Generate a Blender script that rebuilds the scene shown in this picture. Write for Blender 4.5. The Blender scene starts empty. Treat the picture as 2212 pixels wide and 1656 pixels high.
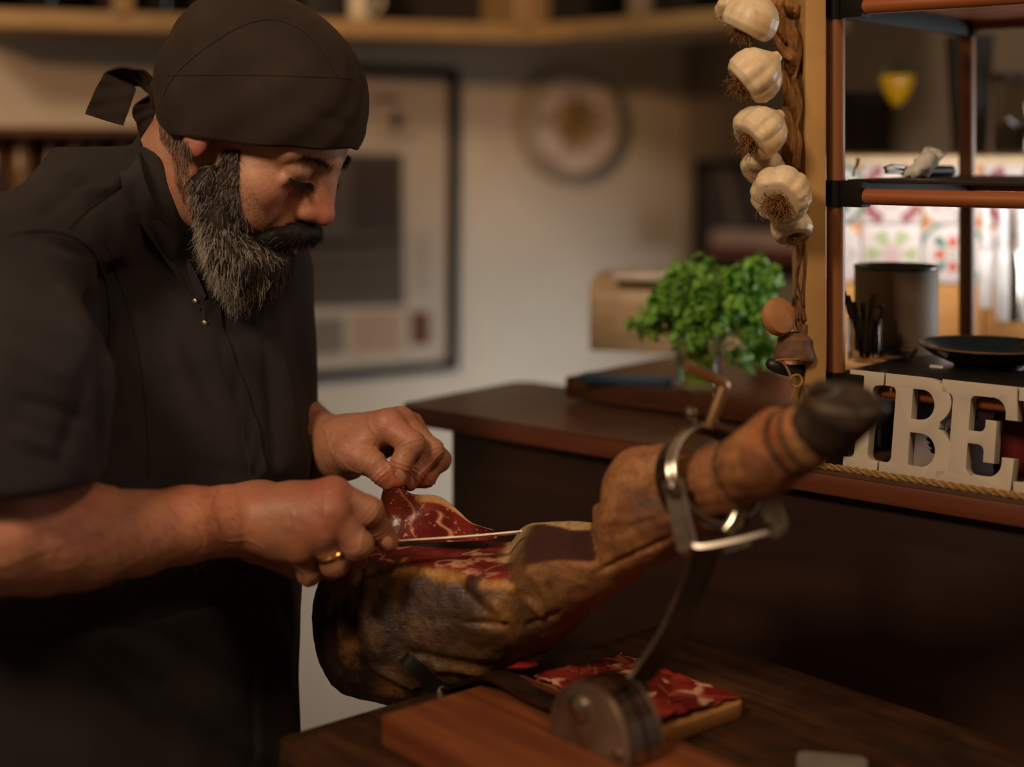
import bpy, bmesh, math, random
import numpy as np
from mathutils import Vector, Matrix, Euler
from mathutils.bvhtree import BVHTree

random.seed(7)
rng = np.random.default_rng(11)
scene = bpy.context.scene
COL = scene.collection

# ------------------------------------------------------------------ camera
FPX, CX, HORIZON, ZC = 3200.0, 1106.0, 315.0, 1.5      # image taken as 2212 x 1656
cam_d = bpy.data.cameras.new('camera')
cam = bpy.data.objects.new('camera', cam_d)
COL.objects.link(cam)
cam.location = (0, 0, ZC)
cam.rotation_euler = (math.pi / 2, 0, 0)
cam_d.sensor_width = 36.0
cam_d.lens = FPX / 2212.0 * 36.0
cam_d.shift_y = -(828.0 - HORIZON) / 2212.0
cam_d.clip_start = 0.05
cam_d.clip_end = 50
cam_d.dof.use_dof = True
cam_d.dof.focus_distance = 1.43
cam_d.dof.aperture_fstop = 1.6
scene.camera = cam

# ------------------------------------------------------------------ world, lights, exposure
world = bpy.data.worlds.new('world')
scene.world = world
world.use_nodes = True
wb = world.node_tree.nodes['Background']
wb.inputs[0].default_value = (1.0, 0.66, 0.45, 1)
wb.inputs[1].default_value = 0.12
scene.view_settings.view_transform = 'Standard'
scene.view_settings.look = 'None'
scene.view_settings.exposure = 0.0
scene.view_settings.gamma = 1.0
scene.view_settings.use_curve_mapping = False
scene.cycles.max_bounces = 6
scene.cycles.diffuse_bounces = 2
scene.cycles.adaptive_threshold = 0.02
scene.cycles.glossy_bounces = 3
scene.cycles.transmission_bounces = 5
scene.cycles.transparent_max_bounces = 12
scene.cycles.caustics_reflective = False
scene.cycles.caustics_refractive = False


def area_light(name, loc, target, sx, sy, energy, color, spread=180):
    d = bpy.data.lights.new(name, 'AREA')
    d.shape = 'RECTANGLE'
    d.size, d.size_y = sx, sy
    d.energy = energy
    d.color = color
    d.spread = math.radians(spread)
    o = bpy.data.objects.new(name, d)
    COL.objects.link(o)
    o.location = loc
    o.rotation_euler = (Vector(target) - Vector(loc)).to_track_quat('-Z', 'Y').to_euler()
    return o


# warm spot lamp of the bar, left of and above the camera
area_light('bar_lamp_light', (-0.95, -0.05, 2.55), (0.0, 1.40, 1.28), 0.34, 0.34, 24, (1.0, 0.73, 0.49))
# two small unseen warm spots added to brighten the upper back wall
def spot_light(name, loc, target, angle, energy, color, blend=1.0, size=0.05):
    d = bpy.data.lights.new(name, 'SPOT')
    d.spot_size, d.spot_blend, d.energy, d.color, d.shadow_soft_size = math.radians(angle), blend, energy, color, size
    o = bpy.data.objects.new(name, d)
    COL.objects.link(o)
    o.location = loc
    o.rotation_euler = (Vector(target) - Vector(loc)).to_track_quat('-Z', 'Y').to_euler()


spot_light('clock_fill_spot', (-0.9, 0.6, 1.95), (-0.02, 3.40, 1.66), 20, 84, (1.0, 0.56, 0.27))
spot_light('left_fill_spot', (-0.9, 0.6, 1.95), (-0.95, 2.85, 1.62), 26, 42, (1.0, 0.53, 0.24))
# unseen second lamp added on the right to fill the table and metals
area_light('right_fill_light', (0.75, 0.35, 2.70), (0.15, 1.35, 1.05), 0.30, 0.30, 8, (1.0, 0.70, 0.44))
# daylight of the kitchen window on the right, reaching the back wall low down
area_light('window_light', (1.40, 2.45, 1.10), (0.05, 3.45, 0.80), 0.30, 0.30, 1.0, (0.95, 0.98, 1.0), 48)
# the same daylight on the counter side of the tiled wall
area_light('side_window_light', (1.40, 1.86, 1.36), (0.2, 1.90, 1.24), 0.30, 0.30, 2.6, (0.92, 0.97, 1.0), 110)
# unseen strip added under the ledge to brighten the tiles
area_light('tile_fill_light', (0.72, 1.845, 1.446), (0.72, 2.02, 1.28), 0.62, 0.03, 1.05, (1.0, 0.96, 0.95))


# ------------------------------------------------------------------ coordinates
def W(px, py, Y):
    """point seen at pixel (px, py) of the photograph standing Y metres in front of the camera"""
    return Vector(((px - CX) / FPX * Y, Y, ZC - (py - HORIZON) / FPX * Y))


def S(n, Y):
    return n * Y / FPX


# ------------------------------------------------------------------ objects
WLOC = {}


def lin(c):
    """sRGB 0-255 -> linear rgba"""
    o = []
    for v in c[:3]:
        v = v / 255.0
        o.append(v / 12.92 if v <= 0.04045 else ((v + 0.055) / 1.055) ** 2.4)
    return (o[0], o[1], o[2], 1.0)


def tag(o, label=None, cat=None, group=None, kind=None):
    if label: o['label'] = label
    if cat: o['category'] = cat
    if group: o['group'] = group
    if kind: o['kind'] = kind
    return o


def empty(name, loc, label=None, cat=None, group=None, kind=None):
    o = bpy.data.objects.new(name, None)
    COL.objects.link(o)
    o.location = Vector(loc)
    o.empty_display_size = 0.05
    WLOC[o.name] = Vector(loc)
    return tag(o, label, cat, group, kind)


def mesh_np(name, V, F, smooth=True):
    """V (n,3) array; F (m,4) / (m,3) array or list of index lists"""
    me = bpy.data.meshes.new(name)
    V = np.asarray(V, dtype=np.float32)
    if isinstance(F, np.ndarray):
        m, k = F.shape
        me.vertices.add(len(V))
        me.vertices.foreach_set('co', V.ravel())
        me.loops.add(m * k)
        me.loops.foreach_set('vertex_index', F.astype(np.int32).ravel())
        me.polygons.add(m)
        me.polygons.foreach_set('loop_start', np.arange(0, m * k, k, dtype=np.int32))
        try:
            me.polygons.foreach_set('loop_total', np.full(m, k, dtype=np.int32))
        except Exception:
            pass
        me.update(calc_edges=True)
        me.validate()
    else:
        me.from_pydata([tuple(map(float, v)) for v in V], [], [list(map(int, f)) for f in F])
        me.update()
    if smooth:
        me.polygons.foreach_set('use_smooth', np.ones(len(me.polygons), dtype=bool))
    return me


def obj(name, V, F, mat, parent=None, smooth=True, cols=None, origin=None, angle=None):
    """V, F in world space -> ONE mesh object with its origin at its own base centre"""
    V = np.asarray([tuple(v) for v in V] if not isinstance(V, np.ndarray) else V, dtype=np.float64)
    lo, hi = V.min(0), V.max(0)
    c = np.array(origin) if origin is not None else np.array([(lo[0] + hi[0]) / 2, (lo[1] + hi[1]) / 2, lo[2]])
    me = mesh_np(name, V - c, F, smooth)
    if cols is not None:
        a = me.attributes.new('Col', 'FLOAT_COLOR', 'POINT')
        cc = np.ones((len(V), 4), dtype=np.float32)
        cc[:, :3] = cols
        a.data.foreach_set('color', cc.ravel())
    o = bpy.data.objects.new(name, me)
    COL.objects.link(o)
    if mat: me.materials.append(mat)
    wl = Vector(c)
    if parent is not None:
        o.parent = parent
        o.location = wl - WLOC[parent.name]
    else:
        o.location = wl
    WLOC[o.name] = wl
    if angle is not None:
        try:
            me.set_sharp_from_angle(angle=math.radians(angle))
        except Exception:
            pass
    return o


def copy_obj(o, loc, parent=None, rot=None):
    c = o.copy()
    COL.objects.link(c)
    c.parent = parent
    c.location = Vector(loc) - (WLOC[parent.name] if parent is not None else Vector((0, 0, 0)))
    if rot is not None: c.rotation_euler = rot
    WLOC[c.name] = Vector(loc)
    return c


# ------------------------------------------------------------------ shape builder
class MB:
    """collects pieces of one part"""

    def __init__(self):
        self.V, self.F = [], []

    def add(self, V, F):
        b = len(self.V)
        self.V += [tuple(v) for v in V]
        self.F += [[i + b for i in f] for f in F]
        return self

    def box(self, c, s, R=None, bevel=0.0):
        bm = bmesh.new()
        bmesh.ops.create_cube(bm, size=1.0)
        bmesh.ops.scale(bm, vec=Vector(s), verts=bm.verts)
        if bevel > 0:
            bmesh.ops.bevel(bm, geom=list(bm.edges), offset=bevel, segments=2, profile=0.6, affect='EDGES')
        return self._bm(bm, c, R)

    def _bm(self, bm, c, R):
        R = R if R is not None else Matrix.Identity(3)
        c = Vector(c)
        bm.verts.ensure_lookup_table()
        V = [R @ v.co + c for v in bm.verts]
        idx = {v: i for i, v in enumerate(bm.verts)}
        F = [[idx[v] for v in f.verts] for f in bm.faces]
        bm.free()
        return self.add(V, F)

    def tube(self, pts, r, seg=10, caps=True, squash=None):
        """swept tube through pts; r number or list; squash=(nx,ny,nz,factor)"""
        pts = [Vector(p) for p in pts]
        n = len(pts)
        rs = [r] * n if not hasattr(r, '__len__') else list(r)
        T = []
        for i in range(n):
            t = pts[min(i + 1, n - 1)] - pts[max(i - 1, 0)]
            T.append(t.normalized() if t.length > 1e-9 else Vector((0, 0, 1)))
        up = Vector((0, 0, 1)) if abs(T[0].z) < 0.9 else Vector((1, 0, 0))
        N = (up - T[0] * up.dot(T[0])).normalized()
        V, F = [], []
        for i in range(n):
            if i:
                N = (N - T[i] * N.dot(T[i]))
                N = N.normalized() if N.length > 1e-9 else T[i].orthogonal().normalized()
            B = T[i].cross(N)
            for k in range(seg):
                a = 2 * math.pi * k / seg
                d = N * math.cos(a) * rs[i] + B * math.sin(a) * rs[i]
                if squash is not None:
                    q = Vector(squash[:3])
                    d = d + q * (d.dot(q) * (squash[3] - 1))
                V.append(pts[i] + d)
        for i in range(n - 1):
            for k in range(seg):
                k2 = (k + 1) % seg
                F.append([i * seg + k, i * seg + k2, (i + 1) * seg + k2, (i + 1) * seg + k])
        if caps:
            F.append(list(range(seg))[::-1])
            F.append([(n - 1) * seg + k for k in range(seg)])
        return self.add(V, F)

    def lathe(self, prof, c, axis=(0, 0, 1), seg=32, closed=False):
        """prof: (radius, height) list along axis from c"""
        A = Vector(axis).normalized()
        U = A.orthogonal().normalized()
        Bn = A.cross(U)
        c = Vector(c)
        V, F = [], []
        n = len(prof)
        for (r, h) in prof:
            for k in range(seg):
                a = 2 * math.pi * k / seg
                V.append(c + A * h + (U * math.cos(a) + Bn * math.sin(a)) * max(r, 1e-5))
        for i in range(n if closed else n - 1):
            j = (i + 1) % n
            for k in range(seg):
                k2 = (k + 1) % seg
                F.append([i * seg + k, i * seg + k2, j * seg + k2, j * seg + k])
        return self.add(V, F)

    def prism(self, poly, origin, ex, ey, ez, depth, bevel=0.0, holes=()):
        """polygon (2D, ex/ey axes) extruded along ez by depth"""
        from mathutils.geometry import tessellate_polygon
        loops = [list(poly)] + [list(h) for h in holes]
        flat = [p for l in loops for p in l]
        tris = tessellate_polygon([[Vector((p[0], p[1], 0)) for p in l] for l in loops])
        bm = bmesh.new()
        vs = [bm.verts.new((p[0], p[1], 0)) for p in flat]
        vt = [bm.verts.new((p[0], p[1], depth)) for p in flat]
        for t in tris:
            try:
                bm.faces.new([vs[i] for i in t][::-1])
                bm.faces.new([vt[i] for i in t])
            except ValueError:
                pass
        b = 0
        for l in loops:
            m = len(l)
            for i in range(m):
                j = (i + 1) % m
                try:
                    bm.faces.new([vs[b + i], vs[b + j], vt[b + j], vt[b + i]])
                except ValueError:
                    pass
            b += m
        bmesh.ops.recalc_face_normals(bm, faces=bm.faces)
        bmesh.ops.dissolve_limit(bm, angle_limit=0.01, verts=bm.verts, edges=bm.edges)
        if bevel > 0:
            es = [e for e in bm.edges if len(e.link_faces) == 2 and e.calc_face_angle(0) > 0.6]
            bmesh.ops.bevel(bm, geom=es, offset=bevel, segments=2, profile=0.6, affect='EDGES')
        R = Matrix((Vector(ex), Vector(ey), Vector(ez))).transposed()
        return self._bm(bm, origin, R)

    def build(self, name, mat, parent=None, smooth=True, angle=35, **k):
        return obj(name, self.V, self.F, mat, parent, smooth, angle=angle, **k)


def spline(pts, n):
    """Catmull-Rom through pts (any dimension)"""
    P = np.array([list(p) for p in pts], dtype=float)
    P = np.vstack([2 * P[0] - P[1], P, 2 * P[-1] - P[-2]])
    m = len(pts) - 1
    out = []
    for t in np.linspace(0, m, n):
        i = min(int(t), m - 1)
        u = t - i
        p0, p1, p2, p3 = P[i], P[i + 1], P[i + 2], P[i + 3]
        out.append(0.5 * ((2 * p1) + (-p0 + p2) * u + (2 * p0 - 5 * p1 + 4 * p2 - p3) * u * u + (-p0 + 3 * p1 - 3 * p2 + p3) * u ** 3))
    return np.array(out)


def grid_faces(nu, nv, wrap_u=False):
    F = []
    for i in range(nu if wrap_u else nu - 1):
        for j in range(nv - 1):
            a = i * nv + j
            b = ((i + 1) % nu) * nv + j
            F.append([a, b, b + 1, a + 1])
    return F


# ------------------------------------------------------------------ value noise (numpy)
_perm = np.random.default_rng(3).random((32, 32, 32)).astype(np.float32)


def vnoise(x, y, z):
    xi, yi, zi = np.floor(x).astype(int), np.floor(y).astype(int), np.floor(z).astype(int)
    fx, fy, fz = x - xi, y - yi, z - zi
    fx, fy, fz = fx * fx * (3 - 2 * fx), fy * fy * (3 - 2 * fy), fz * fz * (3 - 2 * fz)
    r = 0
    for a in (0, 1):
        for b in (0, 1):
            for c in (0, 1):
                w = (fx if a else 1 - fx) * (fy if b else 1 - fy) * (fz if c else 1 - fz)
                r = r + w * _perm[(xi + a) & 31, (yi + b) & 31, (zi + c) & 31]
    return r * 2 - 1


def fbm(P, f, octv=3):
    r, a = 0, 1.0
    for i in range(octv):
        r = r + a * vnoise(P[..., 0] * f + 7.1 * i, P[..., 1] * f + 3.3 * i, P[..., 2] * f + 5.7 * i)
        f *= 2.03
        a *= 0.5
    return r


# ------------------------------------------------------------------ signed-distance modelling
class SDF:
    def __init__(self, lo, hi, h, origin=(0, 0, 0), R=None):
        """grid lo..hi (local coordinates), spacing h; local -> world: R @ p + origin"""
        self.h = h
        self.lo = np.array(lo, float)
        self.n = np.ceil((np.array(hi, float) - self.lo) / h).astype(int) + 1
        self.D = np.full(self.n, 1.0, dtype=np.float32)
        self.ax = [(self.lo[i] + h * np.arange(self.n[i])).astype(np.float32) for i in range(3)]
        self.o = np.array(origin, float)
        self.R = np.eye(3) if R is None else np.array(R, float)

    def loc(self, p):
        """world -> local"""
        return self.R.T @ (np.array(p, float) - self.o)

    def sub(self, lo, hi):
        s = []
        for i in range(3):
            a = max(0, int(math.floor((lo[i] - self.lo[i]) / self.h)))
            b = min(self.n[i], int(math.ceil((hi[i] - self.lo[i]) / self.h)) + 1)
            if b <= a: return None
            s.append(slice(a, b))
        return tuple(s)

    def xyz(self, s):
        return self.ax[0][s[0]][:, None, None], self.ax[1][s[1]][None, :, None], self.ax[2][s[2]][None, None, :]

    def put(self, d, s, k, op='add'):
        a = self.D[s]
        if op == 'add':
            if k > 0:
                t = np.clip(0.5 + 0.5 * (a - d) / k, 0, 1)
                self.D[s] = a * (1 - t) + d * t - k * t * (1 - t)
            else:
                self.D[s] = np.minimum(a, d)
        elif op == 'cut':
            d = -d
            if k > 0:
                t = np.clip(0.5 - 0.5 * (a - d) / k, 0, 1)
                self.D[s] = a * (1 - t) + d * t + k * t * (1 - t)
            else:
                self.D[s] = np.maximum(a, d)

    def ell(self, c, r, k=0.01, R=None, op='add'):
        c = np.array(c, float)
        r = np.array(r if hasattr(r, '__len__') else (r, r, r), float)
        m = float(r.max()) + k + 0.012
        s = self.sub(c - m, c + m)
        if s is None: return self
        x, y, z = self.xyz(s)
        x, y, z = x - c[0], y - c[1], z - c[2]
        if R is not None:
            R = np.array(R, float)
            x, y, z = (R[0, 0] * x + R[1, 0] * y + R[2, 0] * z, R[0, 1] * x + R[1, 1] * y + R[2, 1] * z, R[0, 2] * x + R[1, 2] * y + R[2, 2] * z)
        k0 = np.sqrt((x / r[0]) ** 2 + (y / r[1]) ** 2 + (z / r[2]) ** 2)
        k1 = np.sqrt((x / r[0] ** 2) ** 2 + (y / r[1] ** 2) ** 2 + (z / r[2] ** 2) ** 2)
        d = k0 * (k0 - 1) / np.maximum(k1, 1e-6)
        self.put(d.astype(np.float32), s, k, op)
        return self

    def cone(self, a, b, ra, rb, k=0.01, op='add', squash=None):
        a, b = np.array(a, float), np.array(b, float)
        m = max(ra, rb) * (1.0 if squash is None else max(1.0, 1.0 / squash[1])) + k + 0.012
        s = self.sub(np.minimum(a, b) - m, np.maximum(a, b) + m)
        if s is None: return self
        x, y, z = self.xyz(s)
        x, y, z = x - a[0], y - a[1], z - a[2]
        ba = b - a
        l2 = float(ba @ ba) + 1e-12
        t = np.clip((x * ba[0] + y * ba[1] + z * ba[2]) / l2, 0, 1)
        x, y, z = x - ba[0] * t, y - ba[1] * t, z - ba[2] * t
        if squash is not None:      # squash=(direction, factor>1 flattens along it)
            n = np.array(squash[0], float)
            n /= np.linalg.norm(n)
            q = (x * n[0] + y * n[1] + z * n[2]) * (squash[1] - 1)
            x, y, z = x + n[0] * q, y + n[1] * q, z + n[2] * q
        d = np.sqrt(x * x + y * y + z * z) - (ra + (rb - ra) * t)
        self.put(d.astype(np.float32), s, k, op)
        return self

    def chain(self, pts, rs, k=0.006, squash=None):
        for i in range(len(pts) - 1):
            self.cone(pts[i], pts[i + 1], rs[i], rs[i + 1], k, squash=squash)
        return self

    def half(self, p, n, k=0.005):
        """cut away everything on the +n side of the plane through p"""
        n = np.array(n, float)
        n /= np.linalg.norm(n)
        x, y, z = self.xyz((slice(None),) * 3)
        d = -((x - p[0]) * n[0] + (y - p[1]) * n[1] + (z - p[2]) * n[2])
        self.put(d.astype(np.float32), (slice(None),) * 3, k, 'cut')
        return self

    def mesh(self, smooth=2):
        D = self.D.copy()
        D[0], D[-1], D[:, 0], D[:, -1], D[:, :, 0], D[:, :, -1] = 1, 1, 1, 1, 1, 1
        ins = D < 0
        nx, ny, nz = D.shape
        cnt = np.zeros((nx - 1, ny - 1, nz - 1), dtype=np.int8)
        for a in (0, 1):
            for b in (0, 1):
                for c in (0, 1):
                    cnt += ins[a:nx - 1 + a, b:ny - 1 + b, c:nz - 1 + c]
        act = (cnt > 0) & (cnt < 8)
        I, J, K = np.nonzero(act)
        idx = np.full(act.shape, -1, dtype=np.int32)
        idx[I, J, K] = np.arange(len(I))
        acc = np.zeros((len(I), 3))
        num = np.zeros(len(I))
        cor = [(0, 0, 0), (1, 0, 0), (0, 1, 0), (1, 1, 0), (0, 0, 1), (1, 0, 1), (0, 1, 1), (1, 1, 1)]
        val = [D[I + a, J + b, K + c] for a, b, c in cor]
        for p in range(8):
            for q in range(p + 1, 8):
                df = [abs(cor[p][i] - cor[q][i]) for i in range(3)]
                if sum(df) != 1: continue
                vp, vq = val[p], val[q]
                m = (vp < 0) != (vq < 0)
                t = np.where(m, vp / np.where(m, vp - vq, 1), 0)
                for i in range(3):
                    acc[:, i] += np.where(m, cor[p][i] + t * (cor[q][i] - cor[p][i]), 0)
                num += m
        V = acc / num[:, None] + np.stack([I, J, K], 1)
        V = self.lo + V * self.h
        quads = []
        for axis in range(3):
            d = [0, 0, 0]
            d[axis] = 1
            A = ins[:nx - d[0], :ny - d[1], :nz - d[2]]
            B = ins[d[0]:, d[1]:, d[2]:]
            i, j, k = np.nonzero(A != B)
            u, w = (axis + 1) % 3, (axis + 2) % 3
            P = np.stack([i, j, k], 1)
            ok = (P[:, u] > 0) & (P[:, w] > 0)
            P = P[ok]
            fl = A[P[:, 0], P[:, 1], P[:, 2]]
            eu, ew = np.zeros(3, int), np.zeros(3, int)
            eu[u], ew[w] = 1, 1
            g = lambda Q: idx[Q[:, 0], Q[:, 1], Q[:, 2]]
            q = np.stack([g(P), g(P - eu), g(P - eu - ew), g(P - ew)], 1)
            q[fl] = q[fl]
            q[~fl] = q[~fl][:, ::-1]
            quads.append(q[:, ::-1])
        F = np.vstack(quads)
        F = F[(F >= 0).all(1)]
        F = F[:, ::-1]
        for _ in range(smooth):
            V = relax(V, F, 0.5)
        return V, F

    def world(self, V):
        return V @ self.R.T + self.o


def relax(V, F, w=0.5):
    s = np.zeros_like(V)
    c = np.zeros(len(V))
    k = F.shape[1]
    for i in range(k):
        a, b = F[:, i], F[:, (i + 1) % k]
        for ax in range(3):
            s[:, ax] += np.bincount(a, V[b, ax], len(V)) + np.bincount(b, V[a, ax], len(V))
        c += np.bincount(a, minlength=len(V)) + np.bincount(b, minlength=len(V))
    return V * (1 - w) + w * s / np.maximum(c, 1)[:, None]


def vnormals(V, F):
    n = np.cross(V[F[:, 2]] - V[F[:, 0]], V[F[:, -1]] - V[F[:, 1]])
    N = np.zeros_like(V)
    for i in range(F.shape[1]):
        for ax in range(3):
            N[:, ax] += np.bincount(F[:, i], n[:, ax], len(V))
    return N / np.maximum(np.linalg.norm(N, axis=1), 1e-12)[:, None]


def smoothstep(a, b, x):
    t = np.clip((x - a) / (b - a), 0, 1)
    return t * t * (3 - 2 * t)


def tubes(P, rad, cols, sides=3):
    n, m, _ = P.shape
    T = np.gradient(P, axis=1)
    T /= np.maximum(np.linalg.norm(T, axis=2), 1e-12)[..., None]
    ref = np.tile(np.array([0.31, -0.9, 0.3]), (n, m, 1))
    N = np.cross(T, ref)
    N /= np.maximum(np.linalg.norm(N, axis=2), 1e-9)[..., None]
    B = np.cross(T, N)
    taper = np.linspace(1, 0.35, m)[None, :, None]
    rad = np.asarray(rad, float).reshape(-1, 1, 1) if np.ndim(rad) else rad
    V = []
    for k in range(sides):
        a = 2 * math.pi * k / sides
        V.append(P + (N * math.cos(a) + B * math.sin(a)) * rad * taper)
    V = np.stack(V, 2)                       # n, m, sides, 3
    base = (np.arange(n) * m * sides)[:, None, None]
    i = np.arange(m - 1)[None, :, None] * sides
    k = np.arange(sides)[None, None, :]
    k2 = (k + 1) % sides
    F = np.stack([base + i + k, base + i + k2, base + i + sides + k2, base + i + sides + k], -1).reshape(-1, 4)
    C = np.repeat(cols[:, None, :], m * sides, 1).reshape(-1, 3)
    return V.reshape(-1, 3), F, C


def bvh_of(V, F):
    return BVHTree.FromPolygons([tuple(v) for v in V], [tuple(int(i) for i in f) for f in F])


def hit(bvh, px, py):
    d = (W(px, py, 1.0) - Vector((0, 0, ZC))).normalized()
    loc, nor, i, dist = bvh.ray_cast(Vector((0, 0, ZC)), d)
    return (loc, nor) if loc is not None else (None, None)


# ------------------------------------------------------------------ materials
MATS = {}


class NT:
    def __init__(self, name):
        self.m = bpy.data.materials.new(name)
        self.m.use_nodes = True
        self.t = self.m.node_tree
        self.b = self.t.nodes['Principled BSDF']
        self.tc = self.t.nodes.new('ShaderNodeTexCoord')

    def n(self, t, **k):
        nd = self.t.nodes.new(t)
        for a, v in k.items():
            setattr(nd, a, v)
        return nd

    def l(self, a, b):
        self.t.links.new(a, b)

    def mapping(self, scale=(1, 1, 1), rot=(0, 0, 0), coord='Object', loc=(0, 0, 0)):
        mp = self.n('ShaderNodeMapping')
        mp.inputs['Scale'].default_value = scale
        mp.inputs['Rotation'].default_value = rot
        mp.inputs['Location'].default_value = loc
        self.l(self.tc.outputs[coord], mp.inputs['Vector'])
        return mp.outputs[0]

    def noise(self, vec, scale, detail=4, rough=0.55, dist=0.0):
        nd = self.n('ShaderNodeTexNoise')
        nd.inputs['Scale'].default_value = scale
        nd.inputs['Detail'].default_value = min(detail, 3)
        nd.inputs['Roughness'].default_value = rough
        nd.inputs['Distortion'].default_value = dist
        if vec is not None: self.l(vec, nd.inputs['Vector'])
        return nd.outputs['Fac']

    def ramp(self, fac, stops):
        r = self.n('ShaderNodeValToRGB')
        els = r.color_ramp.elements
        while len(els) < len(stops): els.new(0.5)
        for e, (p, c) in zip(els, stops):
            e.position = p
            e.color = c if len(c) == 4 else (*c, 1)
        self.l(fac, r.inputs[0])
        return r.outputs[0]

    def mix(self, fac, a, b, mode='MIX'):
        nd = self.n('ShaderNodeMix', data_type='RGBA', blend_type=mode)
        for sock, v in ((nd.inputs[0], fac), (nd.inputs[6], a), (nd.inputs[7], b)):
            if hasattr(v, 'links'): self.l(v, sock)
            else: sock.default_value = v
        return nd.outputs[2]

    def math(self, op, a, b=0.0):
        nd = self.n('ShaderNodeMath', operation=op)
        for sock, v in ((nd.inputs[0], a), (nd.inputs[1], b)):
            if hasattr(v, 'links'): self.l(v, sock)
            else: sock.default_value = v
        return nd.outputs[0]

    def bump(self, h, strength=0.3, dist=0.01):
        nd = self.n('ShaderNodeBump')
        nd.inputs['Strength'].default_value = strength
        nd.inputs['Distance'].default_value = dist
        self.l(h, nd.inputs['Height'])
        self.l(nd.outputs[0], self.b.inputs['Normal'])

    def col(self, c):
        if hasattr(c, 'links'): self.l(c, self.b.inputs['Base Color'])
        else: self.b.inputs['Base Color'].default_value = c

    def attr(self, name='Col'):
        nd = self.n('ShaderNodeAttribute')
        nd.attribute_name = name
        return nd.outputs['Color']

    def set(self, rough=0.6, metal=0.0, spec=0.5, **k):
        self.b.inputs['Roughness'].default_value = rough
        self.b.inputs['Metallic'].default_value = metal
        self.b.inputs['Specular IOR Level'].default_value = spec
        for a, v in k.items():
            self.b.inputs[a.replace('_', ' ')].default_value = v
        return self


def plain(name, c, rough=0.6, metal=0.0, spec=0.5, var=0.12, scale=40, bump=0.0, srgb=True, **k):
    if name in MATS: return MATS[name]
    n = NT(name)
    c = lin(c) if srgb else (*c, 1)
    f = n.noise(n.mapping(), scale)
    d = tuple(v * (1 - var) for v in c[:3]) + (1,)
    e = tuple(min(1, v * (1 + var)) for v in c[:3]) + (1,)
    n.col(n.ramp(f, [(0.3, d), (0.7, e)]))
    if bump: n.bump(f, bump, 0.004)
    n.set(rough, metal, spec, **k)
    MATS[name] = n.m
    return n.m


def wood(name, c1, c2, c3, scale=(3, 40, 40), rough=0.45, rot=(0, 0, 0), spec=0.4, bump=0.15, blotch=0.0, dark=(20, 12, 8)):
    if name in MATS: return MATS[name]
    n = NT(name)
    rm_ = n.mapping((1, 1, 1), rot)

    def sc_(k):
        q = n.n('ShaderNodeMapping')
        q.inputs['Scale'].default_value = tuple(s * k for s in scale)
        n.l(rm_, q.inputs['Vector'])
        return q.outputs[0]
    v = sc_(1)
    f = n.noise(v, 1.0, 6, 0.6, 0.6)
    c = n.ramp(f, [(0.25, lin(c1)), (0.5, lin(c2)), (0.75, lin(c3))])
    g = n.noise(sc_(4), 1.0, 3)
    c = n.mix(n.math('MULTIPLY', g, 0.35), c, lin(c1))
    if blotch:
        b = n.noise(n.mapping((6, 6, 6)), 1.6, 4, 0.6, 0.8)
        c = n.mix(n.ramp(b, [(0.42, (0, 0, 0)), (0.62, (blotch, blotch, blotch))]), c, lin(dark))
    n.col(c)
    n.bump(f, bump, 0.003)
    n.set(rough, 0, spec)
    MATS[name] = n.m
    return n.m


def metal(name, c=(190, 180, 168), rough=0.22, var=0.1):
    if name in MATS: return MATS[name]
    n = NT(name)
    f = n.noise(n.mapping((30, 30, 30)), 1.0, 4)
    n.col(n.ramp(f, [(0.3, lin(tuple(v * (1 - var) for v in c))), (0.7, lin(c))]))
    r = n.ramp(f, [(0.3, (rough * 0.8,) * 3), (0.7, (min(1, rough * 1.3),) * 3)])
    n.l(r, n.b.inputs['Roughness'])
    n.b.inputs['Metallic'].default_value = 1.0
    MATS[name] = n.m
    return n.m


def glass(name, c=(1, 1, 1), rough=0.02, ior=1.45):
    """thin clear glass: light passes straight through, the edges and highlights reflect"""
    if name in MATS: return MATS[name]
    n = NT(name)
    t = n.t
    tr = n.n('ShaderNodeBsdfTransparent')
    f = n.noise(n.mapping((12, 12, 12)), 1.0, 2)
    n.l(n.ramp(f, [(0.3, tuple(v * 0.97 for v in c)), (0.7, c)]), tr.inputs[0])
    gl_ = n.n('ShaderNodeBsdfGlossy')
    gl_.inputs['Roughness'].default_value = max(rough, 0.03)
    lw = n.n('ShaderNodeLayerWeight')
    lw.inputs[0].default_value = 0.28
    mx = n.n('ShaderNodeMixShader')
    fac = n.math('ADD', n.math('MULTIPLY', lw.outputs['Fresnel'], 0.5), 0.02)
    n.l(fac, mx.inputs[0]); n.l(tr.outputs[0], mx.inputs[1]); n.l(gl_.outputs[0], mx.inputs[2])
    n.l(mx.outputs[0], t.nodes['Material Output'].inputs[0])
    t.nodes.remove(n.b)
    MATS[name] = n.m
    return n.m


# axes of the bar and the table: AU runs right and towards the camera, AV right and away from it
_a = math.radians(40)
AU = Vector((math.cos(_a), -math.sin(_a), 0))
AV = Vector((math.sin(_a), math.cos(_a), 0))
EZ = Vector((0, 0, 1))
RUV = Matrix((AU, AV, EZ)).transposed()      # local (u, v, z) -> world
# ================================================================== ROOM
M_WALL = plain('wall_plaster', (216, 205, 188), 0.92, 0, 0.15, 0.04, 5, 0.1)
M_CREAM = wood('cream_painted_wood', (150, 120, 80), (166, 136, 92), (178, 148, 102), (3, 30, 30), 0.55)
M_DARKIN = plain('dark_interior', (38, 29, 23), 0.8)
M_BLACK = plain('black_plastic', (26, 23, 22), 0.45)

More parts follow.
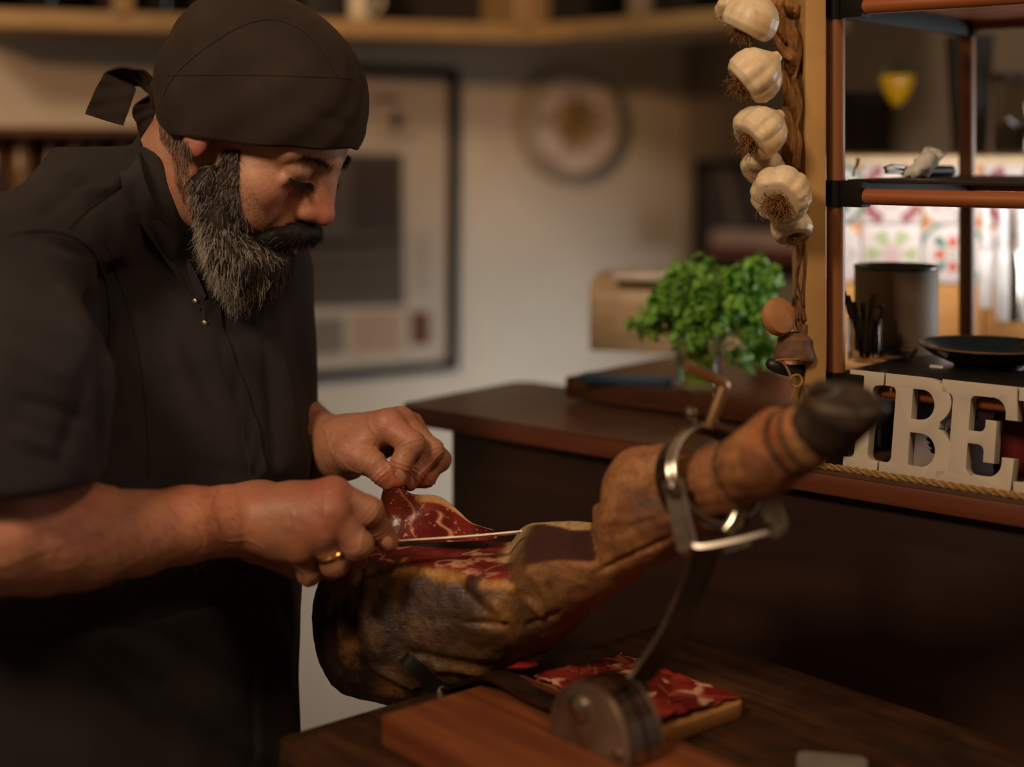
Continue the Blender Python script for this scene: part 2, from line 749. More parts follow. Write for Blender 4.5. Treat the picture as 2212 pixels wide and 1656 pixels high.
m = MB(); m.box((0.2, 2.0, -0.01), (8, 7, 0.02))
tag(m.build('floor', plain('floor_tile', (110, 96, 84), 0.6)), kind='structure')
WA = math.radians(30)
WD = Vector((math.cos(WA), math.sin(WA), 0))
WN = Vector((math.sin(WA), -math.cos(WA), 0))          # out of the back wall, into the room
WC = Vector(W(1230, 265, 3.5))
RW1 = Matrix((WD, -WN, EZ)).transposed()


def on_wall(px, py, off=0.0):
    """where the sight line meets the back wall, off metres in front of it"""
    d = W(px, py, 1.0) - Vector((0, 0, ZC))
    p0 = WC + WN * off
    t = (p0 - Vector((0, 0, ZC))).dot(WN) / d.dot(WN)
    return Vector((0, 0, ZC)) + d * t


corner = on_wall(1480, 300)
m = MB()
L = 3.4
c = Vector((corner.x, corner.y, 0)) - WD * (L / 2) - WN * 0.05
m.box((c.x, c.y, 1.5), (L, 0.1, 3.0), RW1)
tag(m.build('wall_back', M_WALL, smooth=False), kind='structure')
W2D = Vector((math.cos(math.radians(-50)), math.sin(math.radians(-50)), 0))
W2N = Vector((W2D.y, -W2D.x, 0))                        # points to the left and the camera
RW2 = Matrix((W2D, -W2N, EZ)).transposed()
c = Vector((corner.x, corner.y, 0)) + W2D * 0.62 - W2N * 0.05
m = MB(); m.box((c.x, c.y, 1.5), (1.34, 0.1, 3.0), RW2)
tag(m.build('wall_right', plain('wall_kitchen', (150, 138, 124), 0.9, 0, 0.15, 0.05, 5), smooth=False), kind='structure')

m = MB(); m.box((-2.25, 1.2, 1.5), (0.1, 5.4, 3.0))
tag(m.build('wall_left', M_WALL, smooth=False), kind='structure')
m = MB(); m.box((0.2, -1.45, 1.5), (5.0, 0.1, 3.0))
tag(m.build('wall_front', M_WALL, smooth=False), kind='structure')
m = MB(); m.box((0.2, 1.2, 3.03), (5.2, 5.4, 0.06))
tag(m.build('ceiling', M_WALL, smooth=False), kind='structure')

# ---- upper cabinets, open fronted
zl = 0.203
def lipp(px, py):
    Y = zl * FPX / (HORIZON - py)
    return Vector(((px - CX) / FPX * Y, Y, ZC + zl))
P0, P1, P2 = lipp(-60, 58), lipp(1147, 90), lipp(1640, 53)


def upper_cabinet(a, b, name, label, dividers):
    d = (b - a); d.z = 0
    Ln = d.length
    d.normalize()
    nrm = Vector((d.y, -d.x, 0))                        # toward the camera
    R = Matrix((d, -nrm, EZ)).transposed()
    e = empty(name, (a + b) / 2, label, 'cabinet')
    mid = (a + b) / 2
    m = MB(); m.box(mid + Vector((0, 0, 0.017)) - nrm * 0.010, (Ln, 0.02, 0.034), R, 0.003)
    m.build('lip', M_CREAM, e)
    m = MB(); m.box(mid + Vector((0, 0, 0.010)) - nrm * 0.14, (Ln, 0.24, 0.016), R)
    m.build('bottom_board', M_CREAM, e)
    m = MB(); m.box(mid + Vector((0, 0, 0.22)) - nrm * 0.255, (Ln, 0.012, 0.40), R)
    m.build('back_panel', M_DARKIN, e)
    m = MB(); m.box(mid + Vector((0, 0, 0.425)) - nrm * 0.13, (Ln, 0.26, 0.016), R)
    m.build('top_board', M_CREAM, e)
    for t in dividers:
        m = MB(); m.box(a + d * (Ln * t) + Vector((0, 0, 0.22)) - nrm * 0.012, (0.036, 0.024, 0.40), R, 0.003)
        m.build('divider', M_CREAM, e)
    for t in (0.004, 0.996):
        m = MB(); m.box(a + d * (Ln * t) + Vector((0, 0, 0.22)) - nrm * 0.13, (0.02, 0.25, 0.40), R)
        m.build('side_panel', M_CREAM, e)
    return d, nrm, R


d1, n1, R1 = upper_cabinet(P0, P1, 'wall_cabinet', 'long cream wall cabinet above the framed poster', (0.245, 0.985))
d2, n2, R2 = upper_cabinet(P1, P2, 'wall_cabinet', 'cream corner wall cabinet above the round clock', ())


def in_cab(px, depth, z0=0.02):
    """standing spot inside the long cabinet below column px"""
    q = (px - CX) / FPX
    a = P0 - n1 * depth
    t = (q * a.y - a.x) / (d1.x - q * d1.y)
    p = a + d1 * t
    return Vector((p.x, p.y, ZC + zl + z0))


def in_cab2(px, depth, z0=0.02):
    q = (px - CX) / FPX
    a = P1 - n2 * depth
    t = (q * a.y - a.x) / (d2.x - q * d2.y)
    p = a + d2 * t
    return Vector((p.x, p.y, ZC + zl + z0))


def bottle(name, c, h, r, mat, label, cat='bottle', group=None, seg=20, neck=0.35):
    e = empty(name, c, label, cat, group)
    m = MB()
    m.lathe([(0.0005, 0), (r * .92, 0), (r, h * .03), (r, h * .55), (r * .85, h * .64), (r * neck, h * .74), (r * neck, h * .95), (0.0005, h * .95)], c, seg=seg)
    m.build('glass_body', mat, e)
    m = MB()
    m.lathe([(0.0005, h * .94), (r * neck * 1.1, h * .94), (r * neck * 1.1, h), (0.0005, h)], c, seg=seg)
    m.build('cap', M_BLACK, e)
    return e


M_DGLASS = plain('dark_glass', (20, 22, 18), 0.12, 0, 0.6)
bottle('bottle', in_cab(340, 0.10), 0.26, 0.04, M_DGLASS, 'dark bottle in the cabinet above the knot of the bandana')
bottle('bottle', in_cab(430, 0.12), 0.26, 0.04, M_DGLASS, 'dark bottle in the cabinet just left of the bandana crown')
bottle('bottle', in_cab(90, 0.10), 0.24, 0.045, M_DGLASS, 'dark bottle at the far left of the wall cabinet')
c = in_cab(690, 0.10)
m = MB(); m.box(c + Vector((0, 0, 0.09)), (0.075, 0.10, 0.18), R1, 0.008)
tag(m.build('storage_box', plain('box_black', (30, 26, 24), 0.6)), 'black storage box in the cabinet right of the bandana', 'box')
c = in_cab(775, 0.09)
e = empty('jug', c, 'white ceramic jug with handle in the wall cabinet', 'jug')
m = MB(); m.lathe([(0.0005, 0), (0.024, 0), (0.028, 0.02), (0.028, 0.12), (0.025, 0.15), (0.022, 0.15), (0.022, 0.01), (0.0005, 0.008)], c)
m.build('jug_body', plain('white_ceramic', (206, 192, 170), 0.3), e)
m = MB(); m.tube([c + R1 @ Vector((0.026, 0, 0.11)), c + R1 @ Vector((0.045, 0, 0.10)), c + R1 @ Vector((0.046, 0, 0.05)), c + R1 @ Vector((0.027, 0, 0.03))], 0.005)
m.build('handle', plain('white_ceramic', (206, 192, 170)), e)
c = in_cab2(1255, 0.10)
m = MB(); m.box(c + Vector((0, 0, 0.08)), (0.145, 0.12, 0.16), R2, 0.012)
tag(m.build('coffee_tin', plain('box_black2', (24, 21, 20), 0.5)), 'wide black tin in the corner cabinet above the clock', 'tin')
c = in_cab2(1392, 0.08)
m = MB(); m.lathe([(0.0005, 0), (0.03, 0), (0.034, 0.01), (0.034, 0.11), (0.028, 0.125), (0.028, 0.15), (0.0005, 0.15)], c)
tag(m.build('jar', plain('pale_jar', (150, 132, 108), 0.25)), 'pale lidded jar in the corner cabinet', 'jar')
c = in_cab2(1500, 0.10)
m = MB(); m.box(c + Vector((0, 0, 0.07)), (0.10, 0.12, 0.14), R2, 0.012)
tag(m.build('appliance', plain('box_black2', (24, 21, 20))), 'black appliance at the right end of the corner cabinet', 'appliance')

# ---- framed poster on the back wall
def wall_quad(pts, off, thick):
    """prism on the back wall through four image corners"""
    P = [on_wall(px, py) for px, py in pts]
    o = P[0]
    poly = [((p - o).dot(WD), (p - o).z) for p in P]
    return poly, o + WN * off


fr = empty('framed_poster', on_wall(830, 800), 'black framed poster hanging on the back wall behind the man', 'poster')
x0, x1, zt, zb = on_wall(560, 480), on_wall(983, 480), on_wall(970, 148).z, on_wall(980, 797).z
Wd = (x1 - x0).dot(WD)
o0 = Vector((x0.x, x0.y, zb))
Hh = zt - zb
fw = 0.022
frame = [((0, 0), (Wd, 0), (Wd, fw), (0, fw)), ((0, Hh - fw), (Wd, Hh - fw), (Wd, Hh), (0, Hh)), ((0, fw), (fw, fw), (fw, Hh - fw), (0, Hh - fw)), ((Wd - fw, fw), (Wd, fw), (Wd, Hh - fw), (Wd - fw, Hh - fw))]
for poly in frame:
    m = MB(); m.prism(poly, o0, WD, EZ, WN, 0.022, 0.003)
    m.build('frame_bar', plain('frame_black', (20, 17, 16), 0.75, 0, 0.15), fr)
m = MB(); m.prism([(fw, fw), (Wd - fw, fw), (Wd - fw, Hh - fw), (fw, Hh - fw)], o0, WD, EZ, WN, 0.006)
sheet = m.build('sheet', plain('poster_paper', (196, 182, 164), 0.7, 0, 0.3, 0.03), fr)


def print_on(pts, col, name='print', d=0.0068, var=0.1):
    """flat print on the poster, corners by photo position"""
    P = [on_wall(px, py) for px, py in pts]
    poly = [((p - o0).dot(WD), (p - o0).z) for p in P]
    m = MB(); m.prism(poly, o0 + WN * 0.006, WD, EZ, WN, d - 0.006)
    return m.build(name, plain('print_%d_%d_%d' % col, col, 0.7, 0, 0.3, var, 30), sheet)


print_on([(600, 330), (868, 330), (872, 660), (600, 664)], (92, 82, 72), 'photo_print')
print_on([(760, 345), (860, 345), (862, 500), (755, 500)], (66, 56, 48), 'photo_print', 0.0072)
print_on([(640, 520), (868, 512), (868, 530), (640, 540)], (52, 46, 40), 'photo_print', 0.0074)
print_on([(640, 570), (868, 562), (868, 572), (640, 582)], (66, 60, 52), 'photo_print', 0.0074)
print_on([(640, 610), (868, 604), (868, 612), (640, 618)], (70, 64, 54), 'photo_print', 0.0074)
print_on([(752, 672), (868, 668), (870, 762), (752, 768)], (188, 160, 134), 'text_block', 0.0072)
for k in range(7):
    yy = 684 + k * 11
    print_on([(765, yy), (852, yy - 3), (852, yy), (765, yy + 3)], (150, 126, 104), 'text_line', 0.0076)
print_on([(884, 672), (926, 670), (928, 742), (884, 745)], (104, 66, 40), 'photo_print', 0.0072)
print_on([(640, 690), (740, 682), (742, 762), (640, 772)], (132, 120, 106), 'photo_print', 0.0070)
print_on([(800, 205), (862, 205), (862, 222), (800, 222)], (112, 100, 88), 'heading')
print_on([(836, 260), (855, 238), (872, 260), (855, 284)], (34, 30, 28), 'emblem', 0.0072)
print_on([(816, 254), (838, 262), (838, 268), (816, 264)], (196, 132, 50), 'emblem', 0.0071)
print_on([(872, 262), (892, 254), (892, 264), (872, 268)], (196, 132, 50), 'emblem', 0.0071)
print_on([(818, 290), (892, 290), (892, 303), (818, 303)], (150, 134, 116), 'heading')
for k in range(9):
    yy = 505 + k * 15
    print_on([(888, yy), (928, yy - 1), (928, yy + 4), (888, yy + 5)], (150, 138, 122), 'text_line', 0.0074)

# ---- round clock
cc = on_wall(1224, 266)
ck = empty('wall_clock', cc, 'round wall clock with flowered dial on the back wall', 'clock')
R_ = 0.142
m = MB(); m.lathe([(R_, 0.002), (R_, 0.018), (R_ * 0.97, 0.034), (R_ * 0.90, 0.046), (R_ * 0.82, 0.050), (R_ * 0.78, 0.046), (R_ * 0.78, 0.004), (R_, 0.002)], cc, WN, 64)
m.build('case', plain('clock_case', (172, 162, 146), 0.6), ck)


def clock_face():
    n = NT('clock_dial')
    sep = n.n('ShaderNodeSeparateXYZ')
    n.l(n.mapping((1, 1, 1)), sep.inputs[0])
    f = n.noise(n.mapping((22, 22, 22)), 1.0, 3, 0.6, 1.0)
    c = n.ramp(f, [(0.30, lin((110, 50, 52))), (0.42, lin((226, 206, 192))), (0.58, lin((238, 224, 208))), (0.70, lin((150, 88, 84)))])
    n.col(c)
    n.set(0.4)
    return n.m


m = MB(); m.lathe([(0.0005, 0.044), (R_ * 0.79, 0.044), (R_ * 0.79, 0.040), (0.0005, 0.040)], cc, WN, 48)
m.build('dial', clock_face(), ck)
m = MB(); m.lathe([(0.0005, 0.0462), (R_ * 0.38, 0.0462), (R_ * 0.38, 0.044), (0.0005, 0.044)], cc, WN, 40)
m.build('dial_centre', plain('clock_centre', (176, 146, 84), 0.5, 0, 0.4, 0.2, 60), ck)
for k in range(12):
    a = k * math.pi / 6
    q = cc + WN * 0.0455 + (WD * math.sin(a) + EZ * math.cos(a)) * R_ * 0.44
    m = MB(); m.box(q, (0.007, 0.002, 0.016), RW1 @ Matrix.Rotation(a, 3, 'Y'))
    m.build('hour_mark', plain('clock_marks', (96, 58, 30), 0.5), ck)
for a, ln, w in ((math.radians(-3), 0.055, 0.010), (math.radians(222), 0.045, 0.012)):
    q = cc + WN * 0.0485 + (WD * math.sin(a) + EZ * math.cos(a)) * ln * 0.5
    m = MB(); m.box(q, (w, 0.002, ln), RW1 @ Matrix.Rotation(a, 3, 'Y'), 0.0008)
    m.build('hand', plain('clock_hands', (44, 34, 28), 0.5), ck)

# ---- dark framed board on the right wall, with a small shelf
def on_wall2(px, py, off=0.0):
    d = W(px, py, 1.0) - Vector((0, 0, ZC))
    p0 = Vector((corner.x, corner.y, ZC)) + W2N * off
    t = (p0 - Vector((0, 0, ZC))).dot(W2N) / d.dot(W2N)
    return Vector((0, 0, ZC)) + d * t


a, b = on_wall2(1512, 580), on_wall2(1735, 345)
w_, h_ = (b - a).dot(W2D), (b - a).z
e = empty('chalkboard', a, 'black framed chalkboard on the side wall behind the garlic', 'chalkboard')
o2 = Vector((a.x, a.y, a.z))
m = MB(); m.prism([(0, 0), (w_, 0), (w_, h_), (0, h_)], o2, W2D, EZ, W2N, 0.014)
m.build('slate', plain('slate', (66, 58, 58), 0.7), e)
for poly in ([(0, h_ - .02), (w_, h_ - .02), (w_, h_), (0, h_)], [(0, 0), (w_, 0), (w_, .02), (0, .02)], [(0, .02), (.018, .02), (.018, h_ - .02), (0, h_ - .02)], [(w_ - .018, .02), (w_, .02), (w_, h_ - .02), (w_ - .018, h_ - .02)]):
    m = MB(); m.prism(poly, o2, W2D, EZ, W2N, 0.026, 0.002)
    m.build('frame_bar', plain('frame_black', (22, 19, 18)), e)
m = MB(); m.prism([((on_wall2(1560, 358) - o2).dot(W2D), (on_wall2(1560, 358) - o2).z), ((on_wall2(1578, 358) - o2).dot(W2D), (on_wall2(1578, 358) - o2).z), ((on_wall2(1612, 500) - o2).dot(W2D), (on_wall2(1612, 500) - o2).z), ((on_wall2(1594, 500) - o2).dot(W2D), (on_wall2(1594, 500) - o2).z)], o2 + W2N * 0.0138, W2D, EZ, W2N, 0.0012)
m.build('chalk_stroke', plain('chalk', (118, 106, 100), 0.9), e)
q = on_wall2(1640, 520, 0.075)
m = MB(); m.box(q, (0.24, 0.07, 0.045), RW2, 0.012)
tag(m.build('folded_cloth', plain('pale_cloth', (188, 168, 160), 0.9)), 'pale folded cloth on the wall shelf below the chalkboard', 'cloth')
q = on_wall2(1650, 545, 0.075)
m = MB(); m.box(q, (0.26, 0.09, 0.03), RW2, 0.003)
tag(m.build('wall_shelf', wood('shelf_red', (92, 46, 28), (112, 58, 36), (128, 70, 44))), 'small reddish wall shelf half hidden by the garlic', 'shelf')

# ---- sideboard with bottles at the left
s0 = on_wall(-260, 276, 0.16)
s1 = on_wall(420, 276, 0.16)
zt_ = ZC - (276 - HORIZON) / FPX * 2.8
e = empty('sideboard', ((s0.x + s1.x) / 2, (s0.y + s1.y) / 2, 0), 'dark wooden bottle rack against the wall behind the man', 'rack')
mid = (s0 + s1) / 2
Ls = (s1 - s0).dot(WD)
m = MB(); m.box((mid.x, mid.y, zt_ - 0.008), (Ls, 0.26, 0.016), RW1, 0.003)
M_DKWOOD = wood('dark_rack_wood', (70, 45, 28), (92, 60, 38), (112, 76, 48), (3, 24, 24), 0.5)
m.build('top_board', M_DKWOOD, e)
m = MB(); c = mid - WN * 0.12
m.box((c.x, c.y, zt_ / 2), (Ls, 0.015, zt_), RW1)
m.build('back_panel', M_DKWOOD, e)
for zz in (0.135, 0.40, 0.8):
    m = MB(); m.box((mid.x, mid.y, zt_ - zz), (Ls, 0.24, 0.018), RW1)
    m.build('shelf_board', M_DKWOOD, e)
for sx in (-1, 1):
    m = MB(); c = mid + WD * (sx * (Ls / 2 - 0.01))
    m.box((c.x, c.y, zt_ / 2), (0.02, 0.25, zt_), RW1)
    m.build('side_panel', M_DKWOOD, e)
kk = 0
for px in (-10, 45, 110, 160, 205, 262, 318):
    c = on_wall(px, 390, 0.19)
    c = Vector((c.x, c.y, zt_ - 0.126))
    col = [(70, 40, 22), (112, 84, 50), (58, 36, 24), (98, 70, 42), (52, 34, 28), (88, 52, 30), (62, 44, 30)][kk]
    pos = ['at the left edge of the photo', 'second from the left', 'third from the left', 'in the middle of the row', 'fifth from the left', 'sixth from the left', 'nearest the man'][kk]
    m = MB(); m.lathe([(0.0005, 0), (0.020, 0), (0.022, 0.01), (0.022, 0.075), (0.016, 0.092), (0.016, 0.108), (0.0005, 0.108)], c)
    tag(m.build('spice_jar', plain('jar_%d' % kk, col, 0.25)), 'brown spice jar in the dark rack, ' + pos, 'jar', 'spice jars in the dark rack')
    kk += 1
# ================================================================== BAR COUNTER
ZB = ZC - 0.32
M_BARTOP = wood('bar_top_wood', (78, 54, 41), (94, 67, 51), (106, 78, 60), (4, 40, 40), 0.30, (0, 0, math.radians(40)), 0.5, 0.05)
M_BAREDGE = wood('bar_edge_wood', (88, 46, 30), (104, 56, 36), (118, 66, 44), (4, 50, 50), 0.40, (0, 0, math.radians(40)), 0.4, 0.08)
M_BARFRONT = wood('bar_front_wood', (38, 22, 15), (46, 27, 19), (54, 32, 22), (3, 30, 30), 0.5, (0, 0, math.radians(40)), 0.3, 0.1)
B0 = Vector((-0.142, 1.838, 0))                      # left end of the bar's front edge


def bar(u, v, z):
    return B0 + AU * u + AV * v + EZ * z


bc = empty('bar_counter', bar(0.6, 0.12, 0), 'dark wooden bar counter running behind the ham to the right', 'counter')


def rounded(u0, u1, v0, v1, r, n=6):
    P = []
    for cu, cv, a0 in ((u1 - r, v1 - r, 0), (u0 + r, v1 - r, 90), (u0 + r, v0 + r, 180), (u1 - r, v0 + r, 270)):
        for i in range(n + 1):
            a = math.radians(a0 + 90 * i / n)
            P.append((cu + r * math.cos(a), cv + r * math.sin(a)))
    return P


BARP = [(u if u < 1.29 else 1.30, v) for u, v in rounded(0, 0.556, 0, 0.24, 0.018) if u < 0.5] 
BARP = [(1.30, 0), (1.30, 0.43), (0.556, 0.43), (0.556, 0.24)] + BARP
m = MB(); m.prism(BARP, B0 + EZ * (ZB - 0.003), AU, AV, EZ, 0.003, 0.0)
m.build('worktop', M_BARTOP, bc)
m = MB(); m.prism(BARP, B0 + EZ * (ZB - 0.024), AU, AV, EZ, 0.021, 0.003)
m.build('edge_band', M_BAREDGE, bc)
m = MB(); m.box(bar(0.675, 0.026, (ZB - 0.024) / 2), (1.20, 0.016, ZB - 0.024), RUV, 0.0008)
m.build('front_panel', M_BARFRONT, bc)
m = MB(); m.box(bar(0.67, 0.13, (ZB - 0.024) / 2), (1.18, 0.19, ZB - 0.026), RUV); m.box(bar(0.92, 0.32, (ZB - 0.024) / 2), (0.70, 0.18, ZB - 0.026), RUV)
m.build('carcass', M_BARFRONT, bc)

m = MB(); m.box(bar(0.93, 0.420, ZB + 0.0405), (0.745, 0.012, 0.080), RUV, 0.001)  # board added to keep the gap behind the letters dark
tag(m.build('dark_backing', M_BARFRONT), 'low dark wooden board added on the bar to darken the gap behind the shelf', 'board')

# raised back counter with the herbs
ZK = ZB + 0.030
kc_ = empty('back_counter', bar(0.35, 0.36, 0), 'dark wooden back counter carrying the parsley', 'counter')
m = MB(); m.prism(rounded(0.142, 0.550, 0.150, 0.47, 0.01), B0 + EZ * (ZK - 0.026), AU, AV, EZ, 0.026, 0.003)
m.build('worktop', wood('back_counter_wood', (60, 32, 20), (84, 48, 28), (110, 66, 38), (4, 34, 34), 0.35, (0, 0, math.radians(40))), kc_)
m = MB(); m.box(bar(0.36, 0.355, (ZK - 0.026) / 2), (0.36, 0.20, ZK - 0.026), RUV)
m.build('carcass', M_BARFRONT, kc_)


def on_counter(px, py, z):
    Y = (ZC - z) * FPX / (py - HORIZON)
    return Vector(((px - CX) / FPX * Y, Y, z))


# ---- parsley in a glass
pc = on_counter(1508, 838, ZK)
gl = empty('drinking_glass', pc, 'clear water glass holding the parsley stems', 'glass')
m = MB(); m.lathe([(0.0005, 0), (0.022, 0), (0.026, 0.004), (0.030, 0.072), (0.0285, 0.072), (0.0245, 0.006), (0.0005, 0.005)], pc + EZ * 0.0005, seg=28)
m.build('glass_wall', glass('clear_glass', (0.93, 0.97, 0.92), 0.05), gl)
m = MB(); m.lathe([(0.0005, 0.0058), (0.0240, 0.0062), (0.0265, 0.044), (0.0005, 0.044)], pc + EZ * 0.0005, seg=28)
m.build('water', glass('water', (0.86, 0.95, 0.70), 0.02, 1.33), gl)
ph = empty('parsley_bunch', pc + EZ * 0.01, 'bright green bunch of curly parsley in a glass', 'parsley')
M_PARS = NT('parsley_leaf')
_c = M_PARS.attr()
_n = M_PARS.noise(M_PARS.mapping((60, 60, 60)), 1.0, 2)
M_PARS.col(M_PARS.mix(_n, _c, lin((116, 176, 66))))
M_PARS.set(0.5)
M_PARS.b.inputs['Transmission Weight'].default_value = 0.0
M_PARS = M_PARS.m
LVs, LFs, LCs = [], [], []
heads = []
fc = Vector(W(1552, 668, pc.y + 0.005))
for i in range(64):
    a, b2, r = random.random() * 6.283, random.uniform(-0.75, 1.0), random.random() ** 0.35
    q = Vector((math.cos(a) * math.sqrt(max(0, 1 - b2 * b2 * 0.8)) * 0.088, math.sin(a) * math.sqrt(max(0, 1 - b2 * b2 * 0.8)) * 0.070, b2 * 0.052)) * r
    heads.append(fc + q)
for q in ((1400, 690), (1420, 660), (1385, 705), (1440, 630), (1445, 690), (1410, 715), (1660, 760), (1630, 770), (1590, 770), (1655, 720)):
    heads.append(Vector(W(q[0], q[1], pc.y + random.uniform(-0.02, 0.03))))
m = MB()
for hq in heads[::2]:
    base = pc + Vector((random.uniform(-.014, .014), random.uniform(-.014, .014), 0.012))
    mid_ = pc + Vector((random.uniform(-.02, .02), random.uniform(-.02, .02), 0.078))
    m.tube([base, (base + mid_) / 2 + Vector((0.002, 0, 0)), mid_, (mid_ + hq) / 2 + Vector((0, 0, 0.008)), hq], [0.0016, 0.0016, 0.0015, 0.0012, 0.0007], 5)
m.build('stems', plain('parsley_stem', (150, 176, 70), 0.5), ph)
for hi, hq in enumerate(heads):
    tone = random.uniform(0.7, 1.15)
    for k in range(42):
        n = Vector((random.gauss(0, 1), random.gauss(0, 1), random.gauss(0.3, 1))).normalized()
        c0 = hq + n * random.uniform(0.004, 0.021)
        t = n.orthogonal().normalized()
        t = (Matrix.Rotation(random.random() * 6.28, 3, n) @ t)
        b_ = n.cross(t)
        s_ = random.uniform(0.0045, 0.0085)
        base = len(LVs)
        pts = [(-.9, 0, 0), (-.5, .55, .25), (0, .35, .1), (.35, .8, .35), (.5, .25, .1), (1.1, .1, .3), (.5, -.3, .1), (.3, -.8, .3), (0, -.35, .1), (-.5, -.5, .25)]
        for x_, y_, z_ in pts:
            LVs.append(tuple(c0 + t * x_ * s_ + b_ * y_ * s_ + n * z_ * s_))
        LVs.append(tuple(c0))
        for j in range(10): LFs.append([base + j, base + (j + 1) % 10, base + 10])
        g = np.array(lin((136, 196, 78))[:3]) * tone * random.uniform(0.7, 1.25)
        LCs += [g] * 11
fol = obj('foliage', np.array(LVs), np.array(LFs), M_PARS, ph, True, np.array(LCs))
fol['kind'] = 'stuff'

# ---- bread bin, blue tray, orange on the back counter
q = on_counter(1350, 800, ZK)
q = Vector((q.x + 0.06, q.y + 0.16, ZK))
Rb = Matrix.Rotation(math.radians(-14), 3, 'Z')
e = empty('bread_bin', q, 'cream rounded bread bin on the back counter left of the parsley', 'bread bin')
prof = [(-.075, 0), (.075, 0), (.075, .070)] + [(.075 - .035 * (1 - math.cos(math.radians(a))), .070 + .035 * math.sin(math.radians(a))) for a in range(15, 91, 15)] + [(-.040 - .035 * math.sin(math.radians(a)), .070 + .035 * math.cos(math.radians(a))) for a in range(0, 91, 15)]
m = MB(); m.prism(prof, q + Rb @ Vector((-0.10, 0.075, 0)), Rb @ Vector((0, 1, 0)), EZ, Rb @ Vector((1, 0, 0)), 0.22, 0.004)
m.build('bin_body', plain('cream_enamel', (196, 168, 134), 0.45), e)
m = MB(); m.box(q + Rb @ Vector((0.0, 0.03, 0.1075)), (0.13, 0.10, 0.012), Rb, 0.004)
m.build('lid_panel', plain('white_enamel', (216, 200, 186), 0.4), e)
m = MB(); m.lathe([(0.0005, 0.012), (0.006, 0.010), (0.006, 0), (0.0005, 0)], q + Rb @ Vector((0.01, -0.0, 0.052)), Rb @ Vector((0, -1, 0)), 14)
m.build('knob', metal('steel'), e)
q = on_counter(1352, 826, ZK)
m = MB(); m.box(q + EZ * 0.0045, (0.11, 0.035, 0.009), RUV @ Matrix.Rotation(math.radians(20), 3, 'Z'), 0.002)
tag(m.build('blue_tray', plain('blue_glaze', (38, 66, 92), 0.35)), 'flat dark blue tray on the back counter edge', 'tray')
q = on_counter(1668, 800, ZK)
q = Vector(W(1671, 738, q.y)); zq = q.z
e = empty('orange', q, 'orange fruit resting on a stand behind the hanging disc', 'orange')
m = MB(); m.lathe([(0.0005, 0)] + [(0.032 * math.sin(math.radians(a)), 0.032 - 0.032 * math.cos(math.radians(a))) for a in range(12, 180, 12)] + [(0.0005, 0.064)], q - EZ * 0.032, seg=24)
m.build('peel', plain('orange_peel', (222, 112, 30), 0.45, 0, 0.4, 0.08, 120, 0.3), e)
m = MB(); m.lathe([(0.0005, 0.0635), (0.003, 0.0645), (0.003, 0.0655), (0.0005, 0.066)], q - EZ * 0.032, seg=10)
m.build('stem_scar', plain('stem_scar', (96, 110, 40), 0.7), e)
hst = zq - 0.031 - ZK
e = empty('fruit_stand', (q.x, q.y, ZK), 'small pale stand under the orange', 'stand')
m = MB(); m.lathe([(0.0005, 0), (0.03, 0), (0.03, 0.006), (0.008, 0.012), (0.008, hst - 0.010), (0.03, hst - 0.004), (0.03, hst), (0.0005, hst - 0.003)], (q.x, q.y, ZK), seg=28)
m.build('stand_body', plain('pale_ceramic', (196, 172, 140), 0.4), e)
# ================================================================== SHELF UNIT, LETTERS, GARLIC, KITCHEN BEHIND
M_POLE = wood('orange_pine', (130, 82, 48), (146, 94, 58), (160, 108, 68), (40, 40, 3), 0.4, (0, 0, 0), 0.45, 0.06)
M_RAIL = wood('orange_pine_rail', (138, 76, 40), (158, 90, 48), (172, 104, 58), (3, 60, 60), 0.4, (0, 0, math.radians(40)), 0.45, 0.06)
M_BRK = plain('black_bracket', (20, 17, 16), 0.6, 0, 0.12, 0.08)
PF = Vector((0.3266, 1.495, 0))                       # front left post
SD, SL = 0.325, 0.62                                  # depth, length


def sh(u, v, z):
    return PF + AU * u + AV * v + EZ * z


su = empty('shelf_unit', sh(SL / 2, SD / 2, ZB), 'orange pine shelf rack with black brackets standing on the bar', 'shelf')
ZS = [1.246, 1.439, 1.628]                            # undersides of the three levels
TH = 0.0265
pm = MB(); pm.lathe([(0.0005, 0), (0.0093, 0), (0.0095, 0.002), (0.0095, 0.60), (0.0005, 0.60)], sh(0, 0, ZB + 0.004), seg=22)
post0 = pm.build('post', M_POLE, su)
for (u, v) in ((SL, 0), (0, SD), (SL, SD)):
    copy_obj(post0, sh(u, v, ZB + 0.004), su)
fm = MB(); fm.lathe([(0.0005, 0), (0.0125, 0), (0.0125, 0.006), (0.0112, 0.018), (0.0096, 0.018), (0.0096, 0.006), (0.0005, 0.005)], sh(0, 0, ZB), seg=22)
foot0 = fm.build('foot', M_BRK, su)
for (u, v) in ((SL, 0), (0, SD), (SL, SD)):
    copy_obj(foot0, sh(u, v, ZB), su)
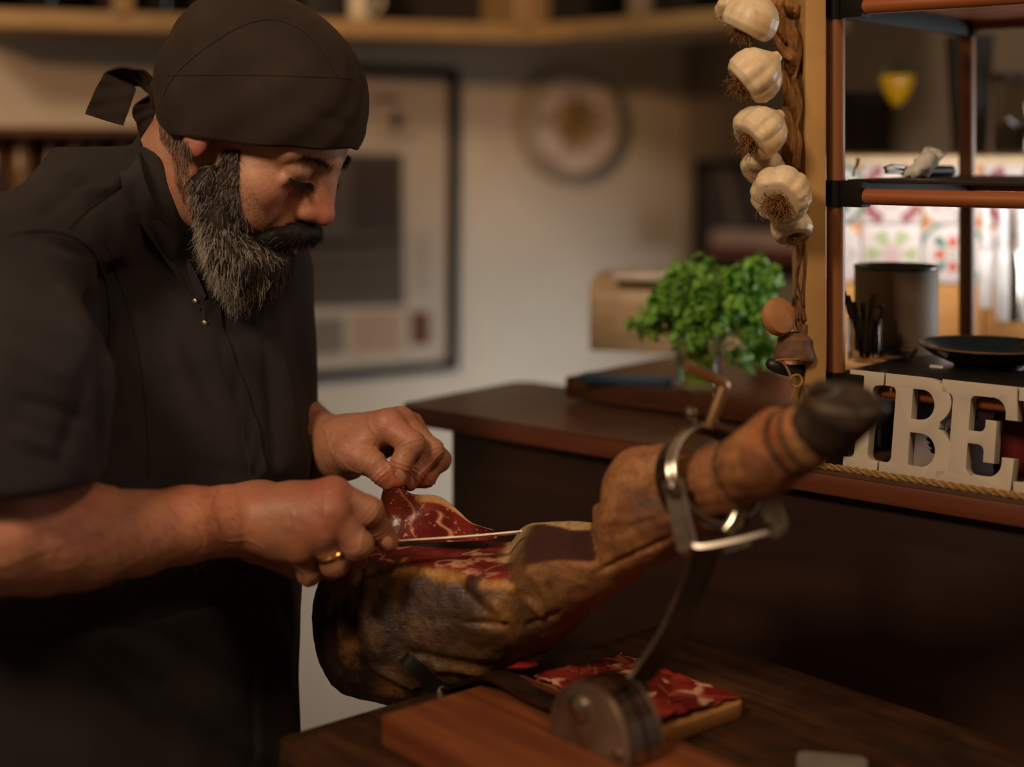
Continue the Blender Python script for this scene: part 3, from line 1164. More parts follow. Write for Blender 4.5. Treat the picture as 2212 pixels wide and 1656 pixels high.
for li, z in enumerate(ZS):
    for u in (0, SL):
        br = empty('side_bracket', sh(u, SD / 2, z))
        br.parent = su
        br.location = sh(u, SD / 2, z) - WLOC[su.name]
        for v in (0, SD):
            m = MB(); m.lathe([(0.0098, 0), (0.0118, 0), (0.0118, TH), (0.0098, TH), (0.0098, 0)], sh(u, v, z), seg=26)
            m.build('sleeve', M_BRK, br)
        m = MB(); m.box(sh(u, SD / 2, z + TH / 2 - 0.001), (0.012, SD - 0.022, TH - 0.004), RUV, 0.001)
        m.build('arm', M_BRK, br)
        for v in (0.0,):
            m = MB(); m.box(sh(u + (0.022 if u == 0 else -0.022), v, z + TH / 2), (0.024, 0.021, TH), RUV, 0.002)
            m.build('socket', M_BRK, br)
    m = MB(); rv_ = 0.016 if li == 0 else -0.002
    m.tube([sh(0.020, rv_, z + TH * 0.40), sh(SL - 0.020, rv_, z + TH * 0.40)], 0.0080, 18)
    m.build('front_rail', M_RAIL, su)
    m = MB(); m.tube([sh(0.006, SD, z + TH * 0.52), sh(SL - 0.006, SD, z + TH * 0.52)], 0.0080, 14)
    m.build('back_rail', M_RAIL, su)
    if li == 2:
        ns = 9
        for k in range(ns):
            v = 0.028 + k * (SD - 0.05) / (ns - 1)
            m = MB(); m.box(sh(SL / 2, v, z + TH - 0.004), (SL - 0.014, 0.020, 0.008), RUV, 0.0015)
            m.build('slat', M_RAIL, su)
    else:
        m = MB(); m.box(sh(SL / 2, SD / 2, z + TH - 0.001), (SL - 0.016, SD - 0.02, 0.004), RUV, 0.001)
        m.build('shelf_board', plain('black_board', (34, 29, 27), 0.35, 0, 0.5), su)
ZL1, ZL2 = ZS[0] + TH + 0.001, ZS[1] + TH + 0.001      # tops of the lower and middle boards

# ---- beige timber post beside the shelf
pp = Vector(W(1762, 500, 1.474))
pz = (ZB, 2.6)
n_ = NT('beige_paint')
b_ = n_.noise(n_.mapping((1, 1, 1)), 9, 4)
g_ = n_.noise(n_.mapping((1, 1, 1)), 60, 3)
cc_ = n_.ramp(b_, [(0.35, lin((176, 134, 78))), (0.65, lin((196, 154, 94)))])
n_.col(n_.mix(n_.ramp(g_, [(0.62, (0, 0, 0)), (0.72, (0.5, 0.5, 0.5))]), cc_, lin((130, 98, 60))))
n_.set(0.7)
m = MB(); m.box((pp.x, pp.y + 0.035, (pz[0] + pz[1]) / 2), (0.0206, 0.07, pz[1] - pz[0]), None, 0.0012)
tag(m.build('trim_1', n_.m), kind='structure')

# ---- white block letters leaning back
LT = math.radians(10)
LU = (AU * 0.995).normalized()
LZ = (EZ * math.cos(LT) + AV * math.sin(LT)).normalized()
LN = LU.cross(LZ).normalized()                         # toward the camera
if LN.y > 0: LN = -LN
LB = Vector((0.3335, 1.4905, ZB)) - AV * 0.022 + AU * 0.010
M_LETTER = NT('white_letter')
_f = M_LETTER.noise(M_LETTER.mapping((1, 1, 1)), 46, 4)
_g = M_LETTER.noise(M_LETTER.mapping((1, 1, 1)), 9, 3)
M_LETTER.col(M_LETTER.mix(M_LETTER.ramp(_f, [(0.66, (0, 0, 0)), (0.74, (0.6, 0.6, 0.6))]), M_LETTER.ramp(_g, [(0.3, lin((178, 166, 152))), (0.7, lin((196, 184, 168)))]), lin((170, 132, 92))))
M_LETTER.set(0.75, 0, 0.2)
M_LETTER = M_LETTER.m
HL = 0.098


def arc(cx, cy, rx, ry, a0, a1, n=14):
    return [(cx + rx * math.cos(math.radians(a0 + (a1 - a0) * i / n)), cy + ry * math.sin(math.radians(a0 + (a1 - a0) * i / n))) for i in range(n + 1)]


def letter(name, label, outer, holes, u0):
    off = LB + LU * u0 + EZ * 0.0005
    m = MB(); m.prism([(x * HL, y * HL) for x, y in outer], off, LU, LZ, -LN, 0.0135, 0.0007, [[(x * HL, y * HL) for x, y in h] for h in holes])
    tag(m.build(name, M_LETTER), label, 'letter', 'white wooden letters on the bar')


I_ = [(0, 0), (.43, 0), (.43, .125)] + arc(.36, .185, .06, .06, -90, -180, 5) + arc(.36, .805, .06, .06, 180, 90, 5) + [(.43, .875), (.43, 1), (0, 1), (0, .875)] + arc(.07, .805, .06, .06, 90, 0, 5) + arc(.07, .185, .06, .06, 0, -90, 5) + [(0, .125)]
letter('letter_i', 'white wooden letter I beside the shelf post', [(x * 0.87, y) for x, y in I_], [], 0.0)
B_ = [(0, 0), (.44, 0)] + arc(.44, .275, .31, .275, -90, 62, 16) + [(.60, .525)] + arc(.42, .765, .28, .235, -50, 90, 14) + [(0, 1), (0, .875)] + arc(.06, .815, .06, .06, 90, 0, 5) + arc(.06, .185, .06, .06, 0, -90, 5) + [(0, .125)]
hB1 = [(.30, .13), (.42, .13)] + arc(.42, .29, .15, .16, -90, 90, 12) + [(.30, .45)]
hB2 = [(.30, .58), (.40, .58)] + arc(.40, .73, .13, .145, -90, 90, 12) + [(.30, .875)]
letter('letter_b', 'white wooden letter B between the I and the E', B_, [hB1, hB2], 0.0385)
E_ = [(0, 0), (.74, 0), (.76, .33), (.64, .33)] + arc(.50, .27, .14, .14, 0, -90, 7) + [(.36, .13)] + arc(.36, .19, .06, .06, -90, -180, 4) + [(.30, .38), (.30, .42)] + arc(.40, .36, .06, .06, 90, 0, 4) + [(.46, .26), (.57, .26), (.57, .66), (.46, .66)] + arc(.40, .60, .06, .06, 0, -90, 4) + [(.30, .54), (.30, .82)] + arc(.36, .815, .06, .06, 180, 90, 4) + [(.52, .875)] + arc(.52, .735, .13, .14, 90, 0, 7) + [(.65, .68), (.77, .68), (.74, 1), (0, 1), (0, .875)] + arc(.06, .815, .06, .06, 90, 0, 4) + arc(.06, .185, .06, .06, 0, -90, 4) + [(0, .125)]
letter('letter_e', 'white wooden letter E right of the B', E_, [], 0.0965)
R_L = [(0, 0), (.38, 0), (.38, .125)] + arc(.34, .165, .04, .04, -90, -180, 4) + [(.30, .42), (.40, .42), (.60, 0), (.84, 0), (.84, .125), (.76, .125), (.58, .46)] + arc(.42, .72, .30, .28, -50, 90, 14) + [(0, 1), (0, .875)] + arc(.06, .815, .06, .06, 90, 0, 5) + arc(.06, .185, .06, .06, 0, -90, 5) + [(0, .125)]
hR = [(.30, .55), (.42, .55)] + arc(.42, .71, .14, .16, -90, 90, 12) + [(.30, .875)]
letter('letter_r', 'white wooden letter R cut by the right edge of the photo', R_L, [hR], 0.1715)

# ---- twisted rope along the bar's front edge
m = MB()
for s in range(3):
    pts = []
    for i in range(420):
        t = i / 419
        u = 0.575 + t * 0.60
        c = bar(u, 0.0045, ZB + 0.0036)
        a = t * 130 + s * 2 * math.pi / 3
        pts.append(c + AV * (0.0019 * math.cos(a)) + EZ * (0.0019 * math.sin(a)))
    m.tube(pts, 0.0017, 6)
e = m.build('rope', plain('jute', (150, 116, 74), 0.95, 0, 0.1, 0.3, 400, 0.3))
tag(e, 'twisted jute rope laid along the front edge of the bar', 'rope')
fr_ = MB()
for i in range(26):
    c = bar(0.575, 0.0045, ZB + 0.004)
    d = (-AU * random.uniform(.6, 1) + Vector((random.gauss(0, .4), random.gauss(0, .4), random.uniform(-.1, .5)))).normalized()
    fr_.tube([c, c + d * 0.006, c + d * 0.012 + EZ * random.uniform(-.001, .002)], [0.0005, 0.0004, 0.0002], 4)
fx = fr_.build('frayed_end', plain('jute', (150, 116, 74)), e)

# ---- on the lower board: canister, cutlery, glass dish, dark plate
def on_plane(px, py, z):
    Y = (ZC - z) * FPX / (py - HORIZON)
    return Vector(((px - CX) / FPX * Y, Y, z))


c = Vector(W(1936, 700, 1.64)); c.z = ZL1
hc_ = W(1936, 572, 1.64).z - ZL1
e = empty('canister', c, 'plain grey-brown cylindrical canister on the lower shelf', 'canister')
m = MB(); m.lathe([(0.0005, 0), (0.0452, 0), (0.0455, 0.002), (0.0455, hc_ - 0.001), (0.0448, hc_), (0.0435, hc_), (0.0435, 0.003), (0.0005, 0.003)], c, seg=56)
m.build('canister_wall', plain('canister_grey', (146, 124, 104), 0.6, 0, 0.25, 0.04), e)
m = MB(); m.lathe([(0.0456, hc_ - 0.004), (0.0462, hc_ - 0.003), (0.0462, hc_ - 0.001), (0.0456, hc_)], c, seg=56)
m.build('rim', plain('canister_rim', (60, 78, 70), 0.3), e)
c = Vector(W(1868, 780, 1.56)); c.z = ZL1
e = empty('cutlery_jar', c, 'clear jar with dark-handled cutlery on the lower shelf', 'jar')
m = MB(); m.lathe([(0.0005, 0), (0.017, 0), (0.018, 0.002), (0.0185, 0.045), (0.0176, 0.045), (0.017, 0.004), (0.0005, 0.003)], c, seg=30)
m.build('jar_wall', glass('jar_glass', (0.82, 0.80, 0.76), 0.04), e)
for k in range(11):
    a = k * 2.4
    r0, r1 = random.uniform(.002, .009), random.uniform(.008, .022)
    top = c + Vector((math.cos(a) * r1 + 0.002, math.sin(a) * r1, random.uniform(.055, .072)))
    if k in (2, 7): top = c + Vector((-0.022, 0.0 + 0.004 * k, 0.072 + 0.002 * k))
    m = MB(); m.tube([c + Vector((math.cos(a) * r0, math.sin(a) * r0, 0.004)), (c + top) / 2 + EZ * 0.004, top - (top - c) * 0.12, top], [0.0012, 0.0018, 0.0035, 0.0028], 8, squash=(0.7, 0.7, 0, 0.6))
    tag(m.build('cutlery_piece', plain('cutlery_%d' % (k % 3), [(40, 30, 24), (70, 50, 34), (30, 26, 24)][k % 3], 0.2, 0, 0.6)), 'dark handled cutlery standing in the clear jar', 'cutlery', 'cutlery in the jar')
c = on_plane(1936, 778, ZL1)
m = MB(); m.lathe([(0.0005, 0), (0.015, 0), (0.024, 0.012), (0.0235, 0.0125), (0.0145, 0.0015), (0.0005, 0.0012)], c, seg=32)
tag(m.build('glass_dish', glass('jar_glass', (0.82, 0.80, 0.76))), 'shallow clear glass dish before the canister', 'dish')
c = on_plane(2134, 790, ZL1)
e = empty('plate', c, 'dark blue stoneware plate with brown rim on the lower shelf', 'plate')
m = MB(); m.lathe([(0.030, 0.0), (0.034, 0.0), (0.0345, 0.002), (0.056, 0.0115), (0.0685, 0.0205), (0.0690, 0.0222), (0.0680, 0.0225), (0.054, 0.0145), (0.036, 0.0062), (0.0005, 0.0052), (0.0005, 0.0030), (0.030, 0.0022), (0.030, 0.0)], c, seg=64)
m.build('dish', plain('blue_stoneware', (40, 52, 60), 0.25, 0, 0.5, 0.25, 160), e)
m = MB(); m.lathe([(0.0676, 0.0226), (0.0684, 0.0231), (0.0694, 0.0226), (0.0692, 0.0212)], c, seg=64)
m.build('rim', plain('plate_rim', (120, 84, 56), 0.3), e)
c = on_plane(2008, 793, ZL1)
m = MB(); m.prism([(0, 0), (.014, .001), (.010, .010), (-.002, .007)], c, AU, AV, EZ, 0.002, 0.0004)
tag(m.build('paper_scrap', plain('paper_white', (226, 222, 216), 0.9)), 'small white paper scrap beside the dark plate', 'paper')

# ---- on the middle board: corkscrew and crumpled paper
c = on_plane(1925, 385, ZL2)
e = empty('corkscrew', c, 'steel and black waiter corkscrew on the middle shelf', 'corkscrew')
dr = (Vector(W(2085, 372, 1.66)) - Vector(W(1912, 380, 1.56))).normalized(); dr.z = 0
zc_ = ZL2 + 0.0062
a0 = Vector(W(1912, 380, 1.56)); a0.z = zc_
m = MB(); m.tube([a0 + dr * 0.034, a0 + dr * 0.05, a0 + dr * 0.10, a0 + dr * 0.125, a0 + dr * 0.128], [0.0052, 0.006, 0.0062, 0.0056, 0.003], 14)
m.build('handle', M_BLACK, e)
m = MB(); m.tube([a0 + dr * 0.036, a0 + dr * 0.012, a0 + dr * 0.002, a0 + Vector((0, 0, 0.004)), a0 + dr * 0.012 + EZ * 0.006, a0 + dr * 0.036 + EZ * 0.004], 0.0023, 10)
m.build('lever', metal('dark_steel', (120, 112, 104), 0.2), e)
c = Vector(W(1992, 383, 1.548)); c.z = ZL2
bm = bmesh.new()
bmesh.ops.create_icosphere(bm, subdivisions=3, radius=1.0)
VV = np.array([v.co for v in bm.verts])
FF = np.array([[v.index for v in f.verts] for f in bm.faces])
bm.free()
cr = 0.85 + 0.55 * vnoise(VV[:, 0] * 2.1 + 3, VV[:, 1] * 2.1, VV[:, 2] * 2.1 + 5) + 0.75 * np.abs(vnoise(VV[:, 0] * 4.5, VV[:, 1] * 4.5 + 9, VV[:, 2] * 4.5))
VV = VV * cr[:, None] * np.array([0.0135, 0.010, 0.0145]) + np.array([0, 0, 0.0125])
VV[:, 0] += 0.35 * (VV[:, 2] - 0.012)
VV[:, 2] = np.maximum(VV[:, 2], 0)
tag(obj('crumpled_paper', VV + np.array(c), FF, plain('paper_white', (196, 188, 178)), None, False), 'crumpled white paper lying on the middle shelf', 'paper')
c = Vector(W(1842, 372, 1.60)); c.z = ZL2
m = MB(); m.tube([c, c + Vector((0.002, 0, 0.008)), c + Vector((0.005, 0, 0.014)), c + Vector((0.006, 0, 0.020))], [0.0012, 0.0012, 0.0016, 0.0022], 8)
tag(m.build('garlic_stalk', plain('dry_stalk', (150, 112, 70), 0.9)), 'bit of dry stalk at the left end of the middle shelf', 'stalk')

# ---- behind the letters, on the bar: jar, red box, lamp glow, sprig
c = Vector(W(1908, 990, 1.58)); c.z = ZB
e = empty('jar', c, 'clear glass jar behind the letter I', 'jar')
m = MB(); m.lathe([(0.0005, 0), (0.026, 0), (0.028, 0.003), (0.028, 0.055), (0.024, 0.062), (0.023, 0.062), (0.027, 0.054), (0.027, 0.004), (0.0005, 0.003)], c, seg=32)
m.build('glass_wall', glass('jar_glass', (0.82, 0.80, 0.76)), e)
m = MB(); m.lathe([(0.0005, 0.004), (0.0262, 0.0045), (0.0262, 0.046), (0.0005, 0.046)], c, seg=28)
m.build('dark_filling', plain('beans', (34, 22, 16), 0.6, 0, 0.4, 0.4, 300, 0.6), e)  # dark filling added so the clear jar does not look bright
m = MB(); m.lathe([(0.0245, 0.056), (0.0255, 0.056), (0.0255, 0.066), (0.0005, 0.067)], c, seg=32)
m.build('lid', metal('dark_steel', (120, 112, 104)), e)
c = sh(0.165, 0.10, ZB)
e = empty('gift_box', c, 'dark red box behind the letters B and E', 'box')
m = MB(); m.box(c + EZ * 0.0275, (0.075, 0.05, 0.055), RUV @ Matrix.Rotation(0.3, 3, 'Z'), 0.003)
m.build('box_body', plain('dark_red', (112, 20, 24), 0.5), e)
m = MB(); m.box(c + EZ * 0.0275, (0.010, 0.0508, 0.0556), RUV @ Matrix.Rotation(0.3, 3, 'Z'), 0.0005)
m.build('ribbon_band', plain('ribbon_red', (150, 30, 30), 0.4), e)
c = sh(0.215, 0.15, ZB)
e = empty('glow_candle', c, 'lamp glow imitated by an orange-pink candle behind the letter E', 'glow_candle')
m = MB(); m.lathe([(0.0005, 0), (0.020, 0), (0.020, 0.058), (0.018, 0.060), (0.0005, 0.058)], c, seg=28)
m.build('wax', plain('pink_glow', (214, 112, 84), 0.45), e)  # warm lamp glow put into the pink colour of this stub
m = MB(); m.tube([c + EZ * 0.057, c + EZ * 0.064 + AU * 0.001], 0.0007, 6)
m.build('wick', M_BLACK, e)
# evergreen sprigs
def sprig(name, label, base, dirs, leaf, col, grp):
    e = empty(name, base, label, 'sprig', grp)
    stem = MB(); lv = MB()
    for d, ln in dirs:
        d = Vector(d).normalized()
        stem.tube([base, base + d * ln * 0.5, base + d * ln], [0.0014, 0.0012, 0.0006], 6)
        n = int(ln / 0.0032)
        for i in range(n):
            c = base + d * ln * (i + 1) / n
            for k in range(4):
                a = k * 1.57 + i * 0.8
                o = d.orthogonal().normalized()
                o = Matrix.Rotation(a, 3, d) @ o
                t = (o * 0.8 + d * 0.6).normalized()
                s = t.cross(d).normalized() * leaf * 0.32
                lv.add([c, c + t * leaf * .45 + s, c + t * leaf, c + t * leaf * .45 - s, c + t * leaf * .45 + d * leaf * .12], [[0, 1, 4], [1, 2, 4], [2, 3, 4], [3, 0, 4]])
    stem.build('stem', plain('twig', (86, 62, 40), 0.8), e)
    o = lv.build('leaves', plain('sprig_green_%d' % col[1], col, 0.45, 0, 0.4, 0.3, 90), e)
    o['kind'] = 'stuff'


sprig('evergreen_sprig', 'dark evergreen sprig right of the letter E', sh(0.248, 0.03, ZB + 0.034), [((-0.5, -0.1, 0.25), 0.030), ((-0.25, -0.3, 0.7), 0.028), ((-0.45, 0.1, -0.35), 0.030), ((0.4, -0.1, 0.3), 0.04), ((0.1, -0.2, -0.6), 0.03), ((0.5, 0, 0.8), 0.035), ((-0.2, -0.4, 0.2), 0.03)], 0.0072, (62, 76, 46), 'evergreen sprigs behind the letters')
sprig('evergreen_sprig', 'small dark sprig seen through the lower bowl of the letter B', sh(0.085, 0.05, ZB + 0.010), [((0.3, -0.2, 0.7), 0.030), ((-0.3, -0.2, 0.8), 0.030), ((0.6, 0, 0.4), 0.028), ((0, -0.3, 1), 0.026)], 0.007, (48, 60, 36), 'evergreen sprigs behind the letters')

# ================================================================== kitchen seen through the shelf
TY = 2.02
M_GROUT = plain('grout', (206, 200, 194), 0.9)


def tile_mat(kind, idx):
    n = NT('tile_' + kind)
    sep = n.n('ShaderNodeSeparateXYZ')
    n.l(n.mapping((1, 1, 1), loc=(0, 0, -0.0385)), sep.inputs[0])
    x, z = sep.outputs[0], sep.outputs[2]
    r = n.math('SQRT', n.math('ADD', n.math('MULTIPLY', x, x), n.math('MULTIPLY', z, z)))
    th = n.math('ARCTAN2', z, x)
    base = lin((226, 216, 212))
    nz = n.noise(n.mapping((40, 40, 40)), 1.0, 2)
    col = n.mix(n.ramp(nz, [(0.35, (0, 0, 0)), (0.75, (0.5, 0.5, 0.5))]), base, lin((206, 190, 188)))
    if kind == 'star':
        c4 = n.math('COSINE', n.math('MULTIPLY', th, 4.0))
        rin = n.math('MULTIPLY', n.math('GREATER_THAN', r, 0.009), n.math('LESS_THAN', r, 0.023))
        col = n.mix(n.math('MULTIPLY', n.math('GREATER_THAN', c4, 0.35), rin), col, lin((206, 92, 34)))
        rin2 = n.math('MULTIPLY', n.math('GREATER_THAN', r, 0.013), n.math('LESS_THAN', r, 0.031))
        col = n.mix(n.math('MULTIPLY', n.math('LESS_THAN', c4, -0.72), rin2), col, lin((58, 126, 104)))
        col = n.mix(n.math('LESS_THAN', r, 0.006), col, lin((190, 196, 178)))
        ro = n.math('MULTIPLY', n.math('GREATER_THAN', r, 0.040), n.math('LESS_THAN', r, 0.046))
        col = n.mix(ro, col, lin((90, 140, 120)))
        col = n.mix(n.math('GREATER_THAN', r, 0.049), col, lin((214, 140, 70)))
    elif kind == 'red':
        ro = n.math('MULTIPLY', n.math('GREATER_THAN', r, 0.029), n.math('LESS_THAN', r, 0.043))
        c4 = n.math('COSINE', n.math('MULTIPLY', th, 4.0))
        col = n.mix(n.math('MULTIPLY', ro, n.math('LESS_THAN', c4, 0.1)), col, lin((166, 110, 112)))
        col = n.mix(n.math('LESS_THAN', r, 0.008), col, lin((206, 164, 150)))
        col = n.mix(n.math('MULTIPLY', n.math('GREATER_THAN', r, 0.014), n.math('LESS_THAN', r, 0.018)), col, lin((188, 178, 170)))
    elif kind == 'green':
        c2 = n.math('COSINE', n.math('MULTIPLY', th, 6.0))
        ro = n.math('MULTIPLY', n.math('GREATER_THAN', r, 0.014), n.math('LESS_THAN', r, 0.034))
        col = n.mix(n.math('MULTIPLY', ro, n.math('GREATER_THAN', c2, -0.3)), col, lin((176, 186, 142)))
        col = n.mix(n.math('LESS_THAN', r, 0.012), col, lin((206, 178, 178)))
    elif kind == 'lily':
        c2 = n.math('COSINE', n.math('MULTIPLY', th, 5.0))
        e1 = n.math('ABSOLUTE', n.math('SUBTRACT', r, n.math('ADD', 0.022, n.math('MULTIPLY', c2, 0.008))))
        col = n.mix(n.math('LESS_THAN', e1, 0.0022), col, lin((158, 158, 166)))
        col = n.mix(n.math('LESS_THAN', r, 0.008), col, lin((212, 120, 50)))
        col = n.mix(n.math('GREATER_THAN', r, 0.044), col, lin((216, 150, 90)))
    else:
        col = n.mix(nz, lin((206, 142, 76)), lin((222, 170, 108)))
    n.col(col)
    n.set(0.18, 0, 0.5)
    return n.m


Rt = Matrix.Rotation(math.radians(-6), 3, 'Z')
t0 = Vector(W(1860, 483, TY))
TS = 0.0805
tx = Rt @ Vector((1, 0, 0))
ty = Rt @ Vector((0, 1, 0))
tw = empty('tiled_wall', t0 + EZ * (0.5 - t0.z))
tw.name = 'wall_tiled'
WLOC[tw.name] = t0 + EZ * (0.5 - t0.z)
tw['kind'] = 'structure'
zlow, zhigh = 1.0, 1.442
m = MB(); m.box(t0 + tx * 0.27 + ty * 0.045 + EZ * ((zlow + zhigh) / 2 - t0.z), (0.70, 0.08, zhigh - zlow), Rt)
m.build('wall_core', M_GROUT, tw)
tmats = {k: tile_mat(k, i) for i, k in enumerate(('star', 'red', 'green', 'lily', 'plain'))}
protos = {}
lay = {1: 'o l r l r o l'.split(), 0: 'r g r g s l s'.split()}
rows = {0: ['lily', 'red', 'lily', 'star', 'red', 'lily', 'star'], -1: ['star', 'green', 'star', 'green', 'star', 'lily', 'green'], -2: ['plain'] * 7, -3: ['plain'] * 7}
rows[0] = ['star', 'red', 'lily', 'red', 'lily', 'star', 'red']
rows[-1] = ['lily', 'green', 'star', 'lily', 'green', 'star', 'lily']
for rr, kinds in rows.items():
    for ci, kd in enumerate(kinds):
        c = t0 + tx * (TS * (ci - 0.5)) + EZ * (TS * rr)
        if c.z + TS > zhigh + 0.045: pass
        c = c - ty * 0.0
        if kd not in protos:
            m = MB(); m.box((c.x, c.y, c.z + TS / 2), (TS - 0.0022, 0.008, TS - 0.0022), Rt, 0.0012)
            protos[kd] = m.build('tile', tmats[kd], tw)
            # keep the tile's own axes aligned with its face
        else:
            copy_obj(protos[kd], (c.x, c.y, WLOC[protos[kd].name].z + TS * (rr - protos[kd]['row'])), tw)
        if 'row' not in protos[kd]: protos[kd]['row'] = rr
for p in protos.values(): del p['row']
ztile = t0.z + TS
m = MB(); m.box(t0 + tx * 0.28 + ty * 0.21 + EZ * (ztile + 0.006 - t0.z), (0.70, 0.46, 0.014), Rt, 0.002)
led = m.build('worktop_ledge', plain('cream_laminate', (196, 172, 136), 0.4))
tag(led, 'cream ledge on top of the tiled wall behind the shelf', 'ledge')
ZG = ztile + 0.0135


def on_ledge(px, v):
    q = (px - CX) / FPX
    a = t0 + ty * v
    t = (q * a.y - a.x) / (tx.x - q * tx.y)
    p = a + tx * t
    return Vector((p.x, p.y, ZG))


# wine glass with yellow drink
c = on_ledge(1938, 0.26)
k = c.y / FPX
e = empty('wine_glass', c, 'stemmed glass half full of yellow drink on the ledge', 'glass')
zb_, zt2 = ZC - (228 - HORIZON) * k - ZG, ZC - (135 - HORIZON) * k - ZG
m = MB(); m.lathe([(0.0005, 0), (0.024, 0), (0.023, 0.002), (0.004, 0.004), (0.003, 0.012), (0.003, zb_ - 0.004), (0.006, zb_), (0.020, zb_ + 0.018), (0.0265, zb_ + 0.040), (0.0255, zt2), (0.0247, zt2), (0.0255, zb_ + 0.040), (0.0190, zb_ + 0.019), (0.0005, zb_ + 0.003)], c, seg=36)
m.build('glass_bowl', glass('clear_glass', (0.95, 0.95, 0.93)), e)
n_ = NT('yellow_drink'); n_.col(lin((236, 190, 30))); n_.set(0.15); 
_nn = n_.noise(n_.mapping((20, 20, 20)), 1.0, 2); n_.l(n_.ramp(_nn, [(0.3, lin((190, 150, 22))), (0.7, lin((214, 176, 36)))]), n_.b.inputs['Base Color'])
m = MB(); m.lathe([(0.0062, zb_ - 0.0004), (0.0204, zb_ + 0.0178), (0.0269, zb_ + 0.0400), (0.0268, zb_ + 0.046), (0.0005, zb_ + 0.046)], c, seg=36)
m.build('yellow_drink', n_.m, e)
# stack of dark plates
c = on_ledge(1872, 0.32)
for i in range(11):
    m = MB(); m.lathe([(0.0005, 0), (0.030, 0), (0.060, 0.007), (0.0605, 0.0085), (0.030, 0.003), (0.0005, 0.003)], c + EZ * (i * 0.0088), seg=40)
    tag(m.build('plate', plain('dark_plate', (56, 48, 42), 0.3)), ('lowest' if i == 0 else 'topmost' if i == 10 else 'one') + ' of the dark plates stacked on the ledge', 'plate', 'stacked dark plates on the ledge')
# tall flared black vase
c = on_ledge(2094, 0.22)
k = c.y / FPX
m = MB(); m.lathe([(0.0005, 0), (0.026, 0), (0.028, 0.004), (58 * k, (330 - 75) * k), (56 * k, (330 - 75) * k), (0.024, 0.008), (0.0005, 0.006)], c, seg=4)
tag(m.build('vase', plain('vase_black', (26, 23, 23), 0.45)), 'tall flared black vase on the ledge', 'vase')
c = on_ledge(2190, 0.16)
k = c.y / FPX
e = empty('jar', c, 'tall clear jar with dark lid at the right edge of the ledge', 'jar')
m = MB(); m.lathe([(0.0005, 0), (0.027, 0), (0.029, 0.004), (0.029, 0.105), (0.028, 0.105), (0.028, 0.005), (0.0005, 0.004)], c, seg=32)
m.build('glass_wall', glass('jar_glass', (0.82, 0.80, 0.76)), e)
m = MB(); m.lathe([(0.0005, 0.0045), (0.0275, 0.0052), (0.0275, 0.045), (0.0005, 0.047)], c, seg=28)
m.build('coffee_beans', plain('beans', (34, 22, 16), 0.6, 0, 0.4, 0.4, 300, 0.6), e)
m = MB(); m.lathe([(0.0290, 0.105), (0.030, 0.105), (0.030, 0.118), (0.0005, 0.119)], c, seg=32)
m.build('lid', plain('dark_lid', (40, 30, 26), 0.4), e)
# hanging white utensils before the tiles on the right
railc = [t0 + tx * (0.155 + i * 0.0) for i in range(2)]
zr = t0.z + 0.055
r0, r1 = t0 + tx * 0.150 - ty * 0.045, t0 + tx * 0.50 - ty * 0.045
r0.z = r1.z = zr
e = empty('utensil_rail', r0, 'steel rail fixed before the tiles at the right edge', 'rail')
m = MB(); m.tube([r0, r1], 0.003, 12); m.build('bar', metal('steel'), e)
for t in (0.05, 0.95):
    q = r0.lerp(r1, t)
    m = MB(); m.tube([q, q + ty * 0.042], 0.0022, 10); m.build('bracket', metal('steel'), e)
for i, (px, kind, lab) in enumerate(((2126, 'hook', 'thin white plastic spatula hanging next to the shelf post'), (2162, 'spoon', 'white plastic ladle hanging from the rail'), (2204, 'spoon', 'white plastic ladle at the right edge of the photo'), (2182, 'steel', 'steel skimmer hanging between the white ladles'))):
    q = (px - CX) / FPX
    t = (q * r0.y - r0.x) / (tx.x - q * tx.y)
    c = r0 + tx * t - ty * (0.008 + 0.006 * (i % 2))
    mt = plain('white_plastic', (228, 224, 220), 0.35) if kind != 'steel' else metal('steel')
    e = empty('ladle' if kind != 'hook' else 'spatula', c, lab, 'utensil', 'utensils on the rail')
    m = MB()
    m.tube([c + EZ * 0.004 + ty * 0.010, c + EZ * 0.010 + ty * 0.006, c + EZ * 0.008, c - EZ * 0.01, c - EZ * 0.07, c - EZ * 0.085], [0.0022, 0.0022, 0.0024, 0.0030, 0.0052, 0.004], 10)
    m.build('handle', mt, e)
    m = MB()
    if kind == 'hook':
        m.box(c - EZ * 0.125, (0.016, 0.004, 0.075), Rt, 0.0015)
    else:
        m.lathe([(0.0005, 0.0), (0.0085, 0.004), (0.0112, 0.02), (0.0108, 0.07), (0.007, 0.095), (0.0005, 0.098)], c - EZ * 0.182, seg=22)
    m.build('head', mt, e)

# ================================================================== garlic braid
gb = empty('garlic_braid', W(1700, 520, 1.47), 'braid of white garlic bulbs with dry roots hanging beside the beige post', 'garlic')
n_ = NT('garlic_skin')
v_ = n_.mapping((1, 1, 1))
st = n_.noise(n_.mapping((70, 70, 9)), 1.0, 4, 0.6, 0.3)
bl = n_.noise(v_, 26, 4)
c1 = n_.ramp(bl, [(0.3, lin((232, 214, 184))), (0.55, lin((224, 196, 152))), (0.8, lin((206, 160, 104)))])
c1 = n_.mix(n_.ramp(st, [(0.55, (0, 0, 0)), (0.75, (0.35, 0.35, 0.35))]), c1, lin((176, 140, 104)))
sp = n_.noise(v_, 210, 2)
n_.col(n_.mix(n_.ramp(sp, [(0.72, (0, 0, 0)), (0.8, (0.7, 0.7, 0.7))]), c1, lin((150, 104, 56))))
n_.bump(st, 0.12, 0.002)
n_.set(0.42, 0, 0.4)
M_GAR = n_.m
M_ROOT = plain('garlic_roots', (140, 98, 58), 0.9, 0, 0.1, 0.35, 300)
M_HUSK = wood('dry_husk', (104, 66, 36), (172, 122, 74), (208, 160, 104), (260, 260, 22), 0.8, (0, 0, 0), 0.2, 0.5)


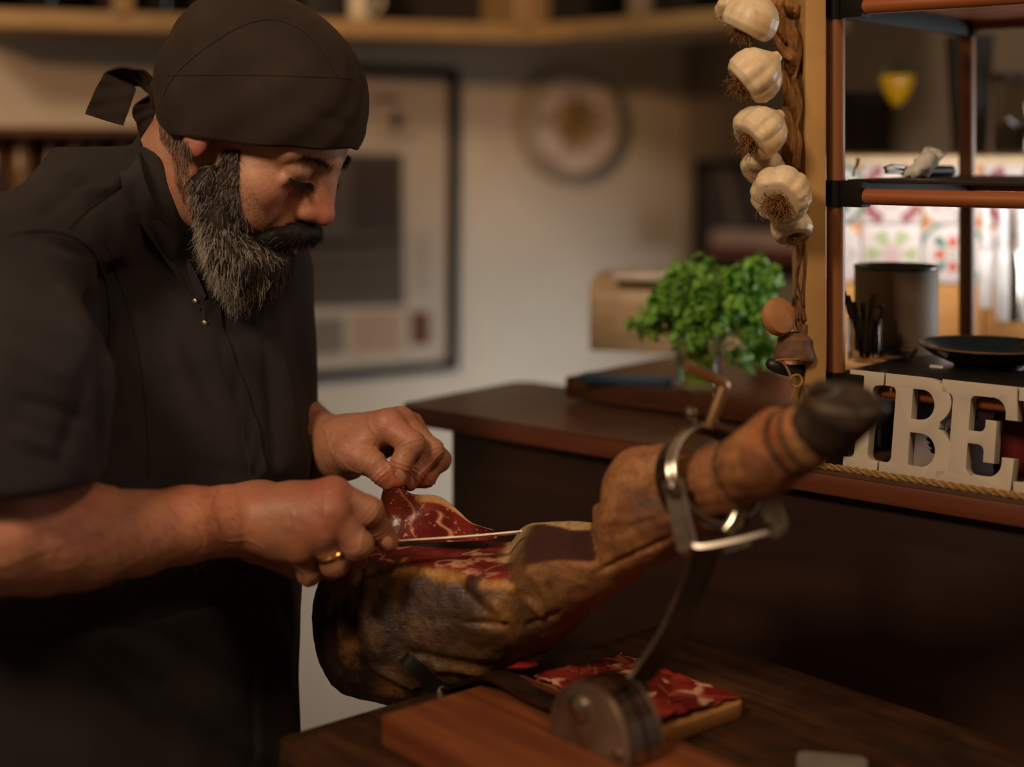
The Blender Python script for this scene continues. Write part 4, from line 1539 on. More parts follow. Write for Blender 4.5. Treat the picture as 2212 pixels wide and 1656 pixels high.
def garlic(px, py, Y, r_px, axis, lobes, seed, nroot, spin=0.0):
    """axis: from the roots to the neck (image right, depth, up)"""
    rs = random.Random(seed)
    A = Vector(axis).normalized()
    U = A.orthogonal().normalized()
    U = Matrix.Rotation(spin, 3, A) @ U
    B = A.cross(U)
    c = Vector(W(px, py, Y))
    R = S(r_px, Y) * 0.90
    nu, nv = 60, 34
    amp = [rs.uniform(0.75, 1.2) for _ in range(lobes)]
    V = []
    for i in range(nu):
        ph = 2 * math.pi * i / nu
        lo = (ph / (2 * math.pi) + 0.035 * math.sin(2 * ph + seed) + 0.02 * math.sin(3 * ph + 2 * seed)) * lobes + 2 * lobes
        li = int(lo) % lobes
        f = lo - int(lo)
        bulge = abs(math.sin(math.pi * f)) ** 0.55
        for j in range(nv):
            t = j / (nv - 1)
            # profile root dimple -> belly -> neck
            rad = float(np.interp(t, [0, .06, .16, .30, .45, .60, .74, .86, .94, 1.0], [.05, .50, .82, .99, 1.02, .95, .76, .44, .22, .15]))
            hgt = float(np.interp(t, [0, .06, .16, .30, .45, .60, .74, .86, .94, 1.0], [-.56, -.72, -.70, -.46, -.10, .26, .56, .80, .98, 1.12]))
            w = math.sin(math.pi * min(1, t * 1.05)) ** 0.6
            k = 1 - 0.13 * w * (1 - bulge) + 0.05 * w * (amp[li] - 1)
            k += 0.012 * math.sin(7 * ph + 3 * t + seed)
            V.append(c + (U * math.cos(ph) + B * math.sin(ph)) * (R * rad * k) + A * (R * 0.92 * hgt))
    b = obj('bulb', V, grid_faces(nu, nv, True), M_GAR, gb, True)
    if nroot:
        P = []
        for i in range(nroot):
            q = c - A * (R * 0.60) + (U * rs.gauss(0, .16) + B * rs.gauss(0, .16)) * R
            d = (-A * 1.0 + U * rs.gauss(0, .6) + B * rs.gauss(0, .6)).normalized()
            ln = R * rs.uniform(.35, .85)
            line = [q]
            for k in range(6):
                d = (d + Vector((rs.gauss(0, .45), rs.gauss(0, .45), rs.gauss(-.10, .45)))).normalized()
                q = q + d * ln / 6
                line.append(q)
            P.append([tuple(p) for p in line])
        V, F, C = tubes(np.array(P), 0.00052, np.ones((nroot, 3)), 4)
        o = obj('roots', V, F, M_ROOT, b, True)
        o['kind'] = 'stuff'
    return b


GY = 1.462
garlic(1586, 22, GY + .022, 44, (0.6, 0.5, 0.6), 8, 1, 40)
garlic(1624, 34, GY - .006, 68, (0.45, -0.1, 0.9), 7, 2, 50, 0.3)
garlic(1634, 158, GY - .014, 69, (0.75, -0.05, 0.62), 7, 3, 150, 0.5)
garlic(1646, 282, GY - .014, 68, (0.72, 0.28, 0.62), 7, 4, 110, 0.9)
garlic(1652, 358, GY + .034, 54, (0.5, 0.5, 0.7), 8, 5, 20)
garlic(1690, 416, GY - .026, 73, (0.42, 0.76, 0.50), 10, 6, 200, 0.2)
garlic(1708, 486, GY + .012, 50, (-0.2, 0.5, 0.85), 7, 7, 60)
# braided dry stalks
for k, (pts, w) in enumerate([
    ([(1690, -10, .0), (1668, 30, -.004), (1680, 75, -.004), (1700, 100, .004)], .0085),
    ([(1676, 0, .01), (1690, 60, .004), (1712, 95, .0), (1690, 150, -.002)], .009),
    ([(1670, 75, -.006), (1690, 108, -.010), (1712, 125, -.006), (1706, 160, .004)], .0125),
    ([(1712, 60, .008), (1722, 110, .006), (1706, 190, .008), (1716, 240, .010)], .0075),
    ([(1735, 50, .012), (1731, 100, .012), (1720, 170, .012)], .0085),
    ([(1688, 140, -.002), (1696, 180, -.006), (1706, 215, -.004), (1700, 260, .004)], .010),
    ([(1712, 180, .006), (1722, 220, .002), (1712, 275, .0), (1704, 310, .008)], .009),
    ([(1692, 230, .0), (1700, 275, -.006), (1716, 320, -.004), (1722, 350, .004)], .010),
    ([(1722, 270, .006), (1726, 310, -.002), (1720, 350, -.002), (1724, 370, .004)], .0085),
    ([(1682, 0, .02), (1716, 30, .02), (1726, 10, .016)], .010),
    ([(1700, 300, .006), (1708, 360, .008), (1726, 400, .010)], .010)]):
    P = [Vector(W(x, y, GY + 0.020 + dz)) for x, y, dz in pts]
    Q = spline(P, 18)
    V, nw = [], 7
    for i in range(18):
        t = i / 17
        wd = w * (0.35 + 0.65 * math.sin(math.pi * min(1, 0.12 + t * 0.86))) * 0.82
        T = Vector(Q[min(i + 1, 17)]) - Vector(Q[max(i - 1, 0)])
        T.normalize()
        side = T.cross(Vector((0.2 * math.sin(k), -1, 0.1))).normalized()
        tw_ = Matrix.Rotation(0.9 * math.sin(k * 2.1 + 2.2 * t), 3, T)
        side = tw_ @ side
        nn = side.cross(T)
        for j in range(nw):
            v = (j / (nw - 1) - 0.5) * 2
            V.append(Vector(Q[i]) + side * (v * wd) + nn * (wd * 0.45 * (1 - v * v) + 0.0006 * math.sin(9 * v + k)))
    V2 = [p + Vector((0, 0.0011, 0)) for p in V]
    F = grid_faces(18, nw)
    q = len(V)
    Fb = [[a + q for a in reversed(f)] for f in F]
    sd = []
    for i in range(17):
        sd.append([i * nw, i * nw + q, (i + 1) * nw + q, (i + 1) * nw])
        sd.append([i * nw + nw - 1, (i + 1) * nw + nw - 1, (i + 1) * nw + nw - 1 + q, i * nw + nw - 1 + q])
    obj('dry_stalk', V + V2, F + Fb + sd, M_HUSK, gb, True)

# ---- string with dried gourd cups below the garlic
hb = empty('string_bundle', W(1715, 700, 1.475), 'twine string with dried brown cups and a small ring under the garlic', 'string')
M_TW = plain('brown_twine', (92, 62, 40), 0.9)
for path in ([(1722, 528), (1727, 560), (1720, 590), (1726, 625), (1735, 660)], [(1737, 528), (1730, 560), (1722, 600), (1718, 640), (1722, 680)], [(1738, 540), (1736, 600), (1730, 650), (1728, 690)], [(1712, 668), (1713, 645), (1720, 638), (1726, 655), (1722, 690)]):
    m = MB(); m.tube([Vector(p) for p in spline([W(x, y, 1.472 + 0.004 * math.sin(y)) for x, y in path], 16)], 0.0011, 6)
    m.build('twine', M_TW, hb)
m = MB()
c = Vector(W(1680, 684, 1.470))
ax = Vector((0.45, -0.85, 0.18)).normalized()
m.lathe([(0.0005, 0.0105), (0.010, 0.0100), (0.0165, 0.0075), (0.0190, 0.0035), (0.0192, 0.0), (0.0185, -0.0015), (0.0005, -0.002)], c, ax, 36)
m.build('wooden_disc', plain('disc_wood', (176, 122, 72), 0.6), hb)
c = Vector(W(1716, 775, 1.48))
m = MB(); m.lathe([(0.0005, 0), (0.020, 0), (0.021, 0.004), (0.0175, 0.014), (0.0175, 0.020), (0.012, 0.026), (0.010, 0.0265), (0.010, 0.020), (0.0005, 0.018)], c, (0.05, 0.05, 1), 32)
m.build('gourd_cup', plain('gourd', (110, 78, 56), 0.7, 0, 0.3, 0.25, 90, 0.4), hb)
for path, r in (([(1688, 712), (1700, 728), (1716, 740), (1732, 728), (1738, 700)], .004), ([(1722, 660), (1726, 700), (1738, 725)], .0035), ([(1716, 640), (1728, 670), (1736, 690)], .004)):
    m = MB(); m.tube([Vector(p) for p in spline([W(x, y, 1.474) for x, y in path], 14)], [r * (0.6 + 0.4 * math.sin(0.2 + i * 0.2)) for i in range(14)], 8)
    m.build('dry_pod', plain('pod', (120, 84, 54), 0.8, 0, 0.2, 0.3, 120), hb)
m = MB(); m.tube([Vector(p) for p in spline([W(1660, 782, 1.468), W(1678, 792, 1.462), W(1705, 800, 1.468), W(1738, 800, 1.482)], 18)], [0.0042, 0.0052] + [0.006] * 16, 10, squash=(0, 1, 0, 0.5))
m.build('black_strap', M_BLACK, hb)
m = MB(); m.tube([Vector(p) for p in spline([W(1676, 778, 1.460), W(1692, 776, 1.456), W(1716, 776, 1.457), W(1740, 774, 1.466)], 14)], 0.0011, 6)
m.build('twine', plain('light_twine', (150, 106, 66), 0.9), hb)
m = MB(); m.tube([Vector(p) for p in spline([W(1690, 780, 1.458), W(1700, 795, 1.458), W(1708, 812, 1.458)], 10)], 0.0013, 6)
m.build('twine', plain('light_twine', (150, 106, 66)), hb)
c = Vector(W(1720, 822, 1.458))
m = MB(); m.tube([c + Vector((math.cos(a) * 0.0058, 0.001 * math.sin(2 * a), math.sin(a) * 0.0058)) for a in np.linspace(0, 6.283, 26)], 0.0014, 8)
m.build('ring', plain('light_twine', (150, 106, 66)), hb)
m = MB(); m.tube([Vector(p) for p in spline([W(1716, 836, 1.458), W(1714, 850, 1.456), W(1708, 862, 1.456)], 8)], 0.0009, 6)
m.build('twine', plain('light_twine', (150, 106, 66)), hb)
# ================================================================== TABLE, HAM STAND, HAM, PLATTER
ZT = ZC - 0.50
_b = math.radians(50)
TU = Vector((math.cos(_b), -math.sin(_b), 0))
TVv = Vector((math.sin(_b), math.cos(_b), 0))
RT = Matrix((TU, TVv, EZ)).transposed()
A0 = Vector((-0.2008, 1.25, 0))


def tb(u, v, z):
    return A0 + TU * u + TVv * v + EZ * z


M_TABLE = wood('table_wood', (44, 27, 16), (66, 41, 24), (98, 64, 37), (4, 36, 36), 0.45, (0, 0, math.radians(50)), 0.4, 0.4, 0.7, (22, 13, 9))
tbl = empty('side_table', tb(0.5, 0.24, 0), 'dark worn wooden table under the ham stand', 'table')
for k in range(5):                                   # plank top
    m = MB()
    v0 = k * 0.0935
    if k == 0:
        poly = rounded(0, 1.05, 0, 0.0930, 0.012, 5)
        poly = [(u, v if v < 0.05 else 0.0930) for u, v in poly]
    else:
        poly = [(0, v0), (1.05, v0), (1.05, v0 + 0.0930), (0, v0 + 0.0930)]
    m.prism(poly, A0 + EZ * (ZT - 0.028), TU, TVv, EZ, 0.028, 0.0012)
    m.build('plank', M_TABLE, tbl)
m = MB(); m.box(tb(0.525, 0.234, ZT - 0.058), (0.93, 0.38, 0.058), RT)
m.build('apron_frame', M_TABLE, tbl)
for (u, v) in ((0.06, 0.05), (0.99, 0.05), (0.06, 0.42), (0.99, 0.42)):
    m = MB(); m.box(tb(u, v, (ZT - 0.03) / 2), (0.05, 0.05, ZT - 0.03), RT, 0.003)
    m.build('leg', M_TABLE, tbl)

# ---- ham stand
M_BOARD = wood('stand_board_wood', (92, 46, 25), (128, 70, 40), (158, 94, 56), (3, 46, 46), 0.38, (0, 0, math.radians(50)), 0.45, 0.1)
M_STEEL = metal('stand_steel', (172, 162, 150), 0.2)
M_DSTEEL = metal('stand_steel_dark', (128, 114, 102), 0.36)
Bd0 = Vector((-0.1114, 1.238, 0))


def bd_(u, v, z):
    return Bd0 + TU * u + TVv * v + EZ * z


ZBD = ZT + 0.024
hs = empty('ham_stand', bd_(0.24, 0.075, ZT), 'steel ham holder with curved arm and ring on a reddish wooden board', 'ham stand')
m = MB(); m.prism(rounded(0, 0.50, 0, 0.155, 0.006, 4), Bd0 + EZ * (ZT + 0.0003), TU, TVv, EZ, 0.0237, 0.0015)
m.build('base_board', M_BOARD, hs)
m = MB(); m.prism([(0.012, 0.148), (0.49, 0.148), (0.49, 0.150), (0.012, 0.150)], Bd0 + EZ * (ZBD - 0.0004), TU, TVv, EZ, 0.0006)
m.build('groove', plain('groove_dark', (60, 28, 14), 0.7), hs)

# pivot: two half-round cheeks with a bridge between them
cb = bd_(0.205, 0.035, ZBD)
for v in (0.088, 0.124):
    poly = [(-0.040, 0), (0.052, 0)] + arc(0.006, 0.004, 0.046, 0.049, 0, 168, 22)
    m = MB(); m.prism(poly, bd_(0.160, v, ZBD), TU, EZ, -TVv, 0.004, 0.0008)
    m.build('pivot_cheek', metal('cheek_steel', (168, 146, 126), 0.5), hs)
for v0, w in ((0.0885, 0.0140), (0.1050, 0.0140)):
    V, n_ = [], 24
    for i in range(n_):
        a = math.radians(-2 + 118 * i / (n_ - 1))
        for q in (0, 1):
            for rr in (0.0, 0.003):
                V.append(bd_(0.160 + 0.006 + (0.0445 + rr) * math.cos(a), v0 + w * q, ZBD + 0.004 + (0.0475 + rr) * math.sin(a)))
    F = []
    for i in range(n_ - 1):
        a, b = i * 4, (i + 1) * 4
        F += [[a + 1, a + 3, b + 3, b + 1], [a, b, b + 2, a + 2], [a, a + 1, b + 1, b], [a + 2, b + 2, b + 3, a + 3]]
    F += [[0, 2, 3, 1], [(n_ - 1) * 4 + k for k in (0, 1, 3, 2)]]
    obj('pivot_band', V, F, M_STEEL, hs, True, angle=40)
m = MB(); m.lathe([(0.0005, 0.0052), (0.007, 0.0048), (0.0108, 0.0030), (0.0115, 0.0), (0.0005, 0)], bd_(0.156, 0.0840, ZBD + 0.031), -TVv, 30)
m.build('rivet', metal('rivet_steel', (176, 164, 150), 0.3), hs)
m = MB(); m.lathe([(0.0005, 0.003), (0.0045, 0.002), (0.005, 0), (0.0005, 0)], bd_(0.200, 0.0840, ZBD + 0.008), -TVv, 20)
m.build('rivet', M_STEEL, hs)
m = MB(); m.lathe([(0.0005, 0.012), (0.009, 0.012), (0.010, 0.010), (0.010, 0.0), (0.0005, 0)], bd_(0.172, 0.1245, ZBD + 0.040), TVv, 24)
m.build('knob', M_BLACK, hs)


def strip(name, pts, wdir, width, thick, mat, parent, n=40):
    """flat steel strip swept along pts, width along wdir"""
    Q = spline(pts, n)
    V = []
    for i in range(n):
        T = Vector(Q[min(i + 1, n - 1)] - Q[max(i - 1, 0)]).normalized()
        w = wdir(i / (n - 1)) if callable(wdir) else Vector(wdir)
        w = (w - T * w.dot(T)).normalized()
        nn = T.cross(w)
        wd = width(i / (n - 1)) if callable(width) else width
        c = Vector(Q[i])
        for a, b in ((-1, -1), (1, -1), (1, 1), (-1, 1)):
            V.append(c + w * (a * wd / 2) + nn * (b * thick / 2))
    F = []
    for i in range(n - 1):
        for k in range(4):
            k2 = (k + 1) % 4
            F.append([i * 4 + k, i * 4 + k2, (i + 1) * 4 + k2, (i + 1) * 4 + k])
    F += [[3, 2, 1, 0], [(n - 1) * 4 + k for k in range(4)]]
    return obj(name, V, F, mat, parent, True, angle=40)


strip('arm', [W(1270, 1535, 1.194), W(1325, 1505, 1.190), W(1388, 1455, 1.188), W(1440, 1385, 1.190), W(1478, 1310, 1.190), W(1505, 1245, 1.190), W(1524, 1185, 1.190)], TVv * 1.0 + Vector((0.25, 0, 0)), lambda t: 0.024 + 0.004 * t, 0.004, M_DSTEEL, hs, 50)
# spike plate running to the left end, under the ham
strip('spike_arm', [bd_(0.15, 0.106, ZBD + 0.028), bd_(0.11, 0.110, ZBD + 0.014), bd_(0.06, 0.116, ZBD + 0.008), bd_(0.015, 0.112, ZBD + 0.012), W(955, 1490, 1.372)], TVv, 0.022, 0.004, M_DSTEEL, hs)
# ring around the shank
LEGA = (Vector(W(1650, 990, 1.175)) - Vector(W(1400, 1110, 1.28))).normalized()
RC = Vector(W(1536, 1032, 1.218))
ringN = (LEGA + Vector((-0.12, -0.25, 0.05))).normalized()
ru = (EZ - ringN * ringN.z).normalized()
rv = ringN.cross(ru)


def ring_pts(c, r, a0=0, a1=360, n=56):
    return [c + (ru * math.cos(math.radians(a0 + (a1 - a0) * i / n)) + rv * math.sin(math.radians(a0 + (a1 - a0) * i / n))) * r for i in range(n + 1)]


m = MB(); m.tube(ring_pts(RC + ringN * 0.006, 0.0420), 0.0032, 10); m.build('ring', M_STEEL, hs)
m = MB(); m.tube(ring_pts(RC + ringN * 0.0130, 0.0405), 0.0029, 10); m.build('ring', M_STEEL, hs)
V = []
n_ = 56
for i in range(n_):
    a = 2 * math.pi * i / n_
    d = ru * math.cos(a) + rv * math.sin(a)
    for (r, h) in ((0.0420, -0.016), (0.0438, -0.016), (0.0438, 0.006), (0.0420, 0.006)):
        V.append(RC + d * r + ringN * h)
F = []
for i in range(n_):
    a, b = i * 4, ((i + 1) % n_) * 4
    for k in range(4):
        F.append([a + k, a + (k + 1) % 4, b + (k + 1) % 4, b + k])
obj('ring_band', V, F, M_DSTEEL, hs, True, angle=40)
# U bracket carrying the ring
ub = [W(1456, 1040, 1.196), W(1466, 1100, 1.192), W(1484, 1170, 1.188), W(1494, 1186, 1.187), W(1530, 1184, 1.184), W(1600, 1168, 1.178), W(1660, 1148, 1.172), W(1676, 1136, 1.170), W(1672, 1112, 1.172), W(1656, 1078, 1.180)]
strip('bracket', ub, ringN, 0.026, 0.0034, metal('bracket_steel', (204, 194, 182), 0.4), hs, 70)
m = MB(); m.lathe([(0.0005, 0.005), (0.005, 0.004), (0.007, 0.001), (0.007, 0), (0.0005, 0)], W(1455, 1054, 1.184), (-0.3, -0.9, 0.15), 20)
m.build('rivet', M_STEEL, hs)
strip('bracket_leg', [W(1455, 1038, 1.188), W(1464, 1085, 1.186), W(1474, 1135, 1.184), W(1486, 1186, 1.182)], (0.95, -0.25, 0.15), 0.0165, 0.003, metal('leg_steel', (176, 164, 150), 0.42), hs, 16)
strip('bracket_plate', [W(1572, 1190, 1.180), W(1628, 1172, 1.174)], ringN, 0.022, 0.004, M_STEEL, hs, 6)
m = MB(); m.tube([W(1598, 1060, 1.20), W(1604, 1085, 1.196), W(1585, 1130, 1.190), W(1568, 1150, 1.188)], [0.006, 0.0085, 0.0090, 0.0075], 14)
m.build('lock_bolt', M_STEEL, hs)
# bent handle screw and small eye screw on top
hp = [W(1532, 922, 1.222), W(1545, 885, 1.222), W(1560, 845, 1.222), W(1563, 832, 1.222), W(1553, 822, 1.221), W(1520, 806, 1.216), W(1483, 789, 1.210)]
m = MB(); m.tube([Vector(p) for p in spline(hp, 40)], 0.0050, 14); m.build('handle', metal('bronze_steel', (206, 168, 128), 0.36), hs)
m = MB()
q0, q1 = Vector(W(1530, 926, 1.222)), Vector(W(1545, 884, 1.222))
for i in range(9):
    q = q0.lerp(q1, i / 9)
    m.lathe([(0.0035, 0), (0.0050, 0.0006), (0.0035, 0.0012)], q, (q1 - q0), 14)
m.build('thread', M_DSTEEL, hs)
m = MB(); m.tube([W(1504, 930, 1.226), W(1497, 905, 1.226)], 0.0022, 10); m.build('eye_screw', M_STEEL, hs)
qe = Vector(W(1493, 893, 1.226))
m = MB(); m.lathe([(0.0005, -0.0050), (0.004, -0.004), (0.0055, 0), (0.0045, 0.0045), (0.0005, 0.006)], qe, (-0.2, -0.5, 0.8), 18); m.build('eye_screw_head', M_STEEL, hs)

# ---- the ham
ham = empty('cured_ham', W(960, 1500, 1.44), 'whole cured ham with black hoof clamped in the steel stand, half carved', 'ham')
HAMN = [(800, 1304, 1.470, .048), (808, 1384, 1.462, .0490), (902, 1330, 1.440, .0765), (1005, 1305, 1.415, .0700), (1110, 1268, 1.385, .0600), (1205, 1222, 1.355, .0465), (1300, 1188, 1.320, .0340), (1400, 1122, 1.282, .0335), (1480, 1078, 1.250, .0285), (1560, 1040, 1.212, .0258), (1650, 992, 1.175, .0248), (1735, 945, 1.143, .0235)]
pts = [np.array(W(*q[:3])) for q in HAMN]
Rh = arm_frame_h = None
x_ = pts[-1] - pts[2]; x_ /= np.linalg.norm(x_)
z_ = np.array([0, 0, 1.0]); z_ -= x_ * (z_ @ x_); z_ /= np.linalg.norm(z_)
y_ = np.cross(z_, x_)
HRm = np.stack([x_, y_, z_], 1)
o_ = pts[2]
Lc = np.array([HRm.T @ (p - o_) for p in pts])
hm = SDF(Lc.min(0) - 0.085, Lc.max(0) + np.array([0.045, 0.085, 0.085]), 0.0021, o_, HRm)
lh = lambda q: hm.loc(W(*q[:3]))
P_ = [hm.loc(p) for p in pts]
rs_ = [q[3] for q in HAMN]
for i in range(len(P_) - 1):
    if i == 0: hm.cone(P_[0], P_[1], rs_[0], rs_[1], 0.02)
    elif i == 1:
        hm.cone(P_[0], P_[2], rs_[0], rs_[2], 0.03)
        hm.cone(P_[1], P_[2], rs_[1], rs_[2], 0.03)
    else: hm.cone(P_[i], P_[i + 1], rs_[i], rs_[i + 1], 0.02)
hm.ell(lh((1388, 1050, 1.280)), (0.030, 0.024, 0.034), 0.010)
hm.ell(lh((1352, 1068, 1.288)), (0.020, 0.020, 0.024), 0.012)                  # hock
hm.cone(lh((1368, 1028, 1.282)), lh((1428, 1000, 1.268)), 0.0185, 0.0165, 0.010)
hm.ell(lh((1675, 925, 1.172)), (0.020, 0.016, 0.016), 0.010)                   # dew claw knuckle
hm.cone(lh((1735, 945, 1.143)), lh((1772, 925, 1.130)), 0.0230, 0.0215, 0.010)
hm.ell(lh((1185, 1300, 1.352)), (0.020, 0.018, 0.016), 0.02)                   # joint lump
hm.ell(lh((800, 1432, 1.440)), (0.030, 0.030, 0.020), 0.02)
hm.ell(lh((884, 1456, 1.430)), (0.038, 0.034, 0.018), 0.02)
# carved flat
ZCUT = 1.1135
cutp = np.array(W(1098, 1180, 1.40))
x, y, z = hm.xyz((slice(None),) * 3)
Xw = hm.R[0, 0] * x + hm.R[0, 1] * y + hm.R[0, 2] * z + hm.o[0]
Yw = hm.R[1, 0] * x + hm.R[1, 1] * y + hm.R[1, 2] * z + hm.o[1]
Zw = hm.R[2, 0] * x + hm.R[2, 1] * y + hm.R[2, 2] * z + hm.o[2]
wob = 0.002 * np.sin(Xw * 90) * np.sin(Yw * 70)
d1_ = ZCUT + wob - Zw
d2_ = (Xw - cutp[0]) * 0.86 - (Zw - ZCUT) * 0.52
hm.put(np.maximum(d1_, d2_).astype(np.float32), (slice(None),) * 3, 0.007, 'cut')
d3_ = (ZCUT + 0.011) + 0.40 * (Xw - cutp[0]) + 0.12 * (Yw - 1.37) + 0.003 * np.sin(Xw * 60) - Zw
d4_ = np.maximum((Xw - (cutp[0] + 0.076)) * 0.97 + (Zw - ZCUT - 0.05) * 0.12, -(Xw - cutp[0] + 0.02))
hm.put(np.maximum(d3_, d4_).astype(np.float32), (slice(None),) * 3, 0.006, 'cut')
del Xw, Yw, Zw, d1_, d2_, d3_, d4_, wob
AV2, AF2 = hm.mesh(2)
AVw = hm.world(AV2)
AF2 = AF2 if True else AF2
nrm = vnormals(AVw, AF2)
if (nrm * (AVw - AVw.mean(0))).sum() < 0:
    AF2 = AF2[:, ::-1]; nrm = -nrm
hpx_ = np.stack([CX + FPX * AVw[:, 0] / AVw[:, 1], HORIZON - FPX * (AVw[:, 2] - ZC) / AVw[:, 1]], 1)
t_ = (AVw - pts[2]) @ x_
rough_ = 1 - smoothstep(0.16, 0.30, t_)
upn = nrm[:, 2]
cutm = smoothstep(0.82, 0.93, upn) * (1 - smoothstep(0.004, 0.012, np.abs(AVw[:, 2] - ZCUT))) * (AVw[:, 0] < cutp[0] + 0.02)
cut2 = smoothstep(0.75, 0.9, upn) * (AVw[:, 2] > ZCUT + 0.012) * (AVw[:, 0] > cutp[0] - 0.02) * (AVw[:, 0] < cutp[0] + 0.085) * (t_ < 0.25)
disp = (0.0026 * fbm(AVw, 20, 3) + 0.0007 * fbm(AVw + 3.1, 90, 2)) * rough_ + 0.0006 * fbm(AVw, 60, 3)
# long tendon ridges on the shank
disp += (1 - rough_) * 0.0004 * np.sin(np.arctan2((AVw - pts[2]) @ y_, (AVw - pts[2]) @ z_) * 9 + 3 * fbm(AVw, 25, 2))


def crease(x0, y0, x1, y1, w, amp):
    d = np.array([x1 - x0, y1 - y0], float); Ln = np.linalg.norm(d); d /= Ln
    q = hpx_ - np.array([x0, y0]); t = (q @ d) / Ln
    e = q[:, 0] * -d[1] + q[:, 1] * d[0]
    return amp * np.exp(-(e / w) ** 2) * smoothstep(-.1, .15, t) * (1 - smoothstep(.85, 1.1, t)) * (nrm[:, 1] < 0.3)


for a_ in [(780, 1215, 760, 1330, 9, -.004), (760, 1330, 770, 1460, 12, -.003), (800, 1225, 785, 1340, 10, .003), (1005, 1345, 1100, 1352, 7, -.003), (1105, 1280, 1125, 1360, 8, -.003), (1135, 1300, 1180, 1340, 8, .003),
           (1065, 1300, 1090, 1345, 10, .003), (940, 1210, 1060, 1330, 10, -.002), (1130, 1360, 1210, 1320, 7, -.003), (1290, 1235, 1450, 1160, 6, -.003), (1300, 1130, 1420, 1110, 7, .002), (880, 1410, 1060, 1440, 9, -.003), (800, 1440, 900, 1490, 8, .003),
           (930, 1440, 1060, 1455, 7, .003)]:
    disp += crease(*a_)
disp *= (1 - 0.85 * np.clip(cutm + cut2, 0, 1))
AVw = AVw + nrm * disp[:, None]
C_ = lambda c: np.array(lin(c)[:3])
dark, brown, ochre, gold, shank, rind, greyb = C_((44, 29, 19)), C_((70, 46, 29)), C_((102, 70, 40)), C_((164, 116, 58)), C_((164, 110, 70)), C_((138, 88, 56)), C_((108, 92, 82))
n1_ = fbm(AVw, 16, 4) * 0.5 + 0.5
n2_ = fbm(AVw + 9.0, 48, 3) * 0.5 + 0.5
n3_ = fbm(AVw + 4.0, 120, 3) * 0.5 + 0.5
col = np.tile(dark, (len(AVw), 1))
bl_ = lambda c, k, w: c * (1 - w[:, None]) + k * w[:, None]
col = bl_(col, brown, smoothstep(0.35, 0.65, n1_))
col = bl_(col, ochre, smoothstep(0.52, 0.80, n2_) * 0.7)
col = bl_(col, dark * 0.7, smoothstep(0.60, 0.85, n3_) * 0.6)
for (gx, gy, gr, am) in ((1075, 1335, 38, .95), (1165, 1320, 32, .8), (1085, 1290, 22, .6), (760, 1395, 16, .8), (775, 1300, 20, .6), (785, 1240, 20, .5), (1030, 1450, 50, .8), (960, 1478, 40, .7), (845, 1485, 35, .7), (930, 1225, 30, .5), (1100, 1240, 30, .4), (1180, 1210, 50, .45)):
    w = np.exp(-((hpx_ - np.array([gx, gy])) ** 2).sum(1) / gr ** 2) * am * (nrm[:, 1] < 0.2) * (0.6 + 0.5 * n2_)
    col = bl_(col, gold, np.clip(w, 0, 1))
ws = smoothstep(0.13, 0.26, t_)
sc = np.tile(shank, (len(AVw), 1))
sc = bl_(sc, rind, smoothstep(0.4, 0.7, n1_))
sc = bl_(sc, C_((196, 140, 84)), smoothstep(0.55, 0.8, n2_) * 0.5)
sc = bl_(sc, greyb, np.exp(-((hpx_ - np.array([1410, 1085])) ** 2 / np.array([40, 24]) ** 2).sum(1)) * 0.8)
sc = bl_(sc, C_((172, 90, 50)), np.exp(-((hpx_ - np.array([1660, 930])) ** 2).sum(1) / 45 ** 2) * 0.7)
sc = bl_(sc, C_((190, 148, 84)), smoothstep(1690, 1740, hpx_[:, 0]) * 0.5)
col = bl_(col, sc, ws)
# carved meat and its fat edge
meat = bl_(np.tile(C_((112, 26, 26)), (len(AVw), 1)), C_((150, 46, 40)), smoothstep(0.4, 0.7, n2_))
mf = np.abs(fbm(AVw + 2.0, 30, 3))
meat = bl_(meat, C_((214, 150, 120)), (1 - smoothstep(0.02, 0.10, mf)) * 0.9)
col = bl_(col, meat, np.clip(cutm, 0, 1))
col = bl_(col, bl_(np.tile(C_((70, 36, 34)), (len(AVw), 1)), C_((198, 164, 118)), smoothstep(-0.003, 0.003, (AVw - pts[5]) @ y_ - 0.021 + 0.022 * (n1_ - 0.5))), np.clip(cut2, 0, 1))
rimw = np.exp(-((AVw[:, 2] - (ZCUT - 0.006)) / 0.005) ** 2) * (1 - cutm) * (hpx_[:, 0] > 840) * (hpx_[:, 0] < 1110) * (nrm[:, 1] < 0.4)
col = bl_(col, bl_(np.tile(C_((76, 22, 24)), (len(AVw), 1)), C_((200, 140, 70)), smoothstep(0.45, 0.6, n2_)), np.clip(rimw, 0, 1) * 0.85)
fatw = np.exp(-((hpx_[:, 0] - 1116 - 0.55 * (1160 - hpx_[:, 1])) / 15) ** 2) * (hpx_[:, 1] < 1215) * (hpx_[:, 1] > 1110)
col = bl_(col, C_((206, 172, 124)), np.clip(fatw, 0, 1) * 0.9)
n_ = NT('ham_surface')
cc_ = n_.attr()
f_ = n_.noise(n_.mapping((1, 1, 1)), 190, 5, 0.65)
n_.col(n_.mix(n_.ramp(f_, [(0.40, (0, 0, 0)), (0.7, (0.45, 0.45, 0.45))]), cc_, lin((40, 24, 14))))
g_ = n_.noise(n_.mapping((1, 1, 1)), 70, 5, 0.6)
h_ = n_.noise(n_.mapping((30, 30, 160), (0.4, 0.5, 0.3)), 3.0, 4, 0.7, 1.2)
n_.bump(n_.math('ADD', n_.math('ADD', f_, g_), h_), 0.45, 0.0018)
n_.l(n_.ramp(g_, [(0.35, (0.34,) * 3), (0.7, (0.6,) * 3)]), n_.b.inputs['Roughness'])
n_.b.inputs['Specular IOR Level'].default_value = 0.5
obj('ham_body', AVw, AF2, n_.m, ham, True, col)
HAMB = bvh_of(AVw, AF2)


